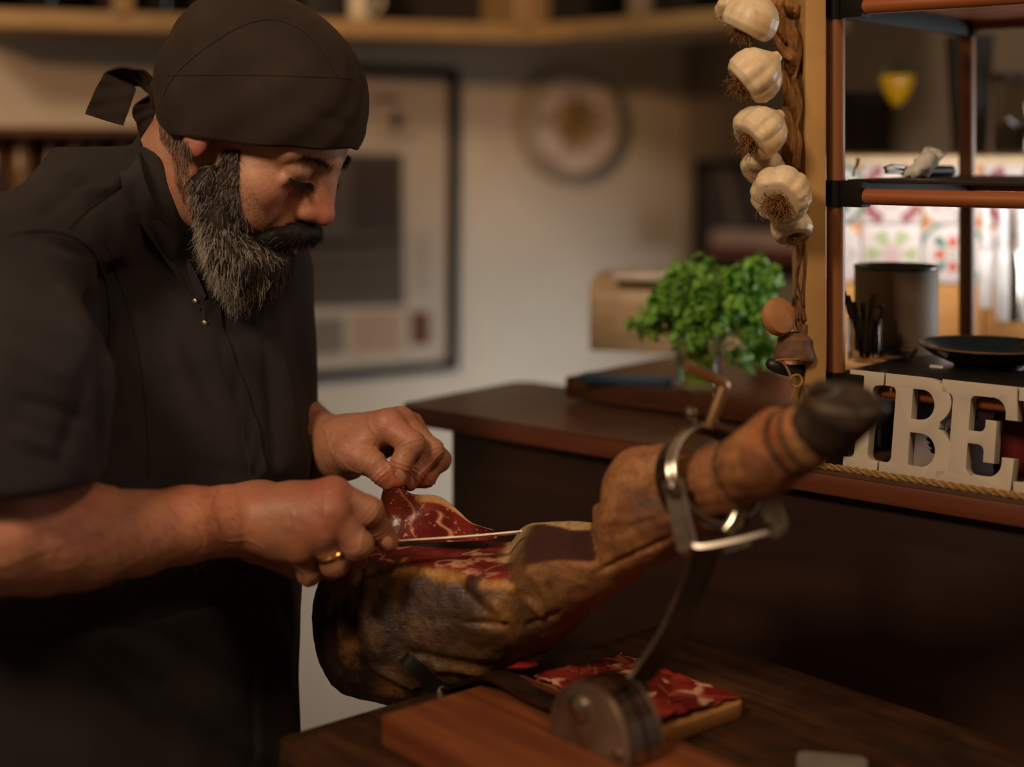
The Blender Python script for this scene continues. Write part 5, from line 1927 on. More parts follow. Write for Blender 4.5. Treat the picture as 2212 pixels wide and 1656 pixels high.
def off_ham(px, py, d):
    l, n = hit(HAMB, px, py)
    return (l + (Vector((0, 0, ZC)) - l).normalized() * d) if l is not None else None


sp_ = [off_ham(872, 1418, -0.004), off_ham(885, 1428, 0.002), off_ham(905, 1447, 0.004), off_ham(928, 1468, 0.004)]
sp_ = [p for p in sp_ if p is not None]
sp_.append(Vector(W(958, 1492, sp_[-1].y + 0.004)))
sp_.append(Vector(W(972, 1500, sp_[-1].y)))
strip('spike', sp_[::-1], (0.7, 0.0, 0.7), lambda t: 0.015 - 0.004 * t, 0.006, plain('spike_black', (18, 16, 15), 0.35), hs)
m = MB(); m.lathe([(0.0005, 0.004), (0.006, 0.003), (0.0075, 0), (0.0005, 0)], sp_[-2] + Vector((0, -0.005, 0)), (0.1, -1, 0.3), 18)
m.build('spike_bolt', M_DSTEEL, hs)

# hoof
hf = SDF((-0.05, -0.045, -0.05), (0.075, 0.045, 0.05), 0.002, np.array(W(1790, 912, 1.125)), HRm)
e1 = lambda px, py, Y: hf.loc(W(px, py, Y))
hf.cone(e1(1762, 925, 1.133), e1(1790, 925, 1.124), 0.0225, 0.0225, 0.004)
hf.cone(e1(1796, 930, 1.122), e1(1815, 885, 1.116), 0.0190, 0.0290, 0.006)
hf.cone(e1(1815, 885, 1.116), e1(1885, 868, 1.104), 0.0250, 0.0130, 0.008)
hf.cone(e1(1860, 870, 1.110), e1(1902, 846, 1.102), 0.0120, 0.0050, 0.008)
hf.cone(e1(1800, 884, 1.130), e1(1862, 858, 1.128), 0.0230, 0.0100, 0.006)
top = hf.loc(W(1820, 848, 1.115))
hf.half(top, hf.R.T @ np.array([0.10, -0.30, 0.95]), 0.004)
hf.ell(hf.loc(W(1800, 840, 1.112)), (0.020, 0.016, 0.010), 0.006, op='cut')
hf.cone(e1(1838, 862, 1.106), e1(1912, 838, 1.098), 0.0030, 0.0030, 0.004, op='cut')
FV, FF_ = hf.mesh(2)
FVw = hf.world(FV)
nn_ = vnormals(FVw, FF_)
if (nn_ * (FVw - FVw.mean(0))).sum() < 0: FF_ = FF_[:, ::-1]; nn_ = -nn_
FVw = FVw + nn_ * (0.0007 * fbm(FVw, 90, 3))[:, None]
n_ = NT('hoof_horn')
b1 = n_.noise(n_.mapping((1, 1, 1)), 40, 4)
n_.col(n_.ramp(b1, [(0.35, lin((38, 31, 27))), (0.6, lin((66, 52, 40))), (0.8, lin((98, 76, 48)))]))
n_.bump(b1, 0.4, 0.003); n_.set(0.5, 0, 0.4)
obj('hoof', FVw, FF_, n_.m, ham, True)
# cords tied round the shank
def cord(px, py, Y, r, tilt, th):
    c = Vector(W(px, py, Y))
    ax = (LEGA + Vector(tilt)).normalized()
    u = (EZ - ax * ax.z).normalized(); v = ax.cross(u)
    m = MB(); m.tube([c + (u * math.cos(a) + v * math.sin(a)) * r for a in np.linspace(0, 2 * math.pi, 40)], th, 8)
    m.build('cord', plain('cord_black', (30, 25, 22), 0.8), ham)


cord(1602, 1016, 1.194, 0.0270, (0, -0.15, 0), 0.0014)
cord(1712, 955, 1.151, 0.0258, (0, -0.1, 0.1), 0.0016)
cord(1740, 942, 1.140, 0.0246, (0, -0.1, 0.05), 0.0016)

# the slice being lifted: a bent sheet still hanging on the carved face
ns_, nt_ = 120, 64
base_l = spline([(812, 1168, 1.432), (850, 1172, 1.424), (920, 1172, 1.420), (1000, 1168, 1.416), (1075, 1162, 1.412)], ns_)
top_l = spline([(822, 1078, 1.452), (834, 1050, 1.449), (866, 1046, 1.447), (893, 1068, 1.452), (945, 1078, 1.462), (985, 1098, 1.462), (1022, 1128, 1.450), (1068, 1150, 1.425)], ns_)
V, cl = [], []
for s in range(2):
    for i in range(ns_):
        a_, b_ = np.array(W(*base_l[i])), np.array(W(*top_l[i]))
        for j in range(nt_):
            t = j / (nt_ - 1)
            p = a_ * (1 - t) + b_ * t
            u = i / (ns_ - 1)
            p = p + np.array([0, 0.010 * math.sin(math.pi * t) - 0.004 * math.sin(u * 9) * t + 0.003 * math.sin(u * 5 + t * 4), 0.0015 * math.sin(u * 14) * t])
            p[1] += 0.0016 * s
            V.append(p)
V = np.array(V)
F = grid_faces(ns_, nt_)
q = ns_ * nt_
Fb = [[a + q for a in reversed(f)] for f in F]
sd = []
for i in range(ns_ - 1):
    for j in (0, nt_ - 1): sd.append([i * nt_ + j, (i + 1) * nt_ + j, (i + 1) * nt_ + j + q, i * nt_ + j + q])
for j in range(nt_ - 1):
    for i in (0, ns_ - 1): sd.append([i * nt_ + j, i * nt_ + j + 1, i * nt_ + j + 1 + q, i * nt_ + j + q])
spx = np.stack([CX + FPX * V[:, 0] / V[:, 1], HORIZON - FPX * (V[:, 2] - ZC) / V[:, 1]], 1)
uu = np.tile(np.repeat(np.linspace(0, 1, ns_), nt_), 2)
tt = np.tile(np.tile(np.linspace(0, 1, nt_), ns_), 2)
nA = fbm(V * np.array([1, .4, 1]), 60, 3) * 0.5 + 0.5
nB = fbm(V * np.array([1, .4, 1]) + 5, 140, 2) * 0.5 + 0.5
sc = bl_(np.tile(C_((94, 24, 21)), (len(V), 1)), C_((130, 40, 34)), smoothstep(.35, .75, nA))
sc = bl_(sc, C_((80, 38, 22)), smoothstep(0.46, 0.14, uu) * (0.6 + 0.4 * nB))
sc = bl_(sc, C_((46, 30, 18)), smoothstep(0.20, 0.02, uu + 0.25 * (tt - 0.4)) * 0.8 * smoothstep(.3, .6, nB))
v1 = np.abs(spx[:, 0] - (940 + 0.55 * (spx[:, 1] - 1100) + 7 * np.sin(spx[:, 1] * 0.16)))
sc = bl_(sc, C_((220, 158, 122)), np.exp(-(v1 / 4.5) ** 2) * smoothstep(1098, 1110, spx[:, 1]) * 0.9)
v2 = np.abs(spx[:, 0] - (878 + 0.30 * (spx[:, 1] - 1080) + 9 * np.sin(spx[:, 1] * 0.07)))
sc = bl_(sc, C_((200, 128, 92)), np.exp(-(v2 / 2.6) ** 2) * 0.7)
nC = fbm(V * np.array([1, .4, 1]) + 1.7, 330, 3) * 0.5 + 0.5
sc = bl_(sc, C_((226, 170, 136)), smoothstep(0.78, 0.92, nC) * 0.7)
rim_w = smoothstep(0.80, 0.86, tt) * smoothstep(0.42, 0.50, uu) * (1 - smoothstep(0.97, 1.0, uu)) + smoothstep(0.93, 0.96, tt) * smoothstep(0.30, 0.42, uu) * 0.0
sc = bl_(sc, C_((198, 150, 98)), np.clip(rim_w, 0, 1))
lw_ = (1 - smoothstep(0.03, 0.06, uu)) * (tt > 0.2)
sc = bl_(sc, C_((196, 142, 58)), np.clip(lw_, 0, 1))
n_ = NT('fresh_ham')
cc_ = n_.attr()
f_ = n_.noise(n_.mapping((1, 1, 1)), 240, 3)
n_.col(n_.mix(n_.ramp(f_, [(0.4, (0, 0, 0)), (0.75, (0.3, 0.3, 0.3))]), cc_, lin((92, 20, 20))))
n_.bump(f_, 0.3, 0.001)
n_.set(0.28, 0, 0.5)
M_FRESH = n_.m
obj('lifted_slice', V, F + Fb + sd, M_FRESH, ham, True, sc)

# ---- carving knife
kn = empty('carving_knife', W(790, 1178, 1.352), 'long thin carving knife with bright blade in the right hand', 'knife')
bs = [W(770, 1178, 1.350), W(850, 1168, 1.354), W(1000, 1158, 1.366), W(1100, 1149, 1.374), W(1128, 1146, 1.376)]
Q = spline(bs, 40)
V = []
for i in range(40):
    t = i / 39
    h = 0.0155 * (1 - 0.25 * t) * (1 - smoothstep(0.93, 1.0, t) * 0.93)
    dn = Vector((0, 0.86, -0.42)).normalized() * h
    c = Vector(Q[i])
    up = Vector((0, -0.55, -0.7)).normalized() * 0.0008
    V += [c + up * 0.9, c - up * 0.9, c + dn]
F = []
for i in range(39):
    a, b = i * 3, (i + 1) * 3
    F += [[a, b, b + 1, a + 1], [a + 1, b + 1, b + 2, a + 2], [a + 2, b + 2, b, a]]
F += [[0, 1, 2], [119, 118, 117]]
obj('blade', V, F, metal('blade_steel', (206, 200, 194), 0.3), kn, True, angle=30)
m = MB(); m.tube([W(596, 1196, 1.352), W(606, 1194, 1.352), W(660, 1188, 1.350), W(720, 1182, 1.350), W(776, 1178, 1.350), W(786, 1177, 1.3505)], [0.006, 0.0095, 0.0100, 0.0095, 0.0090, 0.005], 16, squash=(0, 0.8, 0.6, 0.75))
m.build('handle', M_BLACK, kn)

# ---- wooden platter with sliced ham
PL0 = bd_(-0.002, 0.162, 0)
M_PLAT = wood('platter_wood', (150, 100, 56), (176, 122, 72), (190, 138, 84), (3, 40, 40), 0.5, (0, 0, math.radians(50)))
pl_ = empty('platter', PL0 + TU * 0.08 + TVv * 0.06 + EZ * ZT, 'pale wooden platter behind the stand board', 'platter')
UW, VW = 0.160, 0.122
m = MB(); m.prism(rounded(0, UW, 0, VW, 0.014, 6), PL0 + EZ * (ZT + 0.0003), TU, TVv, EZ, 0.0135, 0.0025)
m.build('tray', M_PLAT, pl_)
m = MB(); m.prism(rounded(0.006, UW - 0.006, 0.006, VW - 0.006, 0.010, 6), PL0 + EZ * (ZT + 0.0136), TU, TVv, EZ, 0.0006)
m.build('tray_floor', M_PLAT, pl_)
k = 0
rs2 = random.Random(5)
spots = [(0.020 + iu * (UW - 0.040) / 4 + rs2.uniform(-.004, .004), 0.020 + iv * (VW - 0.040) / 2 + rs2.uniform(-.003, .003), iu, iv) for iv in (2, 1, 0) for iu in range(5)]
cols_ = ['at the left end', 'second from the left', 'left of the stand arm', 'right of the stand arm', 'at the rounded right end']
rows_ = ['in the front row', 'in the middle row', 'in the back row']
for (cu, cv, iu, iv) in spots:
    ang = rs2.uniform(-0.35, 0.35) + (0.25 if iv % 2 else -0.2)
    L2, W2 = rs2.uniform(.023, .027), rs2.uniform(.023, .028)
    nu2, nv2 = 34, 26
    V = []
    ph = rs2.random() * 6
    zb2 = ZT + 0.0146 + 0.00045 * k
    for s in range(2):
        for i in range(nu2):
            for j in range(nv2):
                a_, b_ = (i / (nu2 - 1) - .5) * 2, (j / (nv2 - 1) - .5) * 2
                e_ = 1 + 0.10 * math.sin(5 * a_ + ph) * abs(b_) + 0.08 * math.sin(4 * b_ + ph) * abs(a_) - 0.16 * (a_ * b_) ** 2
                u_ = cu + math.cos(ang) * a_ * L2 * e_ - math.sin(ang) * b_ * W2 * e_
                v_ = cv + math.sin(ang) * a_ * L2 * e_ + math.cos(ang) * b_ * W2 * e_
                u_ = min(max(u_, 0.005 + 0.0025 * math.sin(b_ * 5 + ph)), UW - 0.0075 + 0.002 * math.sin(b_ * 6 + ph))
                v_ = min(max(v_, 0.0075 + 0.002 * math.sin(a_ * 5 + ph)), VW - 0.006 + 0.002 * math.sin(a_ * 6 + ph))
                z_2 = zb2 + 0.0004 + 0.0004 * math.sin(3.3 * a_ + ph) + 0.0004 * math.sin(4 * b_ + 2 * ph) + 0.0004 * s + 0.0012 * max(0, abs(a_) - 0.8) * math.sin(7 * b_ + ph)
                V.append(PL0 + TU * u_ + TVv * v_ + EZ * z_2)
    V = np.array([tuple(v) for v in V])
    F = grid_faces(nu2, nv2)
    q = nu2 * nv2
    Fb = [[x + q for x in f] for f in F]
    Fd = [list(reversed(f)) for f in F]
    gi = np.tile(np.repeat(np.linspace(-1, 1, nu2), nv2), 2); gj = np.tile(np.tile(np.linspace(-1, 1, nv2), nu2), 2)
    no = fbm(V + k, 45, 3) * .5 + .5
    cs = bl_(np.tile(C_((120, 30, 26)), (len(V), 1)), C_((160, 54, 42)), smoothstep(.3, .7, no))
    wav = np.where((k % 3) == 0, gj, -gj) + 0.30 * np.sin(3 * gi + ph) + 0.15 * fbm(V, 60, 2)
    cs = bl_(cs, C_((224, 168, 138)), smoothstep(0.48, 0.60, wav))
    cs = bl_(cs, C_((204, 128, 100)), (1 - smoothstep(0.02, 0.07, np.abs(fbm(V + 2 * k, 32, 2)))) * 0.55)
    sl = obj('ham_slice', V, Fd + Fb, M_FRESH, None, True, cs)
    tag(sl, 'thin red ham slice %s of the platter, %s' % (cols_[iu], rows_[iv]), 'ham slice', 'ham slices on the platter')
    k += 1
# a loose slice curling over the board edge
V = []
for s in range(2):
    for i in range(16):
        for j in range(8):
            a_, b_ = i / 15, j / 7
            p = Vector(W(1092 + 46 * a_, 1452 + 8 * b_ + 10 * a_, 1.350)) + EZ * (0.006 * math.sin(a_ * 3.1) * (1 - 0.5 * b_) + 0.0006 * s) + TVv * (0.014 * b_)
            p.z = max(p.z, ZBD + 0.0002 + 0.0006 * s + 0.008 * math.sin(a_ * 3.14) * b_)
            V.append(tuple(p))
V = np.array(V)
F = grid_faces(16, 8)
cs = bl_(np.tile(C_((150, 34, 28)), (len(V), 1)), C_((190, 80, 60)), smoothstep(.4, .8, fbm(V, 60, 2) * .5 + .5))
tag(obj('ham_slice', V, [list(reversed(f)) for f in F] + [[x + 128 for x in f] for f in F], M_FRESH, None, True, cs), 'single curled ham slice on the left end of the stand board', 'ham slice', 'ham slices on the platter')

# folded white cloth at the lower right
c = on_plane(1797, 1664, ZT)
e = MB(); e.prism(rounded(-.028, .028, -.016, .016, .008, 5), c + EZ * 0.0003, (TU * .8 + TVv * .6).normalized(), (TVv * .8 - TU * .6).normalized(), EZ, 0.008, 0.003)
tag(e.build('folded_napkin', plain('napkin', (112, 103, 95), 0.9)), 'small pale folded napkin on the dark table', 'napkin')
# ================================================================== PERSON

PSI, PIT = math.radians(20), math.radians(33)
HR = np.array(Matrix.Rotation(-PSI, 3, 'Z') @ Matrix.Rotation(PIT, 3, 'Y'))
HO = np.array(W(521, 312, 1.46))


def hw(p):
    """head frame (forward, left, up) -> world"""
    return np.asarray(p, float) @ HR.T + HO


def to_px(P):
    P = np.asarray(P, float)
    return np.stack([CX + FPX * P[:, 0] / P[:, 1], HORIZON - FPX * (P[:, 2] - ZC) / P[:, 1]], 1)


def in_poly(pt, poly):
    x, y = pt[:, 0], pt[:, 1]
    r = np.zeros(len(pt), bool)
    n = len(poly)
    for i in range(n):
        x1, y1 = poly[i]
        x2, y2 = poly[(i + 1) % n]
        c = ((y1 > y) != (y2 > y)) & (x < (x2 - x1) * (y - y1) / (y2 - y1 + 1e-9) + x1)
        r ^= c
    return r


# ---- skin and cloth materials
def skin_material():
    n = NT('skin')
    c = n.attr()
    f = n.noise(n.mapping((1, 1, 1)), 260, 3)
    c = n.mix(n.ramp(f, [(0.35, (0.0, 0, 0)), (0.75, (0.22, 0.22, 0.22))]), c, lin((120, 58, 40)))
    g = n.noise(n.mapping((1, 1, 1)), 38, 4)
    c = n.mix(n.ramp(g, [(0.4, (0, 0, 0)), (0.7, (0.3, 0.3, 0.3))]), c, lin((150, 80, 52)))
    n.col(c)
    w = n.noise(n.mapping((1, 1, 1)), 420, 4, 0.6)
    n.bump(w, 0.35, 0.0012)
    n.set(0.47, 0, 0.42)
    return n.m


def cloth_material(name, c, weave=900, rough=0.9, sheen=0.25, tint=(120, 100, 80)):
    n = NT(name)
    a = n.noise(n.mapping((1, 1, 1)), weave, 2)
    b = n.noise(n.mapping((1, 1, 1)), 14, 5, 0.6)
    k = lin(c)
    d = tuple(v * 0.72 for v in k[:3]) + (1,)
    e = tuple(v * 1.3 for v in k[:3]) + (1,)
    col = n.mix(n.ramp(b, [(0.3, (0, 0, 0)), (0.75, (1, 1, 1))]), d, e)
    col = n.mix(n.math('MULTIPLY', a, 0.25), col, tuple(v * 2.2 for v in k[:3]) + (1,))
    n.col(col)
    n.bump(n.math('ADD', a, n.math('MULTIPLY', b, 0.5)), 0.25, 0.002)
    n.set(rough, 0, 0.12)
    n.b.inputs['Sheen Weight'].default_value = sheen
    n.b.inputs['Sheen Tint'].default_value = lin(tint)
    return n.m


def hair_material(name='hair'):
    n = NT(name)
    n.col(n.attr())
    n.set(0.6, 0, 0.22)
    return n.m


M_SKIN = skin_material()
M_JACKET = cloth_material('jacket_cloth', (43, 40, 41))
M_HAT = cloth_material('hat_cloth', (48, 40, 36), tint=(130, 100, 70))
M_APRON = cloth_material('apron_cloth', (42, 39, 40))
M_HAIR = hair_material()

person = empty('person', (-0.36, 1.42, 0.0), 'bearded man in black chef jacket and tied black bandana cap, head bowed, carving the ham', 'person')

# ------------------------------------------------------------------ head
hd = SDF((-0.125, -0.10, -0.165), (0.14, 0.10, 0.15), 0.0018, HO, HR)
hd.ell((-0.010, 0, 0.052), (0.094, 0.074, 0.084), 0.0)
hd.ell((0.034, 0, 0.046), (0.060, 0.060, 0.055), 0.02)
hd.ell((0.036, 0, -0.018), (0.054, 0.060, 0.062), 0.02)
hd.cone((-0.028, 0, -0.01), (-0.040, 0, -0.155), 0.060, 0.060, 0.02)
for s in (-1, 1):
    hd.cone((-0.004, s * 0.050, -0.045), (0.062, s * 0.018, -0.088), 0.018, 0.017, 0.02)
    hd.ell((0.058, s * 0.046, -0.006), (0.026, 0.019, 0.019), 0.018)          # cheekbone
    hd.ell((0.052, s * 0.040, -0.036), (0.030, 0.020, 0.024), 0.02)           # cheek
hd.ell((0.074, 0, -0.092), (0.022, 0.024, 0.018), 0.015)                      # chin
hd.ell((0.072, 0, -0.044), (0.031, 0.033, 0.034), 0.02)                       # muzzle
for s in (-1, 1):
    hd.cone((0.087, s * 0.006, 0.039), (0.070, s * 0.047, 0.037), 0.0115, 0.010, 0.012)   # brow ridge
    hd.ell((0.106, s * 0.030, 0.022), (0.020, 0.017, 0.0120), 0.011, op='cut')            # socket
    hd.ell((0.0775, s * 0.0315, 0.0215), (0.0130, 0.0148, 0.0120), 0.005)                  # eyeball under the lid
    hd.ell((0.0797, s * 0.0315, 0.0245), (0.0122, 0.0156, 0.0090), 0.004)                # upper lid
    hd.cone((0.0870, s * 0.022, 0.0125), (0.0790, s * 0.045, 0.0115), 0.0042, 0.0042, 0.006)  # lower lid / bag
hd.cone((0.089, 0, 0.040), (0.1130, 0, -0.003), 0.0078, 0.0082, 0.010)        # nose bridge
hd.ell((0.1130, 0, -0.0090), (0.0112, 0.0105, 0.0098), 0.006)                 # tip
for s in (-1, 1):
    hd.ell((0.0985, s * 0.0112, -0.0120), (0.0112, 0.0064, 0.0078), 0.009)    # wing
    hd.cone((0.096, s * 0.008, 0.020), (0.101, s * 0.0105, -0.007), 0.007, 0.0085, 0.012)
    hd.cone((0.1025, s * 0.0068, -0.0222), (0.109, s * 0.0058, -0.0200), 0.0026, 0.0026, 0.002, op='cut')
    hd.cone((0.0985, s * 0.0215, -0.0080), (0.0870, s * 0.0370, -0.0400), 0.0022, 0.0022, 0.007, op='cut')  # fold
hd.ell((0.0985, 0, -0.0480), (0.0095, 0.0220, 0.0062), 0.004)                 # lips
hd.ell((0.0960, 0, -0.0590), (0.0100, 0.0195, 0.0070), 0.004)
hd.cone((0.107, 0.018, -0.0535), (0.107, -0.018, -0.0535), 0.0018, 0.0018, 0.003, op='cut')
for s in (-1, 1):                                                             # ear
    hd.ell((-0.004, s * 0.0755, 0.000), (0.0125, 0.0065, 0.0165), 0.004)
    hd.ell((-0.010, s * 0.0730, 0.016), (0.017, 0.0060, 0.016), 0.004)
    hd.ell((-0.006, s * 0.0840, 0.010), (0.008, 0.0040, 0.012), 0.003, op='cut')
    hd.cone((-0.020, s * 0.060, 0.0), (0.010, s * 0.042, -0.13), 0.010, 0.010, 0.015)  # neck muscle
hd.ell((0.012, 0, -0.11), (0.02, 0.018, 0.02), 0.02)                          # larynx
HV, HF = hd.mesh(2)
HN = vnormals(HV, HF)
if (HN * (HV - np.array([0, 0, 0.0]))).sum() < 0:
    HF = HF[:, ::-1]
    HN = -HN


def bump_at(V, c, r):
    q = ((V - np.array(c)) / np.array(r))
    return np.exp(-(q ** 2).sum(1))


SK = np.array(lin((190, 140, 112))[:3])
RED = np.array(lin((182, 96, 76))[:3])
STUB = np.array(lin((96, 70, 56))[:3])
DARKH = np.array(lin((42, 34, 29))[:3])
hc = np.tile(SK, (len(HV), 1))


def blend(c, col, w):
    return c * (1 - w[:, None]) + col * w[:, None]


ym = HV.copy()
ym[:, 1] = np.abs(ym[:, 1])
wn = np.clip(bump_at(ym, (0.110, 0, -0.008), (0.020, 0.018, 0.018)) * 0.85 + bump_at(ym, (0.085, 0.040, -0.012), (0.022, 0.02, 0.016)) * 0.5
             + bump_at(ym, (0, 0.078, -0.005), (0.02, 0.015, 0.025)) * 0.6, 0, 1)
hc = blend(hc, RED, wn)
mir = HV.copy()
mir[:, 1] = -np.abs(mir[:, 1])
hpx = to_px(hw(mir))
beard_poly = [(482, 322), (520, 325), (516, 400), (520, 455), (545, 492), (585, 505), (640, 512), (650, 560), (610, 640), (540, 640), (470, 590), (425, 520), (408, 450), (425, 405), (462, 380)]
cheek_poly = [(520, 380), (545, 420), (590, 460), (600, 500), (560, 505), (520, 470), (512, 420)]
nape_poly = [(340, 230), (372, 262), (412, 322), (402, 372), (398, 420), (378, 400), (372, 340), (345, 300)]
inb = in_poly(hpx, beard_poly) & (HV[:, 0] > -0.03)
inc = in_poly(hpx, cheek_poly)
ina = in_poly(hpx, nape_poly) & (HV[:, 0] < 0.0)
nz = vnoise(HV[:, 0] * 900, HV[:, 1] * 900, HV[:, 2] * 900) * 0.5 + 0.5
hc = blend(hc, DARKH, inb * 0.75)
hc = blend(hc, DARKH, ina * (0.3 + 0.5 * nz))
lip = bump_at(ym, (0.104, 0, -0.0535), (0.008, 0.016, 0.008))
hc = blend(hc, np.array(lin((150, 84, 70))[:3]), lip * 0.8)
HW = hw(HV)

# ------------------------------------------------------------------ right arm with the knife hand
SKA = np.array(lin((188, 134, 104))[:3])


def arm_frame(a, b):
    x = np.array(b, float) - np.array(a, float)
    x /= np.linalg.norm(x)
    z = np.array([0, 0, 1.0])
    z = z - x * (z @ x)
    z /= np.linalg.norm(z)
    y = np.cross(z, x)
    return np.stack([x, y, z], 1)


def limb(lo_pt, hi_pt, pts, h, pad=0.075):
    R = arm_frame(lo_pt, hi_pt)
    o = np.array(lo_pt, float)
    L = np.array([R.T @ (np.array(p, float) - o) for p in pts])
    return SDF(L.min(0) - pad, L.max(0) + pad, h, o, R)


def wrinkle(V, F, dg):
    """joint creases on the fingers, soft veins and skin unevenness"""
    N = vnormals(V, F)
    N = N * (1.0 if (N * (V - V.mean(0))).sum() > 0 else -1.0)
    d = 0.0005 * fbm(V * np.array([1, 1, 1.6]), 38, 3)
    d += 0.0006 * np.exp(-(np.abs(fbm(V + 2.2, 24, 2)) / 0.05) ** 2)
    for nm, ch in dg.items():
        for k in range(1, len(ch) - 1):
            p, a = np.array(W(*ch[k][:3])), np.array(W(*ch[k + 1][:3])) - np.array(W(*ch[k - 1][:3]))
            a /= np.linalg.norm(a)
            q = V - p
            t = q @ a
            r = np.linalg.norm(q, axis=1)
            d -= 0.0006 * np.cos(t * 2 * math.pi / 0.0044) * np.exp(-(t / 0.0052) ** 2) * np.exp(-(r / (ch[k][3] * 1.5)) ** 4)
    return V + N * d[:, None]


fore = [(-120, 1135, 1.175, .0470), (0, 1150, 1.190, .0455), (90, 1156, 1.215, .0450), (180, 1157, 1.240, .0415), (300, 1150, 1.272, .0335), (400, 1133, 1.300, .0310), (490, 1124, 1.325, .0285), (545, 1120, 1.338, .0278)]
fp = [np.array(W(*f[:3])) for f in fore]
upa = np.array(W(-30, 600, 1.27))
digits = {
    'index': [(718, 1066, 1.318, .0140), (797, 1104, 1.322, .0124), (816, 1142, 1.332, .0110), (838, 1170, 1.336, .0096)],
    'middle': [(716, 1108, 1.306, .0148), (772, 1176, 1.308, .0128), (768, 1206, 1.340, .0105), (738, 1204, 1.366, .0092)],
    'ring': [(698, 1152, 1.306, .0142), (722, 1216, 1.314, .0118), (716, 1226, 1.350, .0105), (690, 1210, 1.368, .0092)],
    'little': [(650, 1184, 1.314, .0132), (668, 1236, 1.326, .0105), (668, 1238, 1.352, .0095), (648, 1222, 1.366, .0085)],
    'thumb': [(640, 1100, 1.362, .0165), (712, 1120, 1.380, .0130), (764, 1146, 1.376, .0100)],
}
allp = fp + [np.array(W(*q[:3])) for d in digits.values() for q in d]
ra = limb(fp[1], fp[-1], allp, 0.0013, 0.06)
lp = lambda q: ra.loc(W(*q[:3]))
ra.chain([ra.loc(p) for p in fp], [f[3] for f in fore], 0.012)
wr = ra.loc(W(548, 1121, 1.338))
palm_n = ra.R.T @ np.array([0.05, -1.0, 0.1])
for nm, k0 in (('index', 0.026), ('middle', 0.026), ('ring', 0.025), ('little', 0.023)):
    d = digits[nm]
    ra.cone(wr, lp(d[0]), k0 * 0.92, d[0][3] * 1.1, 0.016)
ra.ell(ra.loc(W(640, 1130, 1.335)), (0.040, 0.020, 0.034), 0.015)
ra.cone(ra.loc(W(560, 1165, 1.348)), ra.loc(W(640, 1205, 1.350)), 0.020, 0.018, 0.014)       # heel of the hand
for nm, d in digits.items():
    ra.chain([lp(q) for q in d], [q[3] for q in d], 0.0035)
for nm in ('index', 'middle', 'ring', 'little'):                                             # knuckles
    q = digits[nm][0]
    ra.ell(ra.loc(W(q[0] + 4, q[1] - 3, q[2] - 0.003)), 0.0112, 0.006)
    q = digits[nm][1]
    ra.ell(ra.loc(W(q[0] + 3, q[1] + 1, q[2] - 0.002)), q[3] * 0.96, 0.004)
ra.cone(lp(digits['thumb'][0]), ra.loc(W(575, 1100, 1.352)), 0.0165, 0.022, 0.015)
ra.cone(ra.loc(W(690, 1062, 1.318)), ra.loc(W(560, 1080, 1.325)), 0.0030, 0.0025, 0.006)     # tendons
ra.cone(ra.loc(W(688, 1108, 1.309)), ra.loc(W(565, 1105, 1.318)), 0.0030, 0.0025, 0.006)
ra.cone(ra.loc(W(670, 1150, 1.309)), ra.loc(W(565, 1130, 1.318)), 0.0030, 0.0025, 0.006)
RV, RF = ra.mesh(2)
RW = ra.world(RV)
RW = wrinkle(RW, RF, digits)

# ------------------------------------------------------------------ left arm with the pinching hand
lfore = [(545, 925, 1.60, .044), (640, 945, 1.560, .040), (700, 968, 1.525, .0325), (742, 966, 1.498, .0300)]
ld = {
    'index': [(836, 918, 1.468, .0152), (888, 958, 1.452, .0120), (866, 1004, 1.446, .0106), (862, 1034, 1.446, .0088)],
    'middle': [(862, 912, 1.486, .0150), (930, 974, 1.472, .0118), (900, 1018, 1.462, .0100), (886, 1044, 1.460, .0076)],
    'ring': [(882, 924, 1.502, .0145), (946, 992, 1.492, .0112), (918, 1030, 1.480, .0100), (902, 1036, 1.474, .0085)],
    'little': [(886, 944, 1.520, .0130), (934, 1002, 1.512, .0100), (908, 1026, 1.500, .0090), (896, 1022, 1.492, .0080)],
    'thumb': [(762, 978, 1.470, .0190), (806, 1002, 1.452, .0128), (826, 1024, 1.447, .0108), (838, 1042, 1.446, .0078)],
}
lfp = [np.array(W(*f[:3])) for f in lfore]
allp = lfp + [np.array(W(*q[:3])) for d in ld.values() for q in d]
la = limb(lfp[1], lfp[-1], allp, 0.0013, 0.055)
lq = lambda q: la.loc(W(*q[:3]))
la.chain([la.loc(p) for p in lfp], [f[3] for f in lfore], 0.012)
for nm, k0 in (('index', 0.025), ('middle', 0.024), ('ring', 0.022), ('little', 0.020)):
    la.cone(la.loc(W(745, 962, 1.50)), lq(ld[nm][0]), k0, ld[nm][0][3] * 1.05, 0.014)
la.cone(la.loc(W(742, 975, 1.492)), lq(ld['thumb'][0]), 0.026, 0.021, 0.012)
la.cone(lq(ld['thumb'][0]), la.loc(W(820, 932, 1.468)), 0.014, 0.012, 0.010)   # web
for nm, d in ld.items():
    la.chain([lq(q) for q in d], [q[3] for q in d], 0.0035)
for nm in ('index', 'middle', 'ring', 'little'):
    q = ld[nm][0]
    la.ell(la.loc(W(q[0] + 5, q[1] - 7, q[2] - 0.002)), 0.0105, 0.006)
    q = ld[nm][1]
    la.ell(la.loc(W(q[0] + 4, q[1], q[2])), q[3] * 1.0, 0.004)
LV, LF = la.mesh(2)
LW = la.world(LV)
LW = wrinkle(LW, LF, ld)


def orient(V, F, c):
    n = np.cross(V[F[:, 1]] - V[F[:, 0]], V[F[:, 2]] - V[F[:, 0]])
    if (n * (V[F].mean(1) - c)).sum() < 0: return F[:, ::-1]
    return F


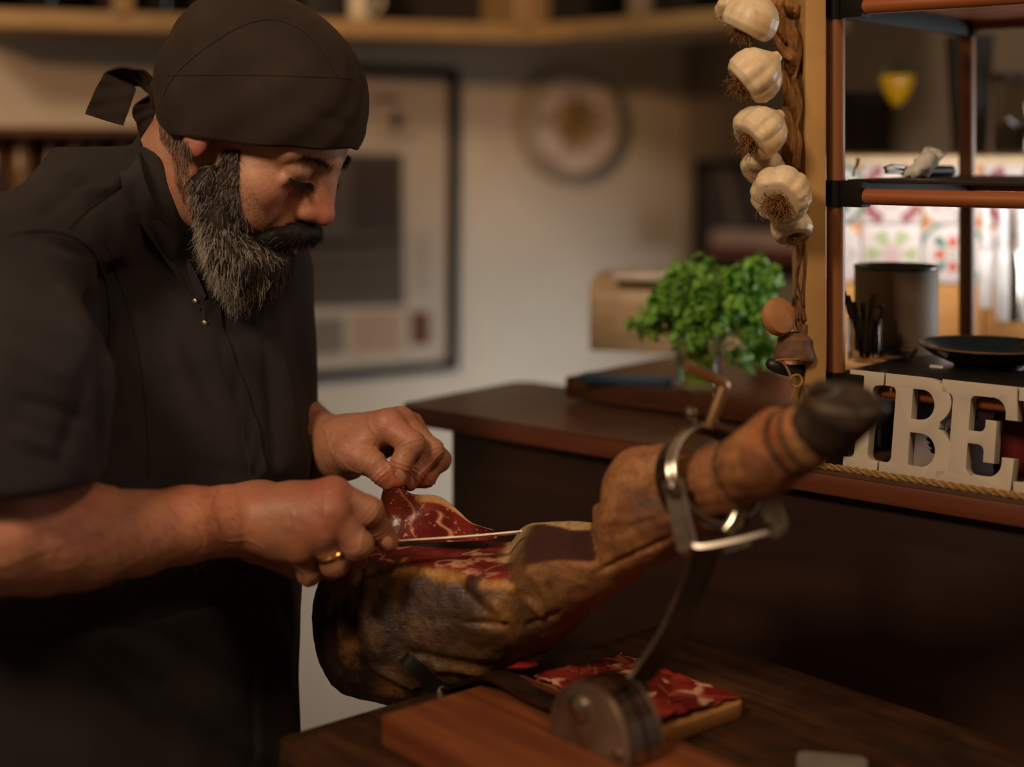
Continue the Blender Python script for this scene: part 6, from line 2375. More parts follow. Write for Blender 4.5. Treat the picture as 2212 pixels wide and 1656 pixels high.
def skin_cols(V, c0, red_pts, amt=0.55):
    c = np.tile(c0, (len(V), 1))
    for (p, r) in red_pts:
        w = np.exp(-(((V - np.array(p)) / r) ** 2).sum(1)) * amt
        c = blend(c, RED, w)
    return c


rc = skin_cols(RW, SKA, [(W(q[0], q[1], q[2] - .01), .014) for d in digits.values() for q in (d[0], d[-1])] + [(W(440, 1062, 1.3), .05), (W(150, 1045, 1.2), .05), (W(700, 1050, 1.31), .03)])  # knuckle redness, plus warm light painted red along the forearm's top edge
rc = rc * (1.10 - 0.34 * smoothstep(470, 600, to_px(RW)[:, 0]))[:, None]  # hand painted darker than the forearm to offset the strong lamp
lc = skin_cols(LW, SKA * 0.95, [(W(q[0], q[1], q[2] - .01), .013) for d in ld.values() for q in (d[0], d[-1])])

# ------------------------------------------------------------------ torso core (under the clothes)
BETA = math.radians(40)
TF = np.array([math.cos(BETA), -math.sin(BETA), 0])
TL = np.array([math.sin(BETA), math.cos(BETA), 0])
RINGS = [  # z, cx, cy, half width, half depth
    (1.500, -0.392, 1.455, 0.056, 0.046), (1.470, -0.394, 1.455, 0.080, 0.056), (1.435, -0.398, 1.475, 0.118, 0.062), (1.385, -0.392, 1.478, 0.158, 0.074), (1.300, -0.374, 1.450, 0.188, 0.104),
    (1.190, -0.364, 1.43, 0.188, 0.130), (1.080, -0.376, 1.43, 0.182, 0.128), (0.960, -0.380, 1.43, 0.180, 0.128), (0.860, -0.382, 1.43, 0.180, 0.126), (0.70, -0.382, 1.43, 0.178, 0.124)]


def torso_field(g, grow=0.0, s=(slice(None),) * 3):
    x, y, z = g.xyz(s)
    R = np.array(sorted(RINGS))
    zz = z.ravel()
    cx, cy, a, b = [np.interp(zz, R[:, 0], R[:, i]).astype(np.float32)[None, None, :] for i in (1, 2, 3, 4)]
    dx, dy = x - cx, y - cy
    t = dx * TF[0] + dy * TF[1]
    l = dx * TL[0] + dy * TL[1]
    a, b = a + grow, b + grow
    q = (np.abs(t / b) ** 2.3 + np.abs(l / a) ** 2.3) ** (1 / 2.3)
    d = (q - 1) * np.minimum(a, b)
    return np.maximum(d, (R[0, 0] + 0.004) - z)


SHR, SHL = np.array([-0.455, 1.265, 1.372]), np.array([-0.275, 1.545, 1.365])
ELR, ELL_ = np.array(W(-30, 1140, 1.185)), np.array([-0.285, 1.60, 1.205])
tc = SDF((-0.66, 1.08, 0.70), (-0.14, 1.74, 1.53), 0.008)
tc.D[:] = torso_field(tc, -0.02)
_x, _y, _z = tc.xyz((slice(None),) * 3)
tc.D[:] = np.maximum(tc.D, _z - 1.40)
tc.cone(SHR, ELR, 0.048, 0.042, 0.03)
tc.cone(SHL, ELL_, 0.048, 0.042, 0.03)
TV, TFc = tc.mesh(1)
tcol = np.tile(SKA, (len(TV), 1))

HF_, RF_, LF_, TF_ = HF, orient(RW, RF, RW.mean(0)), orient(LW, LF, LW.mean(0)), orient(TV, TFc, TV.mean(0))
HF_ = orient(HW, HF, HW.mean(0))
bV = np.vstack([HW, RW, LW, TV])
o1, o2, o3 = len(HW), len(HW) + len(RW), len(HW) + len(RW) + len(LW)
bF = np.vstack([HF_, RF_ + o1, LF_ + o2, TF_ + o3])
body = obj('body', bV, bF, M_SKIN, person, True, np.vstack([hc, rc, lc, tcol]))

# fingernails
def nail(q, nrm, along, w, l, par):
    m = MB()
    n, a = Vector(nrm).normalized(), Vector(along).normalized()
    a = (a - n * a.dot(n)).normalized()
    b = n.cross(a)
    V, F = [], []
    for i in range(7):
        for j in range(5):
            u, v = (i / 6 - 0.5) * 2, (j / 4 - 0.5) * 2
            e = 1 - 0.18 * v * v
            V.append(Vector(q) + a * (u * l * e) + b * (v * w * (1 - 0.12 * u * u)) - n * (0.0022 * v * v + 0.0006 * u * u))
    m.add(V, grid_faces(7, 5))
    return m.build('fingernail', plain('nail', (205, 150, 122), 0.3, 0, 0.5, 0.05), par)


RB_, LB_ = bvh_of(RW, RF_), bvh_of(LW, LF_)
for bv, (px_, py_), tgt, w_, l_ in ((RB_, (838, 1168), (852, 1186), .0056, .0072), (LB_, (866, 1026), (868, 1044), .0056, .0070), (LB_, (888, 1038), (886, 1054), .0046, .0058)):
    l_c, n_c = hit(bv, px_, py_)
    if l_c is None: continue
    if n_c.dot(l_c - Vector((0, 0, ZC))) > 0: n_c = -n_c
    nail(l_c + n_c * 0.0006, n_c, W(*tgt, l_c.y) - W(px_, py_, l_c.y), w_, l_, body)

# wedding ring
rm = MB()
rcn, rdir = Vector(W(712, 1190, 1.310)), (Vector(W(722, 1216, 1.314)) - Vector(W(698, 1152, 1.306))).normalized()
rpts = []
_u = rdir.orthogonal().normalized()
_w = rdir.cross(_u)
for i in range(33):
    a = 2 * math.pi * i / 32
    rpts.append(rcn + (_u * math.cos(a) + _w * math.sin(a)) * 0.0136)
rm.tube(rpts, 0.0016, 8)
ring = rm.build('ring', metal('gold', (226, 170, 78), 0.2), person)

# ------------------------------------------------------------------ hair strands
def strands(roots, dirs, lens, curl, cols, rad=0.00022, seg=6, sides=3, grav=(0, 0, -1), gw=0.5, wave=0.35):
    n = len(roots)
    P = np.zeros((n, seg + 1, 3))
    P[:, 0] = roots
    d = dirs / np.linalg.norm(dirs, axis=1)[:, None]
    ph = rng.random((n, 3)) * 6.28
    ax = rng.normal(size=(n, 3))
    g = np.array(grav, float)
    if g.ndim == 1: g = np.tile(g, (n, 1))
    for i in range(seg):
        d = d + g * gw / seg + np.sin(ph[:, :1] + i * 2.0 * wave * 3) * ax * curl[:, None] / seg
        d /= np.linalg.norm(d, axis=1)[:, None]
        P[:, i + 1] = P[:, i] + d * (lens / seg)[:, None]
    return tubes(P, rad, cols, sides)


def pick(mask, n):
    idx = np.nonzero(mask)[0]
    return rng.choice(idx, n)


GREY = np.array(lin((206, 196, 184))[:3])
DK = np.array(lin((40, 33, 29))[:3])
BRN = np.array(lin((86, 62, 42))[:3])

# beard: dark core volume and curly strands
bd = SDF((-0.03, -0.085, -0.165), (0.125, 0.085, 0.03), 0.0028, HO, HR)
for s in (-1, 1):
    bd.cone((0.018, s * 0.060, -0.018), (0.016, s * 0.057, -0.035), 0.006, 0.014, 0.01)
    bd.cone((0.020, s * 0.053, -0.046), (0.062, s * 0.024, -0.090), 0.012, 0.022, 0.012)
    bd.cone((0.018, s * 0.054, -0.035), (0.066, s * 0.034, -0.070), 0.014, 0.016, 0.012)
    bd.cone((0.070, s * 0.030, -0.058), (0.072, s * 0.026, -0.085), 0.013, 0.015, 0.012)
bd.ell((0.078, 0, -0.104), (0.026, 0.030, 0.030), 0.012)
bd.ell((0.070, 0, -0.118), (0.022, 0.022, 0.020), 0.012)
for (bx, by, bY, br) in ((462, 478, 1.404, .009), (470, 512, 1.404, .017), (498, 550, 1.408, .023), (522, 578, 1.414, .023), (540, 602, 1.420, .016), (566, 570, 1.424, .022), (598, 552, 1.436, .015), (585, 585, 1.432, .013), (480, 470, 1.402, .015)):
    bd.ell(bd.loc(W(bx, by, bY)), br, 0.012)
BV, BF = bd.mesh(2)
BVw = bd.world(BV)
BF = orient(BVw, BF, BVw.mean(0))
BN = vnormals(BVw, BF)
if (BN * (BVw - BVw.mean(0))).sum() < 0: BN = -BN
bcol = np.tile(DK * 1.1, (len(BV), 1))
parts_V, parts_F, parts_C = [BVw], [BF], [bcol]
off = len(BVw)


def add_strands(res):
    global off
    V, F, C = res
    parts_V.append(V)
    parts_F.append(F + off)
    parts_C.append(C)
    off += len(V)


N1 = 9500
vis = BV[:, 1] < 0.045
ids = pick(vis, N1)
rt = BVw[ids] + rng.normal(scale=0.0008, size=(N1, 3))
hl = BV[ids]
low = smoothstep(0.0, -0.11, hl[:, 2])
front = smoothstep(0.02, 0.085, hl[:, 0])
flow_h = np.stack([0.10 + 0.25 * front - 0.35 * (1 - front), np.zeros(N1), -1.0 * np.ones(N1)], 1)
flow = flow_h @ HR.T * 0.6 + np.array([0.05, 0, -0.75])
tang = flow - BN[ids] * (flow * BN[ids]).sum(1)[:, None]
dirs = tang * 1.0 + BN[ids] * (0.35 + 0.25 * rng.random(N1))[:, None] + rng.normal(scale=0.28, size=(N1, 3))
lens = (0.007 + 0.008 * low) * rng.uniform(0.6, 1.35, N1)
side_dark = smoothstep(-0.075, -0.025, hl[:, 2])
front_dark = smoothstep(0.086, 0.104, hl[:, 0])
patch = fbm(hl * np.array([1, 1, 1.0]), 55, 2)
pg = np.clip(0.66 + 0.40 * patch - 0.62 * side_dark - 0.45 * front_dark, 0.06, 0.95)
isg = rng.random(N1) < pg
cols = np.where(isg[:, None], GREY * rng.uniform(0.45, 1.15, (N1, 1)), np.where(rng.random((N1, 1)) < 0.25, BRN, DK) * rng.uniform(0.7, 1.5, (N1, 1)))
add_strands(strands(rt, dirs, lens, 2.4 + 3.0 * rng.random(N1), cols, 0.00018, 7, 3, gw=0.45))
# sideburn, short dark hair straight off the skin
sb = in_poly(hpx, [(482, 318), (520, 320), (517, 400), (522, 455), (545, 488), (500, 480), (450, 440), (425, 415), (462, 380)]) & (HV[:, 1] < 0)
N2 = 2600
ids = pick(sb, N2)
hn_w = HN @ HR.T
d2 = np.array([0.05, -0.1, -0.9]) + hn_w[ids] * 0.5 + rng.normal(scale=0.35, size=(N2, 3))
c2 = np.where(rng.random((N2, 1)) < 0.22, GREY * 0.7, DK * rng.uniform(0.6, 1.6, (N2, 1)))
add_strands(strands(HW[ids], d2, rng.uniform(0.004, 0.011, N2), 1.2 * np.ones(N2), c2, 0.00016, 5, 3, gw=0.3))
# cheek stubble
st = in_poly(hpx, [(520, 380), (560, 430), (610, 470), (600, 500), (555, 500), (522, 465), (514, 420)]) & (HV[:, 1] < 0)
N3 = 620
ids = pick(st, N3)
d3 = np.array([0.1, 0, -0.8]) + hn_w[ids] * 0.5 + rng.normal(scale=0.3, size=(N3, 3))
add_strands(strands(HW[ids], d3, rng.uniform(0.0008, 0.0022, N3), 0.2 * np.ones(N3), np.tile(DK * 2, (N3, 1)), 0.00009, 3, 3))
# neck and nape hair
nh = in_poly(hpx, [(340, 228), (380, 255), (416, 322), (404, 375), (398, 440), (384, 400), (378, 345), (348, 300)]) & (HV[:, 1] < 0.05)
N4 = 1500
ids = pick(nh, N4)
d4 = np.array([0.15, 0, -0.9]) + hn_w[ids] * 0.25 + rng.normal(scale=0.2, size=(N4, 3))
add_strands(strands(HW[ids], d4, rng.uniform(0.004, 0.010, N4), 0.4 * np.ones(N4), np.where(rng.random((N4, 1)) < 0.2, GREY * 0.6, DK), 0.00013, 4, 3))
# beard under the jaw on the neck
beard = obj('beard', np.vstack(parts_V), np.vstack(parts_F), M_HAIR, person, True, np.vstack(parts_C))
beard['label'] = 'full grizzled beard, grey at the chin and dark at the sideburn'

# fine dark hair on the forearms
def arm_hair(V, F, keep, along, n):
    N = vnormals(V, F)
    N = N * (1.0 if (N * (V - V.mean(0))).sum() > 0 else -1.0)
    ids = pick(keep, n)
    d = along + N[ids] * 0.25 + rng.normal(scale=0.3, size=(n, 3))
    c = np.where(rng.random((n, 1)) < 0.5, DK * 1.5, BRN)
    return strands(V[ids], d, rng.uniform(0.006, 0.014, n), 0.8 * np.ones(n), c, 0.00010, 5, 3, gw=0.3)


_rp = to_px(RW)
_v, _f, _c = arm_hair(RW, RF_, (_rp[:, 0] < 520) & (_rp[:, 0] > -60), np.array([0.55, 0.15, -0.75]), 2600)
o_ = obj('forearm_hair', _v, _f, M_HAIR, person, True, _c); o_['kind'] = 'stuff'
_lp = to_px(LW)
_v, _f, _c = arm_hair(LW, LF_, (_lp[:, 0] < 740), np.array([0.6, -0.2, -0.5]), 1300)
o_ = obj('forearm_hair', _v, _f, M_HAIR, person, True, _c); o_['kind'] = 'stuff'

# moustache
parts_V, parts_F, parts_C, off = [], [], [], 0
ms = SDF((0.06, -0.055, -0.075), (0.135, 0.055, -0.005), 0.002, HO, HR)
for s in (-1, 1):
    ms.chain([(0.1085, s * 0.003, -0.0305), (0.1045, s * 0.016, -0.0350), (0.093, s * 0.030, -0.0450), (0.080, s * 0.040, -0.0580)], [0.0092, 0.0108, 0.0092, 0.0068], 0.004)
MV, MF = ms.mesh(2)
MVw = ms.world(MV)
MF = orient(MVw, MF, MVw.mean(0))
MN = vnormals(MVw, MF)
if (MN * (MVw - MVw.mean(0))).sum() < 0: MN = -MN
parts_V.append(MVw); parts_F.append(MF); parts_C.append(np.tile(DK * 0.7, (len(MV), 1))); off = len(MVw)
N5 = 2200
ids = pick(np.ones(len(MV), bool), N5)
sgn = np.sign(MV[ids, 1])
df = np.stack([-0.35 * np.ones(N5), sgn * 0.75, -0.62 * np.ones(N5)], 1) @ HR.T
d5 = df + MN[ids] * 0.35 + rng.normal(scale=0.22, size=(N5, 3))
c5 = np.where(rng.random((N5, 1)) < 0.02, GREY * 0.6, DK * rng.uniform(0.5, 1.2, (N5, 1)))
add_strands(strands(MVw[ids], d5, rng.uniform(0.005, 0.012, N5), 0.7 * np.ones(N5), c5, 0.00017, 5, 3, gw=0.4))
moustache = obj('moustache', np.vstack(parts_V), np.vstack(parts_F), M_HAIR, person, True, np.vstack(parts_C))
moustache['label'] = 'thick dark brown moustache'

# eyebrows and eyelashes on both sides
HB = bvh_of(HW, HF_)
for s in (-1, 1):
    for nm, n_, r_ in (('eyebrow', 330, 0.00017), ('eyelashes', 110, 0.00030)):
        rt, dr, ln = [], [], []
        for i in range(n_):
            t = rng.random() if nm == 'eyebrow' else (i + rng.random() * 0.6) / n_
            if nm == 'eyebrow':
                c = np.array([0.1125 - 0.034 * t ** 1.6, s * (0.009 + 0.038 * t), 0.0365 + 0.0060 * math.sin(t * 2.4) - 0.002 * t]) + rng.normal(scale=(0, 0.0008, 0.0017), size=3)
            else:
                c = np.array([0.110, s * (0.0175 + 0.0285 * t), 0.0172 - 0.0022 * math.sin(t * math.pi)])
            loc, nor, fi, dist = HB.ray_cast(Vector(hw(c + np.array([0.04, 0, 0]))), Vector(HR @ np.array([-1.0, 0, 0])), 0.12)
            if loc is None: continue
            nor = np.array(nor)
            rt.append(np.array(loc) - nor * 0.0004)
            if nm == 'eyebrow':
                dr.append(HR @ np.array([0.15, s * 0.9, 0.35 - 0.6 * t]) + nor * 0.3 + rng.normal(scale=0.15, size=3))
                ln.append(rng.uniform(0.005, 0.009))
            else:
                dr.append(HR @ np.array([0.75, s * (0.25 + 0.5 * (t - 0.4)), -0.62]) + rng.normal(scale=0.10, size=3))
                ln.append(rng.uniform(0.0075, 0.011))
        rt, dr, ln = np.array(rt), np.array(dr), np.array(ln)
        V, F, C = strands(rt, dr, ln, 0.15 * np.ones(len(rt)), np.tile(DK * 0.6, (len(rt), 1)), r_, 5, 3, grav=(0, 0, 0.55) if nm == 'eyelashes' else (0, 0, -0.3), gw=0.5)
        obj(nm, V, F, M_HAIR, person, True, C)

# ------------------------------------------------------------------ bandana cap
def hat_edge(ph):
    """height of the lower rim in the head frame by azimuth (0 = forehead)"""
    a = abs(math.atan2(math.sin(ph), math.cos(ph))) / math.pi
    return float(np.interp(a, [0, 0.12, 0.25, 0.40, 0.50, 0.60, 0.75, 0.90, 1.0], [0.062, 0.058, 0.045, 0.020, 0.004, -0.012, -0.010, -0.006, -0.010]))


def hat_point(ph, t, grow=0.0):
    """t 0 rim .. 1 crown"""
    cx, cz = -0.006, 0.048
    rx, ry, rz = 0.1095 + grow, 0.0875 + grow, 0.102 + grow
    ze = hat_edge(ph)
    c, s = math.cos(ph), math.sin(ph)
    zt = ze + (cz + rz - ze) * math.sin(t * math.pi / 2) ** 1.02
    if zt > cz:
        f = math.sqrt(max(0, 1 - ((zt - cz) / rz) ** 2.15))
    else:
        f = 1 - 0.55 * ((cz - zt) / 0.09) ** 2 * (0.35 + 0.65 * max(0, -c))
    sup = (abs(c) ** 2.15 + abs(s) ** 2.15) ** (-1 / 2.15)
    x, y, z = cx + rx * f * c * sup, ry * f * s * sup, zt
    # slack cloth: fold above the band, soft billow towards the back
    w = math.exp(-((zt - 0.083) / 0.006) ** 2) * 0.0012
    b = 0.006 * max(0, -c) * math.exp(-((zt - 0.11) / 0.035) ** 2)
    n = 0.0018 * math.sin(5 * ph + 9 * t) * (1 - abs(2 * t - 1)) + 0.0012 * math.sin(11 * ph - 14 * t)
    k = 1 + (n - w) / 0.1
    return np.array([cx + (x - cx) * k - b, y * k, z + b * 0.6])


nu, nv = 128, 56
hatV = np.array([hat_point(2 * math.pi * i / nu, j / (nv - 1)) for i in range(nu) for j in range(nv)])
hatF = grid_faces(nu, nv, True)
# doubled cloth: inner shell and rim
hatI = np.array([hat_point(2 * math.pi * i / nu, j / (nv - 1), -0.0035) for i in range(nu) for j in range(nv)])
hatI[:, 2] -= 0.0002
nV = len(hatV)
allV = np.vstack([hatV, hatI])
F2 = [list(reversed([k + nV for k in f])) for f in hatF]
F3 = [[((i + 1) % nu) * nv, i * nv, nV + i * nv, nV + ((i + 1) % nu) * nv] for i in range(nu)]
hat = empty('bandana_cap', hw((0, 0, 0.05)))
hat.parent = person
hat.location = Vector(hw((0, 0, 0.05))) - WLOC['person']
crown = obj('crown', hw(allV), np.array([f for f in hatF + F2 + F3]), M_HAT, hat, True)
hatB = bvh_of(hw(hatV), hatF)


def on_hat(px, py, lift=0.0001):
    l, n = hit(hatB, px, py)
    if l is None: return None
    return l + n * lift * (1 if n.y < 0 else -1)


M_SEAM = cloth_material('seam_thread', (40, 33, 29))
for path, r in (([(352, 208), (368, 178), (400, 140), (450, 100), (500, 68), (540, 50), (575, 43), (610, 47), (650, 64), (680, 92), (706, 128), (726, 165)], 0.0007),):
    pts = [on_hat(*p) for p in spline(path, 40)]
    pts = [p for p in pts if p is not None]
    if len(pts) > 5:
        m = MB(); m.tube(pts, r, 6)
        m.build('seam', M_SEAM, hat)
for py0, py1 in ((163, 170),):
    pts = [on_hat(x, py0 + (py1 - py0) * (x - 360) / 400 - 4 * math.sin((x - 360) / 400 * 3.14)) for x in range(362, 770, 10)]
    pts = [p for p in pts if p is not None]
    if len(pts) > 5:
        m = MB(); m.tube(pts, 0.0005, 6)
        m.build('seam', M_SEAM, hat)


def ribbon(name, left, right, mat, parent, n=28, thick=0.0022, curl=0.0):
    """cloth strip between two space curves"""
    Lc, Rc = spline(left, n), spline(right, n)
    m = 7
    V = []
    for sgn in (0, 1):
        for i in range(n):
            ax = Rc[i] - Lc[i]
            T = Lc[min(i + 1, n - 1)] - Lc[max(i - 1, 0)]
            nn = np.cross(ax, T)
            nn /= max(np.linalg.norm(nn), 1e-9)
            for j in range(m):
                v = j / (m - 1)
                V.append(Lc[i] + ax * v + nn * (thick * (sgn - 0.5) + curl * math.sin(v * math.pi) + 0.0008 * math.sin(i * 0.9 + j)))
    F = grid_faces(n, m)
    q = n * m
    F2 = [list(reversed([k + q for k in f])) for f in F]
    S_ = []
    for i in range(n - 1):
        S_.append([i * m, (i + 1) * m, q + (i + 1) * m, q + i * m][::-1])
        S_.append([i * m + m - 1, (i + 1) * m + m - 1, q + (i + 1) * m + m - 1, q + i * m + m - 1])
    for j in range(m - 1):
        S_.append([j, j + 1, q + j + 1, q + j])
        e = (n - 1) * m
        S_.append([e + j, e + j + 1, q + e + j + 1, q + e + j][::-1])
    return obj(name, np.array(V), np.array(F + F2 + S_), mat, parent, True, angle=50)


YK = 1.475
ribbon('tie_tail', [W(342, 190, YK - .01), W(320, 158, YK - .018), W(285, 147, YK - .02), W(238, 150, YK - .02), W(216, 175, YK - .024), W(198, 212, YK - .03), W(184, 246, YK - .034)],
       [W(345, 214, YK + .006), W(330, 212, YK + .004), W(312, 192, YK + .006), W(292, 184, YK + .008), W(292, 196, YK - .006), W(280, 232, YK - .012), W(266, 271, YK - .016)], M_HAT, hat, 40, 0.0025, 0.002)
ribbon('tie_tail', [W(338, 200, YK - .004), W(310, 212, YK - .012), W(288, 232, YK - .016), W(287, 250, YK - .016), W(296, 270, YK - .014), W(302, 300, YK - .012), W(306, 345, YK - .010)],
       [W(342, 214, YK + .002), W(341, 218, YK + .0), W(339, 232, YK - .004), W(334, 250, YK - .006), W(327, 268, YK - .006), W(326, 300, YK - .006), W(326, 345, YK - .006)], M_HAT, hat, 32, 0.0025, 0.002)
km = MB()
kc = Vector(W(340, 200, YK - 0.004))
kp = [kc + Vector((0.004 * math.cos(a) + 0.002, 0.012 * math.sin(a) * 0.6, 0.014 * math.cos(a * 1.0 + 0.6))) for a in np.linspace(0.2, 5.6, 16)]
km.tube(kp, [0.0065 + 0.0015 * math.sin(3 * a) for a in np.linspace(0, 6, 16)], 10)
km.build('knot', M_HAT, hat)

# ------------------------------------------------------------------ jacket
jk = SDF((-0.64, 1.09, 0.86), (-0.13, 1.74, 1.50), 0.0045)
jk.D[:] = torso_field(jk, 0.0)
jk.cone((-0.385, 1.43, 1.445), SHR + np.array([0.015, 0.02, 0.022]), 0.050, 0.062, 0.035)
jk.cone((-0.36, 1.45, 1.44), SHL + np.array([-0.015, 0, 0.015]), 0.050, 0.058, 0.035)
jk.cone(SHR, np.array(W(28, 840, 1.215)), 0.074, 0.078, 0.022)
jk.cone(np.array(W(28, 840, 1.215)), np.array(W(16, 1100, 1.198)), 0.078, 0.076, 0.012)
jk.cone(SHL, np.array([-0.278, 1.585, 1.20]), 0.068, 0.070, 0.02)
# hems: cut the sleeves and the neck
hr = np.array(W(30, 1031, 1.20))
s_ = jk.sub((-0.66, 1.08, 0.8), (-0.318, 1.30, 1.3))
x, y, z = jk.xyz(s_)
dcut = np.maximum(np.maximum(z - (hr[2] + 0.015 * (x - hr[0])), -(x * 0 + y * 0 + (0.0))), np.sqrt((x - hr[0] - 0.0) ** 2 + (y - 1.20) ** 2) - 0.098)
dcut = np.maximum(dcut, 0.006 - torso_field(jk, 0.0, s_))
jk.put(dcut.astype(np.float32), s_, 0.002, 'cut')
s_ = jk.sub((-0.40, 1.50, 0.9), (-0.14, 1.74, 1.31))
x, y, z = jk.xyz(s_)
dl = np.maximum(z - 1.222 + 0.15 * (x + 0.28), -(TL[0] * (x + 0.36) + TL[1] * (y - 1.42) - 0.128))
jk.put(dl.astype(np.float32), s_, 0.002, 'cut')
jk.cone((-0.325, 1.480, 1.56), (-0.352, 1.490, 1.445), 0.070, 0.050, 0.006, op='cut')
JV, JF = jk.mesh(2)
JF = orient(JV, JF, JV.mean(0))
JN = vnormals(JV, JF)
if (JN * (JV - JV.mean(0))).sum() < 0: JN = -JN
jpx = to_px(JV)


def fold(px, x0, y0, x1, y1, w, amp):
    """a soft crease or ridge along the image line (x0,y0)-(x1,y1)"""
    d = np.array([x1 - x0, y1 - y0], float)
    L = np.linalg.norm(d)
    d /= L
    q = px - np.array([x0, y0])
    t = (q @ d) / L
    e = q[:, 0] * -d[1] + q[:, 1] * d[0]
    return amp * np.exp(-(e / w) ** 2) * smoothstep(-0.05, 0.15, t) * (1 - smoothstep(0.8, 1.1, t))


near = (JN[:, 1] < 0.25)
fd = np.zeros(len(JV))
for f in [(235, 690, 120, 1010, 18, -.004), (250, 560, 222, 760, 14, -.006), (222, 740, 218, 1030, 10, -.008), (225, 600, 300, 1000, 22, .003), (60, 505, 215, 560, 12, -.0035), (215, 560, 235, 700, 12, -.005),
          (0, 690, 180, 760, 16, -.003), (0, 740, 150, 820, 18, .003), (30, 860, 200, 905, 14, -.003), (20, 930, 190, 1010, 16, .003), (60, 980, 200, 1000, 10, -.002), (120, 620, 210, 780, 15, .0025),
          (300, 470, 470, 900, 22, -.004), (350, 480, 510, 850, 16, .003), (260, 460, 330, 900, 18, .003), (330, 620, 420, 1000, 24, -.003), (600, 640, 640, 1000, 18, .0035), (575, 700, 600, 1040, 14, -.0035),
          (90, 470, 200, 380, 10, -.003), (150, 420, 260, 400, 10, .003), (60, 450, 170, 350, 9, .002), (180, 460, 280, 390, 7, -.003), (400, 1000, 640, 1050, 20, -.003), (260, 1060, 520, 1100, 18, .003)]:
    fd += fold(jpx, *f)
fd = fd * near
fd += 0.0016 * fbm(JV * np.array([1, 1, 0.45]), 22, 3)
JV = JV + JN * fd[:, None]
jacket_g = empty('chef_jacket', (-0.36, 1.42, 0.86))
jacket_g.parent = person
jacket_g.location = Vector((-0.36, 1.42, 0.86)) - WLOC['person']
jacket = obj('jacket_body', JV, JF, M_JACKET, jacket_g, True)
JB = bvh_of(JV, JF)


def on_jacket(px, py, lift):
    l, n = hit(JB, px, py)
    if l is None: return None
    if n.dot(l - Vector((0, 0, ZC))) > 0: n = -n
    return l + n * lift


def jacket_line(path, r, name='seam', mat=None, n=40, lift=0.0000, parent=None):
    pts = [on_jacket(*p, lift) for p in spline(path, n)]
    pts = [p for p in pts if p is not None]
    # drop jumps
    q = [pts[0]] if pts else []
    for p in pts[1:]:
        if (p - q[-1]).length < 0.05: q.append(p)
    if len(q) < 4: return None
    m = MB()
    m.tube(q, r, 6)
    return m.build(name, mat or M_SEAM, parent or jacket_g)


jacket_line([(262, 398), (230, 425), (190, 452), (160, 480), (148, 495)], 0.0010)                      # shoulder seam
jacket_line([(20, 508), (80, 498), (150, 508), (205, 550), (230, 620), (240, 700), (228, 800)], 0.0012)  # armhole
jacket_line([(218, 500), (255, 600), (285, 700), (305, 800), (318, 930), (322, 1030)], 0.0008)         # princess seam
# buttoned placket: a doubled strip down the front
pl = [on_jacket(x, y, 0.0016) for x, y in spline([(432, 640), (438, 690), (462, 760), (492, 840), (518, 920), (533, 1000), (540, 1050)], 36)]
pr_ = [on_jacket(x, y, 0.0016) for x, y in spline([(470, 628), (474, 690), (496, 760), (526, 840), (552, 920), (568, 1000), (574, 1050)], 36)]
ok = [(a, b) for a, b in zip(pl, pr_) if a is not None and b is not None]
if len(ok) > 8:
    ribbon('placket', [a for a, b in ok], [b for a, b in ok], M_JACKET, jacket_g, 40, 0.0026, 0.0006)
for (bx, by) in ((421, 651), (441, 698)):
    c = on_jacket(bx, by, 0.0008)
    if c is not None:
        m = MB()
        m.lathe([(0.0001, 0.0022), (0.0022, 0.0020), (0.0030, 0.0010), (0.0030, 0.0)], c, (-0.2, -0.95, 0.2), 14)
        m.build('snap_button', metal('snap', (200, 190, 170), 0.25), jacket_g)

# stand collar, open at the throat
cu = [(444, 640, 0), (422, 592, 0), (387, 530, 0), (347, 465, 0), (316, 405, 0), (302, 345, 0), (304, 300, 1.465), (312, 284, 1.50), (345, 300, 1.545), (390, 350, 1.555), (440, 430, 1.55), (470, 520, 1.53), (480, 590, 1.50)]

cl_ = [(432, 670, 0), (398, 620, 0), (352, 555, 0), (306, 488, 0), (272, 425, 0), (260, 378, 0), (258, 340, 1.450), (268, 322, 1.49), (310, 335, 1.555), (370, 400, 1.575), (430, 500, 1.57), (470, 590, 1.55), (480, 650, 1.51)]
for i_ in range(6):
    h_ = on_jacket(cl_[i_][0], cl_[i_][1], 0.0015)
    yy_ = h_.y if h_ is not None else 1.40
    yy_ = min(max(yy_, 1.34), 1.44)
    cl_[i_] = (cl_[i_][0], cl_[i_][1], yy_)
    cu[i_] = (cu[i_][0], cu[i_][1], yy_ + 0.012)

ribbon('collar', [W(*p) for p in cu], [W(*p) for p in cl_], M_JACKET, jacket_g, 60, 0.0035, 0.003)
edge = MB()
edge.tube([Vector(p) for p in spline([W(*p) for p in cu], 60)], 0.0011, 6)
edge.build('collar_edge', M_JACKET, jacket_g)
# dark undershirt at the throat
us = SDF((-0.46, 1.36, 1.30), (-0.22, 1.58, 1.54), 0.005)
us.cone((-0.345, 1.488, 1.452), (-0.368, 1.490, 1.385), 0.0605, 0.066, 0.01)
us.half(np.array(W(366, 412, 1.40)), (0.78, 0.0, 0.62), 0.003)
UV, UF = us.mesh(2)
obj('undershirt', UV, orient(UV, UF, UV.mean(0)), plain('undershirt_cloth', (24, 21, 20), 0.95, 0, 0.1), person, True)

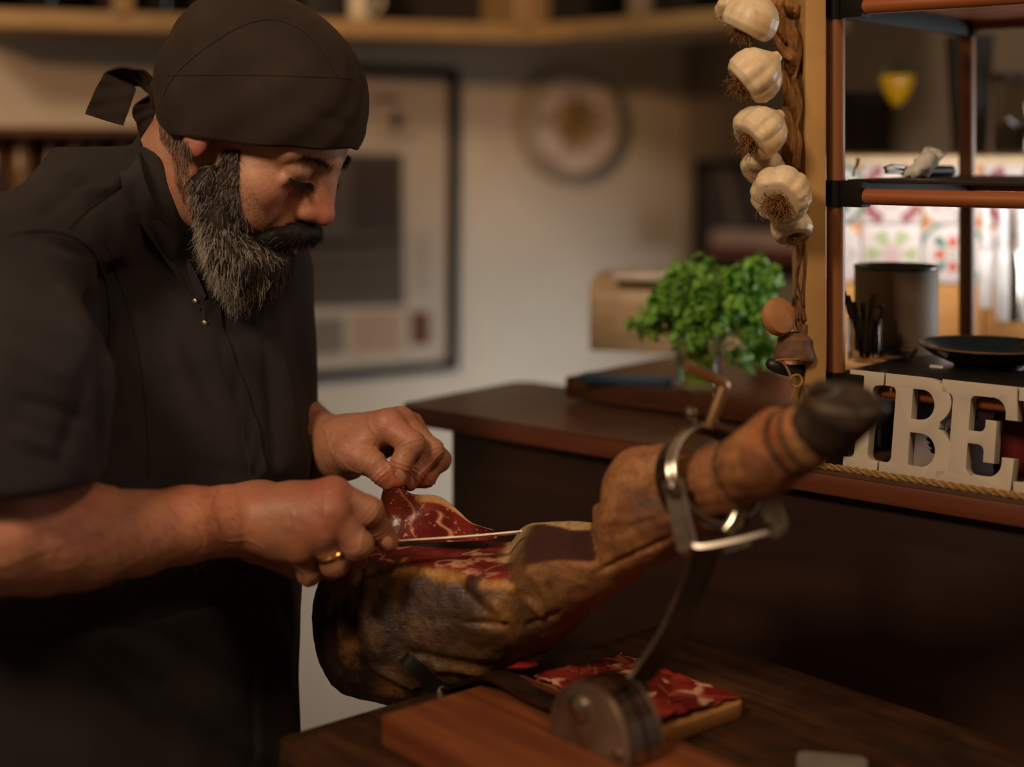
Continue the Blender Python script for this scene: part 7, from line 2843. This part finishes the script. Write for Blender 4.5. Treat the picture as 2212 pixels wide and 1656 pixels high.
# ------------------------------------------------------------------ apron, trousers, shoes
ap = SDF((-0.60, 1.18, 0.42), (-0.16, 1.68, 1.20), 0.006)
RINGS_SAVE = RINGS
RINGS = [(1.20, -0.368, 1.43, 0.192, 0.134), (1.08, -0.376, 1.43, 0.188, 0.134), (0.96, -0.380, 1.43, 0.188, 0.136), (0.86, -0.382, 1.43, 0.190, 0.140), (0.70, -0.382, 1.43, 0.196, 0.148), (0.45, -0.382, 1.43, 0.204, 0.158)]
ap.D[:] = np.maximum(torso_field(ap, 0.0), -torso_field(ap, -0.012))
xx, yy, zz = ap.xyz((slice(None),) * 3)
ap.D[:] = np.maximum(ap.D, zz - 1.085)
AV_, AF = ap.mesh(2)
AF = orient(AV_, AF, AV_.mean(0))
AN = vnormals(AV_, AF)
apx = to_px(AV_)
fd = np.zeros(len(AV_))
for f in [(180, 1330, 520, 1560, 26, .004), (230, 1310, 600, 1520, 22, -.004), (300, 1290, 560, 1360, 18, .003), (470, 1260, 640, 1320, 16, -.003), (120, 1400, 400, 1640, 28, -.004), (340, 1480, 600, 1656, 24, .004), (560, 1250, 545, 1650, 9, -.003), (575, 1250, 560, 1650, 9, .002)]:
    fd += fold(apx, *f)
fd += 0.0015 * fbm(AV_ * np.array([1, 1, 0.4]), 18, 3)
sg = 1.0 if (AN * (AV_ - np.array([-0.366, 1.42, 0.8])))[np.linalg.norm(AV_[:, :2] - np.array([-0.366, 1.42]), axis=1) > 0.14].sum() > 0 else -1.0
AV_ = AV_ + AN * fd[:, None] * sg
apron = obj('apron', AV_, AF, M_APRON, person, True)
RINGS = RINGS_SAVE

tr = SDF((-0.62, 1.14, 0.06), (-0.12, 1.70, 0.95), 0.009)
for s in (-1, 1):
    hip = np.array([-0.37, 1.42, 0.86]) + TL * 0.085 * s
    kn = np.array([-0.36, 1.42, 0.50]) + TL * 0.11 * s + TF * 0.02
    an = np.array([-0.375, 1.42, 0.09]) + TL * 0.13 * s
    tr.cone(hip, kn, 0.098, 0.075, 0.02)
    tr.cone(kn, an, 0.075, 0.062, 0.02)
tr.half((0, 0, 0.085), (0, 0, -1), 0.003)
PV, PF = tr.mesh(1)
obj('trousers', PV, orient(PV, PF, PV.mean(0)), plain('trouser_cloth', (30, 27, 26), 0.9, 0, 0.1), person, True)
for s in (-1, 1):
    an = np.array([-0.375, 1.42, 0.0]) + TL * 0.13 * s
    sh = SDF((-0.30, -0.10, -0.01), (0.30, 0.10, 0.16), 0.007, an + TF * 0.05, np.stack([TF, TL, [0, 0, 1]], 1))
    sh.ell((0.0, 0, 0.035), (0.14, 0.048, 0.036), 0.0)
    sh.ell((-0.06, 0, 0.07), (0.055, 0.042, 0.05), 0.03)
    sh.half((0, 0, 0.002), (0, 0, -1), 0.002)
    SV, SF = sh.mesh(1)
    SV = sh.world(SV)
    obj('shoe', SV, orient(SV, SF, SV.mean(0)), plain('shoe_leather', (20, 18, 17), 0.5), person, True)
